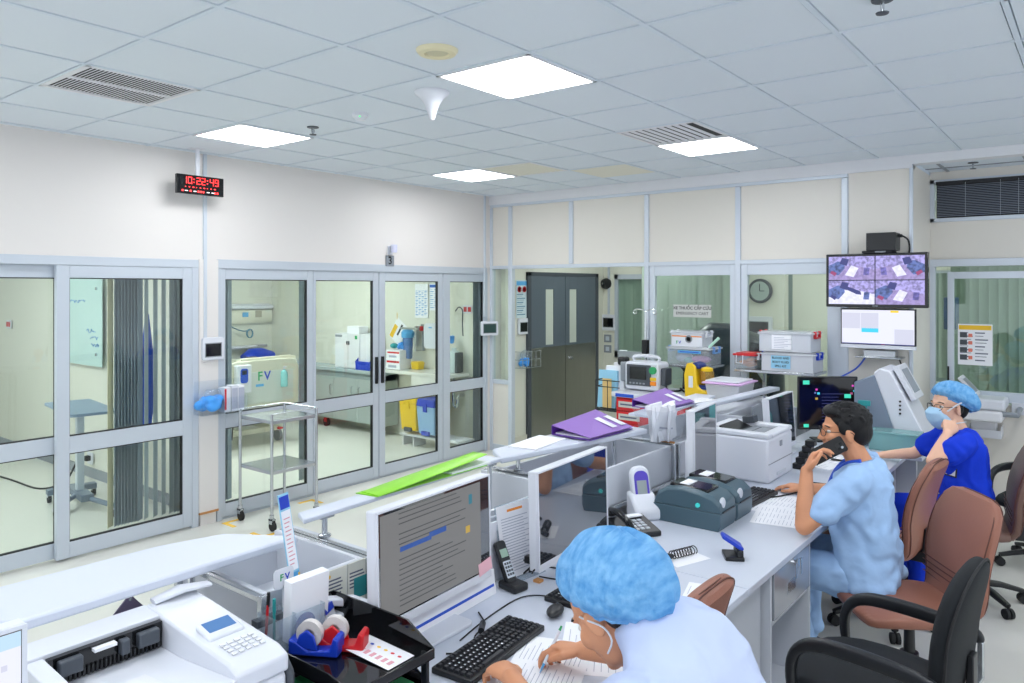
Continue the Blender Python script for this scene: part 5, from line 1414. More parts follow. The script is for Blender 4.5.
t = thing('handheld_scanner', 'white handheld reader with purple face in its charging cradle', 'scanner', (-1.875, 3.47, ZD), rz=radians(-38))
t.scale = (1.08, 1.08, 1.08)
B().prism([(-.06, 0), (.07, 0), (.07, .05), (.0, .11), (-.06, .12)], -.065, .065, 'y').build('cradle', WHITE, t, bevel=.015)
RS = Matrix.Translation((-.005, 0, .03)) @ Matrix.Rotation(radians(-16), 4, 'Y')
s = B().prism(rrect(-.048, 0, .048, .21, .042), -.02, .022, 'x', M=RS).build('reader_body', WHITE, t, bevel=.01)
PURB = mat('violet_blue_plastic', (84, 66, 190), .35)
B().prism(rrect(-.036, .04, .036, .185, .03), .022, .0245, 'x', M=RS).build('violet_face', PURB, s)
B().box(.0245, -.025, .065, .0255, .025, .14, M=RS).build('display', mat('lcd_grey', (150, 160, 160), .3), s)
for k in range(3): B().cyl((.0245, -.02 + k * .02, .052), (.026, -.02 + k * .02, .052), .005, M=RS).build('key', WHITE, s)
def keyboard(label, loc, rz, L=.44, W=.155):
    t = thing('keyboard', label, 'keyboard', loc, rz=rz, group='black keyboards')
    B().prism(rrect(-W/2, -L/2, W/2, L/2, .008), 0, .018, 'z').build('keyboard_base', BLACK, t, bevel=.003)
    b = B()
    rows = 6
    blocks = ((-L/2 + .012, L * .62, 14), (-L/2 + L * .66, L * .13, 3), (-L/2 + L * .82, L * .155, 4))
    for r in range(rows):
        x = -W/2 + .014 + r * (W - .024) / rows
        if r == 0: x -= .003
        for (y0, l, n) in blocks:
            for k in range(n):
                if r == 5 and n == 14 and 4 <= k <= 9:
                    if k == 4: b.frustum((x, y0 + k * l / n, x + .018, y0 + 10 * l / n - .003), (x + .002, y0 + k * l / n + .002, x + .015, y0 + 10 * l / n - .005), .018, .026)
                    continue
                ya, yb = y0 + k * l / n, y0 + (k + 1) * l / n - .003
                b.frustum((x, ya, x + .0185, yb), (x + .003, ya + .002, x + .0155, yb - .002), .018, .0265)
    b.build('key_field', mat('key_black', (34, 36, 42), .45), t, smooth=False)
    c = B()
    for r in range(1, 5):
        x = -W/2 + .021 + r * (W - .024) / rows
        for k in range(11): c.box(x, -L/2 + .035 + k * .0195, .0265, x + .005, -L/2 + .040 + k * .0195, .0268)
    c.build('key_legends', LGREY, t, smooth=False)
    return t
keyboard('large black keyboard by the writing hands', (-1.575, 1.885, ZD), radians(6))
keyboard('black keyboard below the second monitor, partly behind the blue cap', (-1.60, 2.52, ZD), radians(2), .42)
keyboard('black keyboard behind the label printers', (-1.56, 4.13, ZD), radians(-3), .42)
t = thing('computer_mouse', 'black computer mouse between the two near keyboards', 'mouse', (-1.565, 2.235, ZD), rz=radians(20))
B().ell((0, 0, .016), (.03, .055, .0155), 20, 12).build('shell', BLACK, t)
B().ell((0, .03, .029), (.004, .009, .004), 8, 6).build('wheel', DGREY, t)
B().tube([(0, .052, .01), (.0, .08, .004), (-.06, .14, .004), (-.16, .10, .004), (-.22, -.1, .004), (-.25, -.3, .004)], .0025, 6, sub=5).build('cable', BLACKM, t)
t = thing('cable_coil', 'tangled black cable with ferrite bead below the nearest monitor', 'cable', (-1.69, 1.97, ZD))
B().tube([(-.1, .1, .005), (-.03, .05, .006), (.0, .0, .008), (.02, -.06, .005), (.1, -.12, .005), (.02, -.2, .005)], .003, 6, sub=5).build('cord', BLACKM, t)
B().loft([(-.02, .03, .012), (.015, -.02, .012)], [(.011, .011), (.011, .011)], n=12).build('ferrite_bead', BLACK, t)
t = thing('cable_bunch', 'tangle of black cables with plug at the foot of the second monitor', 'cable', (-1.83, 2.47, ZD))
random.seed(9)
pts = [(random.uniform(-.05, .05), random.uniform(-.06, .06), .01 + random.uniform(0, .09)) for k in range(9)]
B().tube(pts, .0035, 6, sub=6).build('cord', BLACKM, t)
B().tube([(0, .06, .03), (.06, .14, .005), (.14, .16, .005), (.12, .05, .005), (.02, .0, .01)], .003, 6, sub=6).build('loop', BLACKM, t)
B().box(-.02, -.05, .07, .02, -.02, .1).build('plug', BLACK, t, bevel=.004)
B().box(.02, -.04, 0, .05, -.01, .01).build('brass_plug', CARD, t)

t = thing('cordless_phone', 'black and silver cordless phone in its base by the nearest monitor', 'phone', (-1.83, 2.325, ZD), rz=radians(-8))
B().prism(rrect(-.05, -.04, .05, .04, .012), 0, .03, 'z').build('charging_base', BLACK, t, bevel=.008)
RS = Matrix.Translation((-.01, 0, .02)) @ Matrix.Rotation(radians(-28), 4, 'Y')
h = B().prism(rrect(-.025, 0, .025, .165, .012), -.012, .012, 'x', M=RS).build('handset', BLACK, t, bevel=.005)
B().prism(rrect(-.021, .02, .021, .085, .005), .012, .0135, 'x', M=RS).build('silver_keypad', ALUL, h)
b = B()
for i in range(3):
    for j in range(4): b.box(.0135, -.017 + i * .0125, .028 + j * .014, .0148, -.008 + i * .0125, .037 + j * .014, M=RS)
b.build('keys', DGREY, h)
B().box(.012, -.018, .10, .0135, .018, .132, M=RS).build('display', mat('lcd_green', (150, 176, 160), .3), h)
t = thing('desk_phone', 'black desk phone with curved handset beside the label printers', 'phone', (-1.79, 3.22, ZD), rz=radians(-30))
B().prism([(-.09, 0), (.09, 0), (.09, .025), (-.09, .06)], -.10, .10, 'y').build('phone_base', BLACK, t, bevel=.006)
h = B().tube([(.10, -.07, .055), (.06, -.075, .085), (-.03, -.075, .10), (-.10, -.07, .09)], .017, 10, sub=4).build('handset', GLOSSB, t)
B().ell((.10, -.07, .045), (.03, .028, .02), 14, 8).ell((-.10, -.07, .08), (.03, .028, .02), 14, 8).build('ear_pieces', BLACK, h)
b = B()
for i in range(4):
    for j in range(3): b.box(-.04 + i * .026, -.02 + j * .028, .042 - i * .005, -.02 + i * .026, 0 + j * .028, .052 - i * .005)
b.build('keys', LGREY, t, bevel=.001)
B().box(-.085, -.03, .058, -.05, .08, .064).build('white_strip', PAPER, t)
t = thing('coil_cord', 'black coiled phone cord lying on a white sheet', 'cord', (-1.46, 3.055, ZD + .002), rz=radians(70))
pts = [(-.06 + .14 * k / 110, .018 * cos(k * .5), .020 + .017 * sin(k * .5)) for k in range(110)]
B().tube(pts, .0024, 5).build('coil', BLACKM, t)
B().loft([(-.1, .02, .015), (-.08, .0, .018), (-.055, 0, .015)], [(.012, .012), (.016, .014), (.01, .01)], n=10).build('end_plug', BLACK, t)
sheet('loose_paper', 'small white sheet under the coiled phone cord', (-1.45, 3.05, ZD), radians(-20), .13, .2, 0)
t = thing('hole_punch', 'blue and black two-hole punch standing on the desk', 'hole punch', (-1.285, 3.20, ZD), rz=radians(212))
B().box(-.04, -.055, 0, .04, .055, .016).build('punch_base', BLACK, t, bevel=.003)
B().box(-.03, -.045, .0, .042, .045, .008).build('chip_tray', MGREY, t)
b = B().box(-.036, -.05, .016, -.01, .05, .045)
b.build('punch_block', BLACK, t, bevel=.003)
RS = Matrix.Translation((-.02, 0, .045)) @ Matrix.Rotation(radians(-32), 4, 'Y')
B().prism([(-.015, -.04), (.085, -.033), (.085, .033), (-.015, .04)], 0, .016, 'z', M=RS).build('lever', BLUE, t, bevel=.004)
sheet('form_sheet', 'printed form lying before the man on the phone, farther of two', (-1.43, 4.14, ZD), radians(4), .34, .40, 16, cols=3, group='printed forms before the man')
sheet('form_sheet', 'printed form at the desk corner under the elbow, nearer of two', (-1.30, 3.93, ZD + .0015), radians(12), .30, .36, 14, cols=3, group='printed forms before the man')
sheet('loose_paper', 'white sheet at the desk edge behind the writing person', (-1.20, 2.72, ZD), radians(15), .17, .25, 4)
sheet('form_sheet', 'form being filled in under the pen', (-1.375, 1.93, ZD + .002), radians(22), .24, .33, 14, cols=2, group='forms under the writing hands')
sheet('form_sheet', 'white form lying behind the one being written on', (-1.30, 2.12, ZD), radians(30), .26, .36, 10, cols=2, group='forms under the writing hands')
t = thing('document_stand', 'printed sheet in a clear stand beside the cordless phone', 'document stand', (-1.885, 2.45, ZD + .001), rz=radians(-6))
RS = Matrix.Rotation(radians(-10), 4, 'Y')
B().box(-.004, -.105, .0, .0, .105, .30, M=RS).box(-.05, -.105, 0, .04, .105, .004).build('acrylic_stand', CLEARG, t)
p = B().box(.0005, -.1, .005, .0015, .1, .295, M=RS).build('page', PAPER, t)
b = B()
for k in range(20): b.box(.0016, -.08, .03 + k * .011, .002, -.08 + .13 + .025 * (k % 2), .033 + k * .011, M=RS)
b.build('print', INKL, p)
B().box(.0016, -.04, .265, .002, .05, .275, M=RS).build('orange_heading', ORANGE, p)
t = thing('desk_card', 'white card with a blue line leaning below the nearest monitor', 'card', (-1.84, 1.99, ZD + .001), rz=radians(4))
B().box(.0, -.26, 0, .004, .26, .092, M=Matrix.Rotation(radians(-8), 4, 'Y')).build('card_sheet', PAPER, t)
B().box(.0041, -.25, .03, .0048, .25, .04, M=Matrix.Rotation(radians(-8), 4, 'Y')).box(.0041, -.25, .075, .0048, -.2, .085, M=Matrix.Rotation(radians(-8), 4, 'Y')).build('blue_line', BLUEP, t)
t = thing('white_tray_box', 'white paper box with steel rim between the two near monitors', 'box', (-1.965, 2.42, ZD))
b = B().box(-.03, -.14, 0, .03, -.13, .24).box(-.03, .13, 0, .03, .14, .24).box(.02, -.13, 0, .03, .13, .24).box(-.03, -.13, 0, -.02, .13, .24)
b.build('box_walls', WHITE, t, bevel=.002)
B().box(-.02, -.13, .17, .02, .13, .18).build('inner_shelf', STEEL, t)

# ---------------------------------------------------------------- black tray tower and what stands in it
t = thing('desk_organizer', 'black two-tier desk organiser beside the nearest printer', 'organiser', (-1.75, 1.395, ZD))
def tray(z, h):
    b = B().box(-.23, -.13, z, .23, .17, z + .006)
    b.prism([(-.23, z), (.23, z), (.23, z + h * .35), (.12, z + h), (-.23, z + h)], .164, .17, 'y')
    b.prism([(-.23, z), (.23, z), (.23, z + h * .35), (.12, z + h * .5), (-.23, z + h * .5)], -.13, -.124, 'y')
    b.box(-.23, -.124, z, -.224, .164, z + h).box(.224, -.124, z, .23, .164, z + h * .35)
    return b
tray(.0, .085).build('lower_tray', GLOSSB, t, bevel=.002)
tray(.115, .085).build('upper_tray', GLOSSB, t, bevel=.002)
for x in (-.2, .2):
    for y in (-.12, .16): B().box(x - .012, y - .006, .02, x + .012, y + .006, .13).build('riser', BLACK, t, bevel=.002)
for k, (m, lab) in enumerate(((PAPER, 'white booklet at the bottom of the lower black tray'), (BLUEP, 'blue booklet in the lower black tray'), (GREEN, 'green booklet on top in the lower black tray'))):
    o = B().box(-.14, -.10, 0, .15, .10, .018).build('booklet', m, loc=(-1.72 + .012 * k, 1.42 - .006 * k, ZD + .0065 + k * .0185), bevel=.002)
    tag(o, lab, 'booklet', 'booklets in the lower tray')
ZU = ZD + .1225
t = thing('colour_card', 'white card with coloured drops lying on the right of the black organiser', 'card', (-1.665, 1.475, ZD + .128), rz=radians(2))
t.scale = (.88, .74, .8)
B().box(-.10, -.075, 0, .115, .065, .002, M=Matrix.Rotation(radians(3), 4, 'Y')).build('card_sheet', PAPER, t)
for k, m in enumerate((BLUEP, BLUEP, TAPEY, TAPEY, RED, RED)):
    B().ell((-.075 + k * .032, .02, .003), (.008, .007, .001), 10, 6, M=Matrix.Rotation(radians(3), 4, 'Y')).build('colour_drop', m, t)
b = B()
for k in range(7): b.box(-.08 + k * .027, -.05, .002, -.065 + k * .027, -.02, .0026, M=Matrix.Rotation(radians(3), 4, 'Y'))
b.build('print', mat('pink_print', (220, 160, 170), .6), t)
def tape_dispenser(label, loc, rz, m):
    t = thing('tape_dispenser', label, 'tape dispenser', loc, rz=rz, group='small tape dispensers')
    t.scale = (1.3, 1.3, 1.3)
    B().prism([(-.055, 0), (.06, 0), (.062, .04), (.05, .045), (.04, .015), (-.01, .012), (-.035, .03), (-.055, .035)], -.022, .022, 'y').build('dispenser_body', m, t, bevel=.004)
    B().lathe([(.013, -.008), (.03, -.008), (.03, .008), (.013, .008), (.013, -.008)], n=24, M=Matrix.Translation((-.012, 0, .042)) @ Matrix.Rotation(pi / 2, 4, 'X')).build('tape_roll', mat('clear_tape', (220, 214, 210), .25), t)
    b = B()
    for s in (-1, 1): b.prism([(-.04, .02), (.015, .01), (.005, .045), (-.012, .058), (-.03, .045)], s * .018 - .003, s * .018 + .003, 'y')
    b.build('side_cheek', m, t, bevel=.003)
    return t
tape_dispenser('blue tape dispenser in the black organiser', (-1.81, 1.364, ZU), radians(30), BLUE)
tape_dispenser('red tape dispenser in the black organiser', (-1.775, 1.428, ZU), radians(30), RED)
t = thing('stapler', 'white stapler lying in the black organiser behind the tape dispensers', 'stapler', (-1.93, 1.58, ZU), rz=radians(55))
B().box(-.07, -.02, 0, .07, .02, .018).build('stapler_base', LGREY, t, bevel=.005)
B().prism([(-.07, .045), (.07, .025), (.07, .04), (.02, .062), (-.07, .068)], -.018, .018, 'y').build('stapler_arm', WHITE, t, bevel=.006)
B().box(-.07, -.015, .016, -.05, .015, .05).build('hinge', STEEL, t)
t = thing('pen_holder', 'clear acrylic holder with papers and pens beside the printer', 'pen holder', (-1.925, 1.365, ZU + .001))
b = B()
for f_ in ((-.05, -.085, .05, -.082), (-.05, .082, .05, .085), (-.05, -.082, -.047, .082), (.047, -.082, .05, .082), (-.047, -.02, .047, -.017)): b.box(f_[0], f_[1], 0, f_[2], f_[3], .10)
b.box(-.05, -.085, 0, .05, .085, .003)
b.build('holder_walls', CLEARG, t)
tag(B().box(-.018, -.07, 0, .018, .07, .185, M=Matrix.Rotation(radians(3), 4, 'Y')).build('note_pad', PAPER, loc=(-1.92, 1.41, ZU + .004), bevel=.002), 'thick block of white note paper standing in the clear pen holder', 'note pad')
def pen(label, loc, rot, m, L=.145, cap=None):
    t = thing('pen', label, 'pen', loc, rot=rot, group='pens')
    B().loft([(0, 0, 0), (0, 0, .012), (0, 0, .02), (0, 0, L)], [(.001, .001), (.003, .003), (.0042, .0042), (.0042, .0042)], n=10).build('barrel', m, t)
    c = B().cyl((0, 0, L - .03), (0, 0, L + .006), .005).box(.0035, -.0015, L - .035, .007, .0015, L).build('cap', cap or m, t)
    return t
pen('red pen standing in the clear holder', (-1.95, 1.29, ZU + .006), (radians(-3), radians(2), 0), RED, .15, BLACK)
pen('teal pen standing in the clear holder', (-1.92, 1.30, ZU + .006), (radians(2), radians(3), 0), TEAL, .14)
t = thing('ruler_pack', 'tall ruler-shaped printed pack standing up behind the note paper', 'ruler pack', (-1.97, 1.43, ZU + .02), rot=(radians(8), radians(-2), 0))
t.scale = (1, 1.1, 1.32)
B().box(0, -.017, 0, .004, .017, .315).build('pack', PALEB, t)
B().box(.0042, -.015, .28, .005, .015, .31).build('blue_top', BLUE, t)
B().box(.0042, -.015, .13, .0048, .015, .275).build('white_scale', PAPER, t)
b = B()
for k in range(12): b.box(.005, -.01, .145 + k * .010, .0055, .004 + .003 * (k % 3), .1475 + k * .010)
b.build('scale_marks', mat('pink_print', (220, 160, 170), .6), t)
B().box(.0042, -.015, .06, .0048, .015, .125).build('blue_block', SKYB, t)
B().box(.0042, .011, 0, .0050, .017, .12).build('yellow_edge', TAPEY, t)
t = thing('logo_card', 'small rounded white card with green and blue letters behind the note paper', 'card', (-1.968, 1.365, ZU + .15))
B().prism(rrect(-.035, 0, .035, .06, .012), 0, .003, 'x').box(0, -.004, -.15, .003, .004, .005).build('card_sheet', WHITE, t)
text('F', 'logo_letter', GREEN, t, .028, face(.0035, -.008, .032, '+x'), bold=True); text('V', 'logo_letter', BLUE, t, .028, face(.0035, .012, .032, '+x'), bold=True)
tag(B().lathe([(.020, 0), (.036, 0), (.036, .0015), (.020, .0015), (.020, 0)], n=24, M=Matrix.Rotation(pi / 2, 4, 'Y')).build('protractor', glassmat('clear_blue', (196, 206, 232), .8, milk=.2), loc=(-1.873, 1.375, ZU + .06)), 'small clear protractor leaning against the pen holder', 'protractor')
t = thing('eraser_bottles', 'pair of small white correction bottles before the pen holder', 'bottles', (-1.855, 1.365, ZU))
for y in (-.015, .015):
    c = B().box(-.012, y - .012, 0, .012, y + .012, .055).build('bottle_body', WHITE, t, bevel=.004)
    B().cyl((0, y, .055), (0, y, .07), .007).build('bottle_cap', WHITE, c)
t = thing('clip_pack', 'blue and clear clip pack leaning beside the red tape dispenser', 'clip pack', (-1.90, 1.50, ZU), rz=radians(30))
RS = Matrix.Rotation(radians(-20), 4, 'Y')
B().box(0, -.03, 0, .008, .03, .065, M=RS).build('clear_pack', MILK, t, bevel=.002)
B().box(-.001, -.03, .05, .009, .03, .07, M=RS).build('blue_header', BLUE, t)
# two printed desk signs behind the organiser
for k, (y, m2, lab) in enumerate(((1.60, None, 'cream printed sign on the white counter module behind the black organiser'), (1.695, GREEN, 'printed sign with a green block on the counter module beside the nearest monitor'))):
    t = thing('desk_sign', lab, 'desk sign', (-2.015, y, .815), group='small printed desk signs')
    B().box(0, -.045, 0, .004, .045, .185).build('sign_card', mat('cream_card', (226, 226, 214), .6), t)
    b = B()
    for q in range(5): b.box(.0041, -.038, .10 + q * .012, .0046, .02 + .006 * (q % 2), .105 + q * .012)
    b.build('print', INK, t)
    if m2: B().box(.0041, -.02, .06, .0047, .042, .13).build('green_block', TEAL, t)
    else: B().ell((.005, -.03, .165), (.001, .007, .007), 10, 6).build('yellow_dot', TAPEY, t)
# left edge monitor and brochure behind the printer
m5, R5, s5 = monitor('white monitor with a pale page cut by the left picture edge', (-1.85, .36, .83), 0, 0, .54, .375, bez=.010)
B(R5).box(.0012, -.258, .032, .0016, .258, .362).build('page_white', SWH, s5, smooth=False)
B(R5).box(.0017, -.258, .33, .002, .258, .362).build('page_bar', em('screen_pale_blue', (176, 204, 226), .95), s5, smooth=False)
b = B(R5)
for k in range(5): b.box(.0017, .10 + .03 * k, .285, .002, .112 + .03 * k, .298)
for k in range(6): b.box(.0017, .06, .24 - k * .02, .002, .2 + .01 * (k % 3), .244 - k * .02)
b.build('page_marks', SGR, s5, smooth=False)
t = thing('brochure', 'purple photo brochure leaning on edge behind the nearest printer', 'brochure', (-2.24, 1.03, ZD + .031), rz=radians(12))
B().prism([(-.20, .10), (.0, .26), (.12, .12), (.02, -.03)], -.002, .002, 'x').build('cover', mat('photo_purple', (140, 126, 156), .3, var=.5, scale=5), t)
B().ell((.003, .0, .245), (.002, .006, .006), 8, 6).build('pin', STEEL, t)

# far desk end: analyser, basket, bottle, boxes, papers
t = thing('blood_analyser', 'grey and white blood analyser with a tilted screen at the far counter', 'analyser', (-1.30, 6.38, ZD))
ANG = mat('analyser_grey', (128, 140, 158), .4)
P = [(-.22, 0), (.16, 0), (.22, .03), (-.02, .50), (-.07, .53), (-.22, .46)]
B().prism(P, -.19, .19, 'y').build('grey_housing', ANG, t, bevel=.01)
B().prism([(.10, .0), (.30, .0), (.30, .05), (.04, .56), (-.04, .58), (-.08, .54)], -.195, .195, 'y').build('white_front', WHITE, t, bevel=.012)
RS = Matrix.Translation((.13, 0, .44)) @ Matrix.Rotation(radians(62), 4, 'Y')
d = B().box(-.17, -.15, -.01, .11, .15, .03, M=RS).build('tilted_display', WHITE, t, bevel=.008)
B().box(-.13, -.10, .0305, .06, .10, .032, M=RS).build('display_glass', mat('analyser_lcd', (150, 160, 170), .2), d)
for k in range(4): B().cyl((.105 - .0 * k, -.197, .34 - k * .03), (.105, -.2, .34 - k * .03), .008).build('side_hole', BLACK, t)
t = thing('wire_basket_tray', 'pale teal plastic basket of supplies before the blood analyser', 'basket', (-1.20, 6.06, ZD))
b = B()
TB = glassmat('teal_clear', (206, 236, 236), .8, milk=.38, milk_rgb=(180, 226, 226))
for f_ in ((-.16, -.09, .16, -.085), (-.16, .085, .16, .09), (-.16, -.085, -.155, .085), (.155, -.085, .16, .085)): b.box(f_[0], f_[1], 0, f_[2], f_[3], .13)
b.box(-.16, -.09, 0, .16, .09, .006)
b.build('basket_walls', TB, t)
B().box(-.168, -.098, .125, .168, .098, .138).build('basket_rim', TB, t, bevel=.003)
for x, m in ((-.08, CLOTH), (.04, PAPER), (.09, SKYB)): B().box(x - .05, -.07, .008, x + .03, .05, .09).build('supply_pack', m, t, bevel=.008)
t = thing('spray_bottle', 'teal trigger bottle behind the head of the man', 'bottle', (-1.45, 6.10, ZD))
t.scale = (1.15, 1.15, 1.35)
B().lathe([(.0, 0), (.035, 0), (.038, .02), (.038, .15), (.015, .19), (.015, .22)], n=18).build('bottle_body', mat('teal_clear_body', (120, 200, 205), .25), t)
B().box(-.015, -.012, .22, .06, .012, .25).box(.03, -.008, .18, .04, .008, .22).build('trigger_head', TEAL, t, bevel=.005)
for x, y, h, m, lab in ((-1.60, 6.55, .30, PAPER, 'tall white printed carton behind the spray bottle'), (-1.66, 6.35, .20, mat('lilac_carton', (206, 206, 232), .5), 'low lilac carton beside the black upright monitor')):
    t = thing('supply_carton', lab, 'carton', (x, y, ZD), group='cartons at the far counter')
    B().box(-.04, -.05, 0, .05, .05, h).build('carton_body', m, t, bevel=.002)
    b = B()
    for k in range(6): b.box(-.03, -.0512, .03 + k * h / 8, .03 - .01 * (k % 3), -.05, .04 + k * h / 8)
    b.build('print', INKL, t)
sheet('loose_paper', 'white papers on the far desk by the stretched arm of the woman', (-1.36, 5.62, ZD), radians(8), .3, .42, 4, .004)
sheet('clip_folder', 'pale papers between the far monitors', (-1.5, 5.30, ZD), radians(-10), .25, .34, 6, .004)
t = thing('black_tablet', 'black tablet lying on the desk before the man', 'tablet', (-1.34, 4.62, ZD), rz=radians(10))
B().prism(rrect(-.07, -.10, .07, .10, .012), 0, .009, 'z').build('tablet_body', BLACK, t, bevel=.002)
B().box(-.062, -.092, .009, .062, .092, .0095).build('glass', GLOSSB, t)
t = thing('wall_phone_stack', 'dark adapters and cables heaped beside the far laser printer', 'adapters', (-1.55, 5.06, ZD))
for k in range(5): B().box(-.06 + .02 * k, -.05, .0 + .04 * k, .0 + .02 * k, .05 - .01 * k, .036 + .04 * k).build('adapter', BLACK, t, bevel=.005)
B().tube([(.0, .05, .1), (.03, .1, .06), (.05, .12, .01), (-.02, .16, .006)], .005, 6, sub=6).build('cord', BLACKM, t)
t = thing('storage_tub', 'clear tub with lilac and white lids on the far module', 'tub', (-2.50, 6.16, 1.002))
B().frustum((-.13, -.16, .13, .16), (-.15, -.18, .15, .18), .0, .13).build('tub_body', MILK, t, bevel=.01)
B().box(-.17, -.2, .13, .17, .2, .145).build('lilac_lid', mat('lilac_lid', (220, 180, 226), .4), t, bevel=.006)
B().box(-.15, -.17, .146, .14, .16, .16).build('white_lid', WHITE, t, bevel=.006)
struct(B().box(-2.52, 5.38, .80, -2.20, 6.45, 1.0).box(-2.5, 5.38, 0, -2.22, 6.43, .8).build('trim_8', LGREY, bevel=.003))
t = thing('clip_board', 'grey slanted tray of papers behind the third monitor', 'tray', (-2.03, 5.9, 1.0), rz=radians(5))
B().box(-.1, -.3, -.26, .09, .3, -.245).box(-.1, -.3, -.245, -.09, .3, .03).build('tray', MGREY, t, bevel=.004)
B().box(-.08, -.22, -.244, .08, .25, -.20).build('paper_stack', PAPER, t)

# ================================================================ chairs
LEATHER = mat('brown_leather', (150, 98, 80), .42, var=.05, scale=14, bump=.12, bscale=180)
LEATHERD = mat('dark_brown_leather', (112, 84, 74), .42, var=.05, scale=14, bump=.12, bscale=180)
SEAM = mat('leather_seam', (96, 58, 48), .6)
BLKF = mat('black_fabric', (12, 18, 24), .8, var=.12, scale=40, bump=.15, bscale=300)
def star_base(t, r=.28, m=None, turn=0.0):
    m = m or BLACK
    B().cyl((0, 0, .10), (0, 0, .40), .028, .022).cyl((0, 0, .07), (0, 0, .24), .04).build('gas_column', BLACK, t)
    for k in range(5):
        a = k * 2 * pi / 5 + turn
        l = B().loft([(.02 * cos(a), .02 * sin(a), .115), (r * .55 * cos(a), r * .55 * sin(a), .105), (r * cos(a), r * sin(a), .075)], [(.028, .02), (.024, .016), (.018, .012)], n=10, up=(0, 0, 1), power=4).build('base_arm', m, t)
        x, y = r * cos(a), r * sin(a)
        c = B()
        for s in (-.014, .014): c.cyl((x - sin(a) * (s - .009), y + cos(a) * (s - .009), .03), (x - sin(a) * (s + .009), y + cos(a) * (s + .009), .03), .03, n=16)
        c.cyl((x, y, .03), (x, y, .075), .008)
        c.build('caster', BLACKM, l)
    B().box(-.12, -.09, .39, .12, .09, .42).build('seat_plate', BLACK, t, bevel=.004)
def leather_chair(label, loc, rz, m=LEATHER, turn=.3):
    """faces -x"""
    t = thing('office_chair', label, 'chair', loc, rz=rz, group='brown leather office chairs')
    star_base(t, turn=turn)
    s = B().loft([(-.285, 0, .445), (-.265, 0, .455), (-.15, 0, .47), (0, 0, .465), (.14, 0, .462), (.21, 0, .468)], [(.17, .02), (.215, .035), (.24, .045), (.245, .045), (.235, .045), (.20, .035)], n=28, up=(0, 0, 1), power=3.2).build('seat', m, t, sub=1, ang=180)
    pth = [(.175, 0, .455), (.205, 0, .50), (.215, 0, .58), (.215, 0, .66), (.232, 0, .76), (.262, 0, .86), (.292, 0, .93), (.308, 0, .965), (.314, 0, .98)]
    wid = [.19, .215, .228, .235, .24, .235, .21, .165, .10]
    bk = B().loft(pth, [(w, .034 if w > .12 else .02) for w in wid], n=30, up=(1, 0, .0), power=2.9).build('backrest', m, t)
    b = B()
    L = [(p[0] + .0, w - .016, p[2]) for p, w in zip(pth, wid)]
    R = [(p[0] + .0, -w + .016, p[2]) for p, w in zip(pth, wid)]
    for dx in (-1, 1):
        k = [.021, .021, .021, .021, .021, .020, .018, .014, .006]
        b.tube([(x + dx * q, y, z) for (x, y, z), q in zip(L, k)] + [(x + dx * q, y, z) for (x, y, z), q in list(zip(R, k))[::-1]], .0032, 6, sub=3)
    b.build('piping', SEAM, bk)
    b = B()
    for k in range(4):
        z = .545 + k * .028
        b.tube([(.215 - .035, -.215, z), (.215 - .036, 0, z - .004), (.215 - .035, .215, z)], .0028, 6, sub=3)
    b.build('stitched_pleats', SEAM, bk)
    b = B().prism([(.1, .41), (.26, .41), (.275, .46), (.275, .60), (.25, .60), (.24, .47), (.1, .44)], -.035, .035, 'y')
    b.build('back_bracket', BLACK, t, bevel=.004)
    B().tube([(.0, .10, .41), (.0, .24, .41), (.0, .27, .405)], .006, 8).build('tilt_lever', BLACK, t)
    return t
leather_chair('brown leather chair the man on the phone sits on', (-.715, 3.90, 0), radians(38))
leather_chair('brown leather chair pushed in at the desk between the man and the woman', (-1.03, 4.74, 0), radians(-6))
leather_chair('dark brown leather chair the woman in blue scrubs sits on', (-.64, 5.44, 0), radians(10), LEATHERD)
leather_chair('brown leather chair pushed in behind the writing person, mostly hidden', (-1.30, 2.28, 0), radians(0), turn=.0)
t = thing('fabric_chair', 'black fabric armchair in the near right corner of the photo', 'chair', (-.68, 3.08, 0), rz=radians(-5), group='black fabric office chairs')
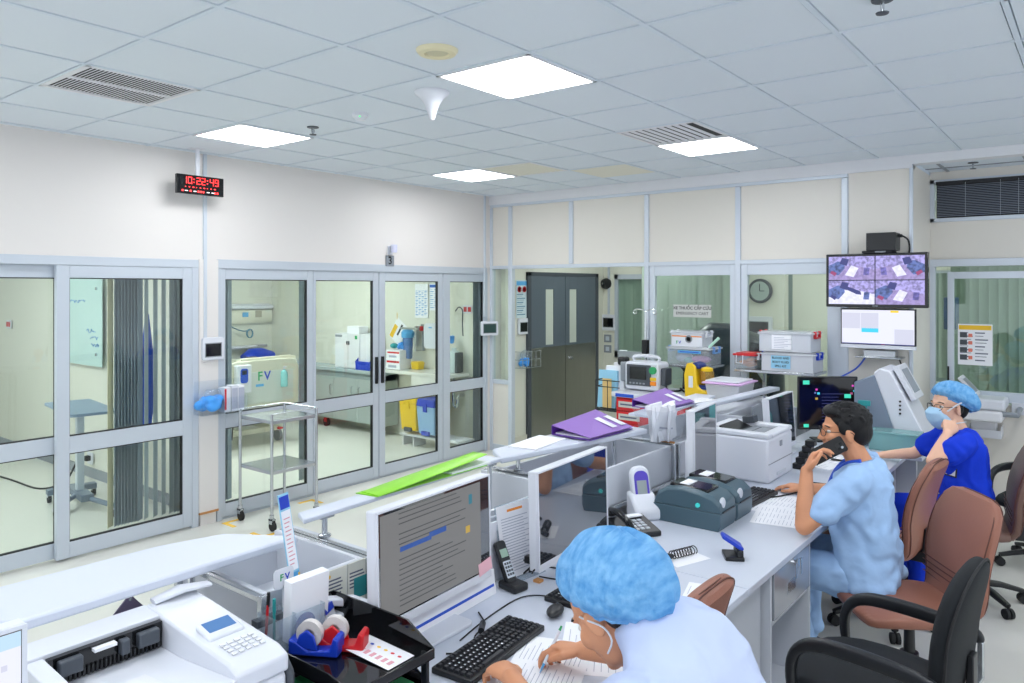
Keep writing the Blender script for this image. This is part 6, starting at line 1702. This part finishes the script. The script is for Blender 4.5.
def fabric_chair(t):
    star_base(t, .30)
    B().loft([(-.29, 0, .44), (-.26, 0, .45), (-.12, 0, .47), (.06, 0, .465), (.20, 0, .46), (.24, 0, .46)], [(.15, .02), (.22, .04), (.25, .055), (.25, .055), (.235, .05), (.19, .035)], n=28, up=(0, 0, 1), power=2.7).build('seat', BLKF, t, sub=1, ang=180)
    bk = B().loft([(.24, 0, .50), (.255, 0, .55), (.26, 0, .66), (.275, 0, .78), (.30, 0, .88), (.32, 0, .94), (.332, 0, .97), (.336, 0, .98)], [(.17, .03), (.215, .045), (.23, .05), (.235, .05), (.22, .048), (.18, .04), (.11, .03), (.05, .015)], n=28, up=(1, 0, 0), power=2.6).build('backrest', BLKF, t, sub=1, ang=180)
    b = B().tube([(.285, -.225, .62), (.30, -.23, .78), (.335, -.18, .93), (.35, 0, .985), (.335, .18, .93), (.30, .23, .78), (.285, .225, .62)], .005, 8, sub=4)
    b.build('piping', BLACKM, bk)
    B().prism([(.1, .40), (.30, .40), (.33, .45), (.33, .66), (.31, .66), (.30, .46), (.1, .43)], -.03, .03, 'y').build('back_bracket', BLACK, t, bevel=.004)
    ARMP = mat('armrest_black', (26, 29, 34), .38, var=.05)
    for s in (-1, 1):
        y = s * .275
        B().loft([(-.20, y, .42), (-.215, y, .52), (-.20, y, .60), (-.14, y, .645), (-.04, y, .652), (.10, y, .648), (.24, y, .635), (.285, y, .62), (.29, y, .59)], [(.018, .02), (.02, .02), (.022, .02), (.026, .02), (.029, .018), (.029, .018), (.026, .018), (.022, .016), (.018, .015)], n=14, up=(0, s * 1.0, 0) if False else None, power=3).build('armrest', ARMP, t, sub=2, ang=180)
        B().box(-.21, y - s * .0 - .02, .405, -.17, y - s * .25, .42).build('arm_bracket', STEEL, t, bevel=.003)
        B().box(.28, y - .012, .46, .30, y + .012, .6).box(.2, y - s * .1, .455, .30, y + .012 * s, .47).build('arm_bracket', STEEL, t, bevel=.003)
fabric_chair(t)
dup(t, (-.30, 6.35, 0), radians(60), label='black fabric chair against the window wall behind the woman in blue')

# ================================================================ people
SKIN = mat('skin_warm', (214, 150, 112), .5, var=.05, scale=18)
SKINL = mat('skin_light', (232, 184, 156), .5, var=.04, scale=18)
HAIRM = mat('black_hair', (13, 13, 16), .5, spec=.35, var=.3, scale=60, bump=.35, bscale=150, stretch=(1, 1, 3))
LIPS = mat('lips', (186, 104, 92), .5)
EYEW = mat('eye_white', (230, 228, 224), .3)
IRIS = mat('iris_brown', (40, 26, 20), .2)
def cloth(name, rgb, var=.05):
    return mat(name, rgb, .8, var=var, scale=5, bump=.55, bscale=16, spec=.25)
SCRUBL = cloth('light_blue_scrub', (166, 200, 240))
SCRUBB = cloth('royal_blue_scrub', (16, 58, 206))
GOWN = cloth('pale_lavender_scrub', (196, 208, 236), .03)

def frame(f, up=(0, 0, 1)):
    """matrix with x = f, z close to up"""
    x = Vector(f).normalized(); z = Vector(up); z = (z - x * z.dot(x)).normalized(); y = z.cross(x)
    return Matrix((x, y, z)).transposed().to_4x4()
def head_shape(b, M):
    b.ell((-.014, 0, .030), (.098, .077, .086), 24, 16, M)
    b.ell((.028, 0, -.02), (.062, .062, .088), 20, 14, M)
    b.ell((.034, 0, -.078), (.046, .047, .034), 16, 10, M)
    b.ell((.066, 0, -.094), (.020, .024, .018), 12, 8, M)
    b.ell((.074, 0, .024), (.020, .052, .012), 14, 8, M)
    for s in (-1, 1):
        b.ell((.062, s * .034, -.026), (.028, .026, .028), 12, 8, M)
        b.ell((-.004, s * .079, -.012), (.020, .008, .034), 14, 10, M, rot=Euler((0, .25, s * .35)).to_matrix())
        b.ell((.101, s * .010, -.034), (.010, .008, .008), 8, 6, M)
    b.loft([(.084, 0, .018), (.100, 0, -.012), (.112, 0, -.032), (.096, 0, -.040)], [(.008, .008), (.010, .009), (.013, .011), (.008, .006)], n=10, M=M)
    b.ell((.088, 0, -.058), (.009, .024, .006), 10, 6, M).ell((.086, 0, -.068), (.009, .021, .007), 10, 6, M)
def hand_shape(b, W, fwd, back, left, curls, spread=1.0, thumb_in=.3, s=1.0):
    x = Vector(fwd).normalized(); z = Vector(back); z = (z - x * z.dot(x)).normalized()
    y = x.cross(z) if left else z.cross(x)         # towards the thumb
    W = Vector(W)
    P = lambda a, c, d: W + (x * a + y * c + z * d) * s
    b.loft([P(-.03, 0, 0), P(.015, .002, 0), P(.05, .003, .002), P(.08, .001, .002), P(.094, 0, .0)], [(.026*s, .020*s), (.032*s, .019*s), (.041*s, .016*s), (.042*s, .014*s), (.038*s, .010*s)], n=14, up=tuple(z))
    for k, (bx, by, L, r) in enumerate(((.088, .031, .074, .0092), (.094, .010, .083, .0095), (.090, -.011, .077, .0092), (.082, -.031, .060, .0082))):
        p = P(bx - .01, by, 0); ang = 0.0
        pts = [p]; fr = (.46, .30, .24)
        yaw = (by / .031) * .10 * spread
        for q in range(3):
            ang += curls[k][q]
            d = x * cos(ang) * cos(yaw) + y * sin(yaw) * cos(ang) - z * sin(ang)
            p = p + d * (L * fr[q] + (.012 if q == 0 else 0)) * s
            pts.append(p)
        b.loft(pts, [(r*s*1.05, r*s*1.05), (r*s, r*s), (r*s*.93, r*s*.93), (r*s*.72, r*s*.72)], n=10)
        b.ell(tuple(pts[-1]), (r*s*.75,) * 3, 8, 6)
    p0 = P(.018, .026, -.006); p1 = P(.048, .052, -.016); 
    p2 = p1 + (x * .030 + y * (.014 - .03 * thumb_in) - z * .016 * thumb_in) * s
    p3 = p2 + (x * .026 + y * (.004 - .03 * thumb_in) - z * .016 * thumb_in) * s
    b.loft([p0, p1, p2, p3], [(.016*s, .015*s), (.0125*s, .012*s), (.0108*s, .0105*s), (.008*s, .008*s)], n=10)
    b.ell(tuple(p3), (.0082*s,) * 3, 8, 6)
    return P
def limb(b, pts, rad, n=14):
    b.loft(pts, [(r, r) if not isinstance(r, tuple) else r for r in rad], n=n)
    for p, r in zip(pts, rad):
        r = r if not isinstance(r, tuple) else min(r)
        b.ell(tuple(p), (r, r, r), 12, 8)
def mid(a, c, t): return tuple(Vector(a).lerp(Vector(c), t))
def eyes(t, M):
    for s in (-1, 1):
        e = B(M).ell((.071, s * .031, .002), (.0125, .014, .010), 12, 8).build('eye', EYEW, t)
        B(M).ell((.0815, s * .031, .002), (.003, .006, .006), 10, 6).build('iris', IRIS, e)
        B(M).loft([(.086, s * .014, .026), (.086, s * .032, .030), (.074, s * .050, .025)], [(.004, .003)] * 3, n=8).build('eyebrow', HAIRM, t)
def spectacles(t, M):
    b = B(M)
    for s in (-1, 1):
        b.tube([(.104 - .012 * abs(cos(a)) * (1 if s * cos(a) > 0 else 0), s * .033 + .025 * cos(a), .0 + .017 * sin(a)) for a in [k * pi / 9 for k in range(18)]], .0016, 6, closed=True)
        b.tube([(.093, s * .058, .006), (.05, s * .075, .006), (-.01, s * .083, .004), (-.025, s * .082, -.012)], .0018, 6, sub=3)
    b.tube([(.104, -.009, .003), (.108, 0, .006), (.104, .009, .003)], .0016, 6)
    b.build('spectacles', BLACK, t)
def torso(b, P, W, D, f, n=22, power=2.4):
    b.loft(P, [(w, d) for w, d in zip(W, D)], n=n, up=f, power=power)
CAPM = glassmat('cap_blue', (150, 205, 245), .15, rough=.6, milk=.86, milk_rgb=(104, 172, 232))
_nt = CAPM.node_tree
_d = [n for n in _nt.nodes if n.type == 'BSDF_DIFFUSE'][0]
_tc = _nt.nodes.new('ShaderNodeTexCoord'); _wv = _nt.nodes.new('ShaderNodeTexNoise'); _wv.inputs['Scale'].default_value = 48; _wv.inputs['Detail'].default_value = 4
_mp = _nt.nodes.new('ShaderNodeMapping'); _mp.inputs['Scale'].default_value = (1, .22, .8)
_rp = _nt.nodes.new('ShaderNodeValToRGB')
_rp.color_ramp.elements[0].position = .3; _rp.color_ramp.elements[0].color = lin((88, 156, 216)); _rp.color_ramp.elements[1].position = .72; _rp.color_ramp.elements[1].color = lin((142, 198, 242))
_nt.links.new(_tc.outputs['Object'], _mp.inputs[0]); _nt.links.new(_mp.outputs[0], _wv.inputs['Vector']); _nt.links.new(_wv.outputs['Fac'], _rp.inputs[0]); _nt.links.new(_rp.outputs[0], _d.inputs[0])
_bp = _nt.nodes.new('ShaderNodeBump'); _bp.inputs['Strength'].default_value = .7; _bp.inputs['Distance'].default_value = .012
_nt.links.new(_wv.outputs['Fac'], _bp.inputs['Height']); _nt.links.new(_bp.outputs[0], _d.inputs['Normal'])
def bouffant(t, M, c, r, tilt=0.0, seed=1, n=72, m=30, rim=1.95):
    """gathered cap: lumpy dome closed by an elastic rim"""
    random.seed(seed)
    ph = [random.uniform(0, 6.28) for _ in range(8)]
    vs = [(0, 0, r[2])]; fs = []
    T = Matrix.Translation(c) @ Matrix.Rotation(tilt, 4, 'Y')
    for i in range(1, m + 1):
        th = rim * i / m
        g = (i / m) ** 2
        for j in range(n):
            a = 2 * pi * j / n
            k = 1 + .018 * sin(3 * a + ph[0]) + .014 * sin(5 * a + 3 * th + ph[1]) + .012 * sin(9 * a - 4 * th + ph[2]) + g * (.028 * sin(17 * a + ph[3]) + .018 * sin(26 * a + ph[4])) + .010 * sin(8 * th + 4 * a + ph[5])
            if i > m * .86: k *= 1 - .20 * ((i / m - .86) / .14)
            vs.append((r[0] * k * sin(th) * cos(a), r[1] * k * sin(th) * sin(a), r[2] * k * cos(th)))
    for j in range(n): fs.append((0, 1 + j, 1 + (j + 1) % n))
    for i in range(m - 1):
        for j in range(n):
            p = 1 + i * n + j; q = 1 + i * n + (j + 1) % n
            fs.append((p, p + n, q + n, q))
    o = B(M @ T).add(vs, fs).build('bouffant_cap', CAPM, t, ang=180)
    ring = [Vector(v) for v in vs[1 + (m - 1) * n:]]
    B(M @ T).tube([tuple(v) for v in ring], .006, 6, closed=True).build('elastic_rim', CAPM, o)
    return o

# ---------------------------------------------------------------- the man on the phone
def man():
    t = thing('person', 'man in light blue scrubs and glasses holding a black phone to his ear', 'person', (-.90, 4.0, .47), group=None)
    O = Matrix.Translation((.90, -4.0, -.47))
    yaw = radians(207)
    f = (cos(radians(190)), sin(radians(190)), 0)
    HM = O @ Matrix.Translation((-1.025, 3.99, 1.222)) @ frame((cos(yaw), sin(yaw), -.06)) @ Matrix.Scale(1.08, 4)
    b = B(O)
    S = [(-.915, 4.0, .50), (-.92, 4.0, .62), (-.925, 4.0, .76), (-.93, 4.0, .90), (-.935, 4.0, 1.01), (-.945, 4.0, 1.075)]
    torso(b, S, [.155, .14, .13, .145, .16, .085], [.10, .09, .09, .095, .085, .05], f)
    limb(b, [(-.945, 4.0, 1.05), (-.98, 3.995, 1.12), (-1.01, 3.99, 1.18)], [.062, .056, .058])
    LS, RS = (-.93, 3.82, 1.015), (-.965, 4.18, 1.02)
    LE, LW = (-1.125, 3.675, .80), (-1.13, 3.73, 1.052)
    RE, RW = (-1.13, 4.34, .815), (-1.36, 4.42, .79)
    limb(b, [LS, mid(LS, LE, .5), LE], [.055, .05, .043])
    limb(b, [LE, mid(LE, LW, .35), LW], [.043, .042, .029])
    limb(b, [RS, mid(RS, RE, .5), RE], [.055, .05, .042])
    limb(b, [RE, mid(RE, RW, .35), RW], [.042, .041, .028])
    LH, RH = (-.92, 3.90, .53), (-.93, 4.10, .53)
    for Hh, K, F in ((LH, (-1.27, 3.88, .535), (-1.20, 3.86, .10)), (RH, (-1.29, 4.14, .535), (-1.25, 4.14, .10))):
        limb(b, [Hh, mid(Hh, K, .5), K], [.09, .078, .06])
        limb(b, [K, mid(K, F, .35), F], [.058, .054, .036])
        limb(b, [F, (F[0] - .03, F[1], .05), (F[0] - .16, F[1], .035)], [.04, .038, .026])
    c1 = [(.75, .8, .5)] * 4
    hand_shape(b, LW, (.30, .35, .9), (-.72, -.18, .25), True, [(.55, .75, .45), (.6, .8, .45), (.65, .85, .5), (.7, .9, .5)], thumb_in=.25, s=1.04)
    hand_shape(b, RW, (-1, .15, -.05), (0, 0, 1), False, [(.25, .3, .2)] * 4)
    head_shape(b, O.inverted() @ HM)
    b.build('body', SKIN, t, remesh=.0055, soft=3)
    eyes(t, HM); spectacles(t, HM)
    # hair: cap of short thick hair with tufts
    h = B(HM)
    h.ell((-.025, 0, .046), (.100, .086, .082), 28, 18)
    h.ell((-.060, 0, .0), (.062, .080, .075), 22, 14)
    h.ell((.045, 0, .092), (.045, .062, .030), 18, 10)
    for s in (-1, 1): h.ell((.012, s * .074, .025), (.03, .012, .035), 12, 8)
    random.seed(4)
    for k in range(110):
        a = random.uniform(0, 2 * pi); e = random.uniform(.12, 1.45)
        d = Vector((cos(a) * cos(e), sin(a) * cos(e), sin(e)))
        if d.x > .55 and d.z < .7: continue
        p = Vector((-.022 + d.x * .098, d.y * .084, .044 + d.z * .080))
        q = p + Vector((.026 * random.uniform(.2, 1.2), random.uniform(-.012, .012), .012)) * 1.0
        h.loft([tuple(p - d * .012), tuple(p + d * .004), tuple(q)], [(.012, .010), (.011, .008), (.003, .003)], n=7)
    h.build('hair', HAIRM, t, remesh=.005, soft=1)
    # scrub top
    c = B(O)
    torso(c, [(-.905, 4.0, .50), (-.915, 4.0, .56), (-.925, 4.0, .64), (-.94, 4.0, .76), (-.945, 4.0, .90), (-.94, 4.0, 1.0), (-.94, 4.0, 1.06), (-.95, 4.0, 1.085)], [.225, .22, .205, .20, .205, .21, .155, .095], [.14, .15, .155, .155, .145, .13, .09, .07], f, 26, 2.5)
    limb(c, [LS, mid(LS, LE, .35), mid(LS, LE, .62)], [.078, .080, .080])
    limb(c, [RS, mid(RS, RE, .35), mid(RS, RE, .72)], [.082, .082, .082])
    c.ell((-.86, 3.88, .52), (.10, .11, .06), 16, 10).ell((-.86, 4.12, .52), (.10, .11, .06), 16, 10)
    # folds
    c.build('scrub_top', SCRUBL, t, remesh=.009, soft=4, wrinkle=.030)
    v = B(O).tube([(-.93, 3.915, 1.095), (-1.0, 3.925, 1.07), (-1.055, 3.94, 1.01), (-1.10, 3.965, .92), (-1.075, 4.03, 1.01), (-1.02, 4.08, 1.07), (-.95, 4.09, 1.09)], .010, 8, sub=5)
    v.build('collar_trim', BLUEP, t)
    p = B(O)
    torso(p, [(-.90, 4.0, .49), (-.905, 4.0, .60), (-.91, 4.0, .68)], [.195, .195, .18], [.12, .125, .12], f)
    for Hh, K, F in ((LH, (-1.27, 3.88, .535), (-1.20, 3.86, .10)), (RH, (-1.29, 4.14, .535), (-1.25, 4.14, .10))):
        limb(p, [Hh, mid(Hh, K, .5), K], [.112, .10, .085])
        limb(p, [K, mid(K, F, .4), (F[0], F[1], .14)], [.085, .082, .078])
    p.build('scrub_trousers', SCRUBL, t, remesh=.009, soft=4, wrinkle=.030)
    for y, x in ((3.86, -1.20), (4.14, -1.25)):
        B(O).loft([(x + .06, y, .04), (x - .02, y, .055), (x - .12, y, .045), (x - .19, y, .03)], [(.04, .035), (.045, .05), (.045, .04), (.03, .022)], n=16, up=(0, 0, 1)).build('shoe', DGREY, t)
    return t
man()
t = thing('mobile_phone', 'black mobile phone with camera bump held to the ear of the man', 'phone', (-1.065, 3.86, 1.138))
RP = frame((.62, .16, .40), (-.25, -.9, .25))          # x = long axis, z = back of the phone
B(RP).prism(rrect(-.085, -.040, .085, .040, .012), -.005, .006, 'z').build('phone_case', BLACKM, t, bevel=.002)
c = B(RP).prism(rrect(.040, -.032, .078, .010, .008), .006, .009, 'z').build('camera_bump', BLACK, t, bevel=.001)
for x, y in ((.052, -.02), (.066, -.002), (.066, -.02)): B(RP).cyl((x, y, .009), (x, y, .0105), .0065).build('lens', CHROME if x == .066 and y == -.02 else GLOSSB, c)

# ---------------------------------------------------------------- the woman in royal blue
def woman():
    t = thing('person', 'woman in royal blue scrubs with face mask and blue cap, hand to her cheek', 'person', (-.64, 5.40, .47))
    O = Matrix.Translation((.64, -5.40, -.47))
    f = (cos(radians(202)), sin(radians(202)), 0)
    yaw = radians(230)
    HM = O @ Matrix.Translation((-.775, 5.435, 1.188)) @ frame((cos(yaw), sin(yaw), .02)) @ Matrix.Scale(1.08, 4)
    b = B(O)
    S = [(-.68, 5.40, .50), (-.685, 5.40, .60), (-.695, 5.41, .74), (-.71, 5.42, .88), (-.72, 5.43, .98), (-.725, 5.43, 1.045)]
    torso(b, S, [.15, .13, .115, .135, .145, .08], [.10, .09, .085, .095, .085, .05], f)
    limb(b, [(-.705, 5.43, 1.02), (-.735, 5.43, 1.09), (-.76, 5.435, 1.14)], [.055, .049, .05])
    LS, RS = (-.665, 5.265, .995), (-.775, 5.60, 1.0)
    LE, LW = (-.80, 5.06, .905), (-.745, 5.20, 1.055)
    RE, RW = (-1.0, 5.62, .83), (-1.20, 5.655, .785)
    limb(b, [LS, mid(LS, LE, .5), LE], [.05, .046, .040])
    limb(b, [LE, mid(LE, LW, .35), LW], [.040, .038, .026])
    limb(b, [RS, mid(RS, RE, .5), RE], [.05, .046, .038])
    limb(b, [RE, mid(RE, RW, .35), RW], [.038, .036, .025])
    LH, RH = (-.70, 5.30, .52), (-.71, 5.48, .52)
    LK, LF = (-.88, 5.06, .50), (-.86, 5.04, .10)
    RK, RF = (-1.05, 5.42, .52), (-1.02, 5.42, .10)
    for Hh, K, F in ((LH, LK, LF), (RH, RK, RF)):
        limb(b, [Hh, mid(Hh, K, .5), K], [.085, .072, .055])
        limb(b, [K, mid(K, F, .35), F], [.052, .048, .033])
        limb(b, [F, (F[0] - .03, F[1], .05), (F[0] - .15, F[1], .035)], [.036, .034, .024])
    hand_shape(b, LW, (.05, .55, .83), (.35, -.85, .4), True, [(.5, 1.3, .9), (1.3, 1.3, .9), (1.4, 1.3, .9), (1.4, 1.3, .9)], thumb_in=.6, s=.94)
    hand_shape(b, RW, (-1, .12, -.06), (0, 0, 1), False, [(.2, .3, .2)] * 4, s=.92)
    head_shape(b, O.inverted() @ HM)
    b.build('body', SKINL, t, remesh=.0055, soft=3)
    eyes(t, HM); spectacles(t, HM)
    h = B(HM).ell((-.040, 0, .040), (.086, .082, .080), 22, 14).ell((-.05, 0, -.01), (.062, .076, .07), 18, 12).ell((-.012, .076, -.005), (.022, .012, .034), 10, 8)
    h.build('hair', HAIRM, t, remesh=.006, soft=2)
    bouffant(t, HM, (-.045, 0, .040), (.140, .120, .102), tilt=-.44, seed=3, rim=1.92)
    m = B(HM)
    m.loft([(.030, 0, -.100), (.055, 0, -.080), (.082, 0, -.055), (.100, 0, -.030), (.090, 0, -.006)], [(.058, .045), (.066, .05), (.066, .045), (.056, .034), (.040, .016)], n=26, up=[(.7, 0, -.7)] * 5)
    MASK = mat('mask_blue', (176, 214, 244), .75, var=.03, bump=.2, bscale=60)
    mo = m.build('face_mask', MASK, t, remesh=.005, soft=3)
    k = B(HM)
    for s in (-1, 1): k.tube([(.06, s * .06, -.02), (.02, s * .085, .02), (-.05, s * .105, .06), (-.10, s * .09, .09)], .0045, 8, sub=3).tube([(.05, s * .06, -.09), (.0, s * .075, -.085), (-.06, s * .07, -.08)], .0035, 8, sub=3)
    k.build('mask_ties', WHITEM, mo)
    c = B(O)
    torso(c, [(-.66, 5.39, .47), (-.665, 5.395, .54), (-.675, 5.40, .64), (-.69, 5.41, .76), (-.705, 5.42, .88), (-.715, 5.43, .97), (-.72, 5.43, 1.03), (-.725, 5.43, 1.06)], [.205, .20, .18, .175, .185, .185, .14, .085], [.15, .15, .14, .135, .145, .125, .085, .06], f, 26, 2.4)
    limb(c, [LS, mid(LS, LE, .3), mid(LS, LE, .52)], [.075, .078, .076])
    limb(c, [RS, mid(RS, RE, .35), mid(RS, RE, .62)], [.075, .075, .074])
    c.build('scrub_top', SCRUBB, t, remesh=.009, soft=4, wrinkle=.03)
    p = B(O)
    torso(p, [(-.67, 5.40, .485), (-.675, 5.40, .58), (-.68, 5.40, .64)], [.19, .18, .16], [.14, .14, .12], f)
    for Hh, K, F in ((LH, LK, LF), (RH, RK, RF)):
        limb(p, [Hh, mid(Hh, K, .5), K], [.105, .095, .08])
        limb(p, [K, mid(K, F, .4), (F[0], F[1], .13)], [.078, .074, .068])
    p.build('scrub_trousers', SCRUBB, t, remesh=.009, soft=4)
    for F in (LF, RF):
        B(O).loft([(F[0] + .055, F[1], .04), (F[0] - .02, F[1], .05), (F[0] - .11, F[1], .04), (F[0] - .175, F[1], .028)], [(.036, .035), (.04, .048), (.04, .036), (.028, .02)], n=16, up=(0, 0, 1)).build('shoe', BLACK, t)
    RB = O @ Matrix.Translation((-.735, 5.262, .815)) @ frame((-.62, -.78, .1))
    bd = B(RB).box(-.002, -.045, -.03, .004, .045, .03).build('name_badge', BLACK, t, bevel=.002)
    B(RB).box(.004, -.036, -.022, .005, .036, .02).build('badge_card', PAPER, bd)
    return t
woman()

# ---------------------------------------------------------------- the person writing in the foreground
def writer():
    t = thing('person', 'person in pale lavender scrubs and blue bouffant cap bent over writing at the desk', 'person', (-.62, 1.62, .47))
    O = Matrix.Translation((.62, -1.62, -.47))
    f = (-1, .12, 0)
    HM = O @ Matrix.Translation((-.955, 1.60, 1.145)) @ frame((-.74, .02, -.68), (-.6, .05, .75)) @ Matrix.Scale(1.06, 4)
    b = B(O)
    S = [(-.70, 1.62, .50), (-.70, 1.62, .65), (-.71, 1.62, .82), (-.73, 1.62, .96), (-.76, 1.62, 1.05), (-.80, 1.61, 1.10)]
    torso(b, S, [.155, .135, .13, .145, .155, .09], [.105, .095, .09, .10, .09, .055], f)
    limb(b, [(-.79, 1.61, 1.06), (-.85, 1.605, 1.10), (-.90, 1.60, 1.12)], [.06, .054, .055])
    LS, RS = (-.80, 1.43, 1.03), (-.79, 1.79, 1.04)
    LE, LW = (-1.03, 1.47, .84), (-1.345, 1.70, .81)
    RE, RW = (-1.02, 1.95, .88), (-1.265, 1.955, .818)
    limb(b, [LS, mid(LS, LE, .5), LE], [.053, .048, .042]); limb(b, [LE, mid(LE, LW, .35), LW], [.042, .040, .028])
    limb(b, [RS, mid(RS, RE, .5), RE], [.053, .048, .042]); limb(b, [RE, mid(RE, RW, .35), RW], [.042, .040, .028])
    LH, RH = (-.70, 1.53, .53), (-.70, 1.72, .53)
    for Hh, K, F in ((LH, (-1.02, 1.50, .54), (-.98, 1.50, .10)), (RH, (-1.02, 1.76, .54), (-.98, 1.76, .10))):
        limb(b, [Hh, mid(Hh, K, .5), K], [.088, .075, .058])
        limb(b, [K, mid(K, F, .35), F], [.055, .05, .035])
        limb(b, [F, (F[0] - .03, F[1], .05), (F[0] - .16, F[1], .035)], [.038, .036, .025])
    hand_shape(b, LW, (-.93, .36, -.06), (.05, -.1, 1), True, [(.45, .65, .4), (.5, .7, .45), (.55, .7, .45), (.6, .7, .45)], thumb_in=.2)
    hand_shape(b, RW, (-.94, -.22, -.05), (.0, .25, 1), False, [(.50, .70, .35), (.65, .85, .5), (.75, .95, .6), (.85, .95, .6)], thumb_in=.75)
    head_shape(b, O.inverted() @ HM)
    b.build('body', SKIN, t, remesh=.0055, soft=3)
    eyes(t, HM)
    h = B(HM).ell((-.040, 0, .040), (.086, .082, .080), 22, 14).ell((-.05, 0, -.0), (.062, .076, .07), 18, 12)
    h.build('hair', HAIRM, t, remesh=.006, soft=2)
    bouffant(t, HM, (-.055, 0, .035), (.146, .126, .128), tilt=-.78, seed=8, rim=2.0)
    k = B(HM)
    for s in (-1, 1): k.tube([(.03, s * .072, .02), (.0, s * .087, .0), (-.026, s * .084, -.03), (-.02, s * .076, -.06), (.02, s * .062, -.075)], .0022, 8, sub=3)
    k.build('mask_ear_loops', WHITEM, t)
    c = B(O)
    torso(c, [(-.69, 1.62, .46), (-.69, 1.62, .56), (-.695, 1.62, .70), (-.70, 1.62, .84), (-.72, 1.62, .95), (-.755, 1.62, 1.04), (-.80, 1.615, 1.10), (-.845, 1.61, 1.135), (-.875, 1.605, 1.165)], [.20, .19, .18, .18, .185, .185, .15, .105, .08], [.145, .14, .135, .13, .135, .125, .095, .075, .065], f, 26, 2.4)
    limb(c, [LS, mid(LS, LE, .35), mid(LS, LE, .62)], [.078, .08, .078])
    limb(c, [RS, mid(RS, RE, .35), mid(RS, RE, .70)], [.08, .082, .078])
    c.build('scrub_top', GOWN, t, remesh=.009, soft=4, wrinkle=.025)
    p = B(O)
    torso(p, [(-.69, 1.62, .485), (-.695, 1.62, .58), (-.70, 1.62, .64)], [.195, .19, .17], [.14, .14, .12], f)
    for Hh, K, F in ((LH, (-1.02, 1.50, .54), (-.98, 1.50, .10)), (RH, (-1.02, 1.76, .54), (-.98, 1.76, .10))):
        limb(p, [Hh, mid(Hh, K, .5), K], [.108, .097, .082]); limb(p, [K, mid(K, F, .4), (F[0], F[1], .13)], [.08, .076, .07])
    p.build('scrub_trousers', GOWN, t, remesh=.009, soft=4)
    for y in (1.50, 1.76):
        B(O).loft([(-.925, y, .04), (-1.0, y, .052), (-1.10, y, .042), (-1.16, y, .028)], [(.038, .035), (.042, .05), (.042, .038), (.028, .02)], n=16, up=(0, 0, 1)).build('shoe', DGREY, t)
    return t
writer()
leather_chair('brown leather chair under the person writing in the foreground', (-.56, 1.62, 0), radians(-3))
t = thing('ballpoint_pen', 'white ballpoint pen with blue tip and green end in the writing hand', 'pen', (-1.362, 1.862, .7535))
RP = frame((.10, .34, .50), (0, -1, 0))
B(RP).loft([(0, 0, 0), (.012, 0, 0), (.03, 0, 0)], [(.0008, .0008), (.0025, .0025), (.0048, .0048)], n=10).build('blue_tip', SKYB, t)
B(RP).cyl((.03, 0, 0), (.135, 0, 0), .0048).build('barrel', WHITE, t)
B(RP).cyl((.135, 0, 0), (.15, 0, 0), .0042, .0032).build('green_end', GREEN, t)
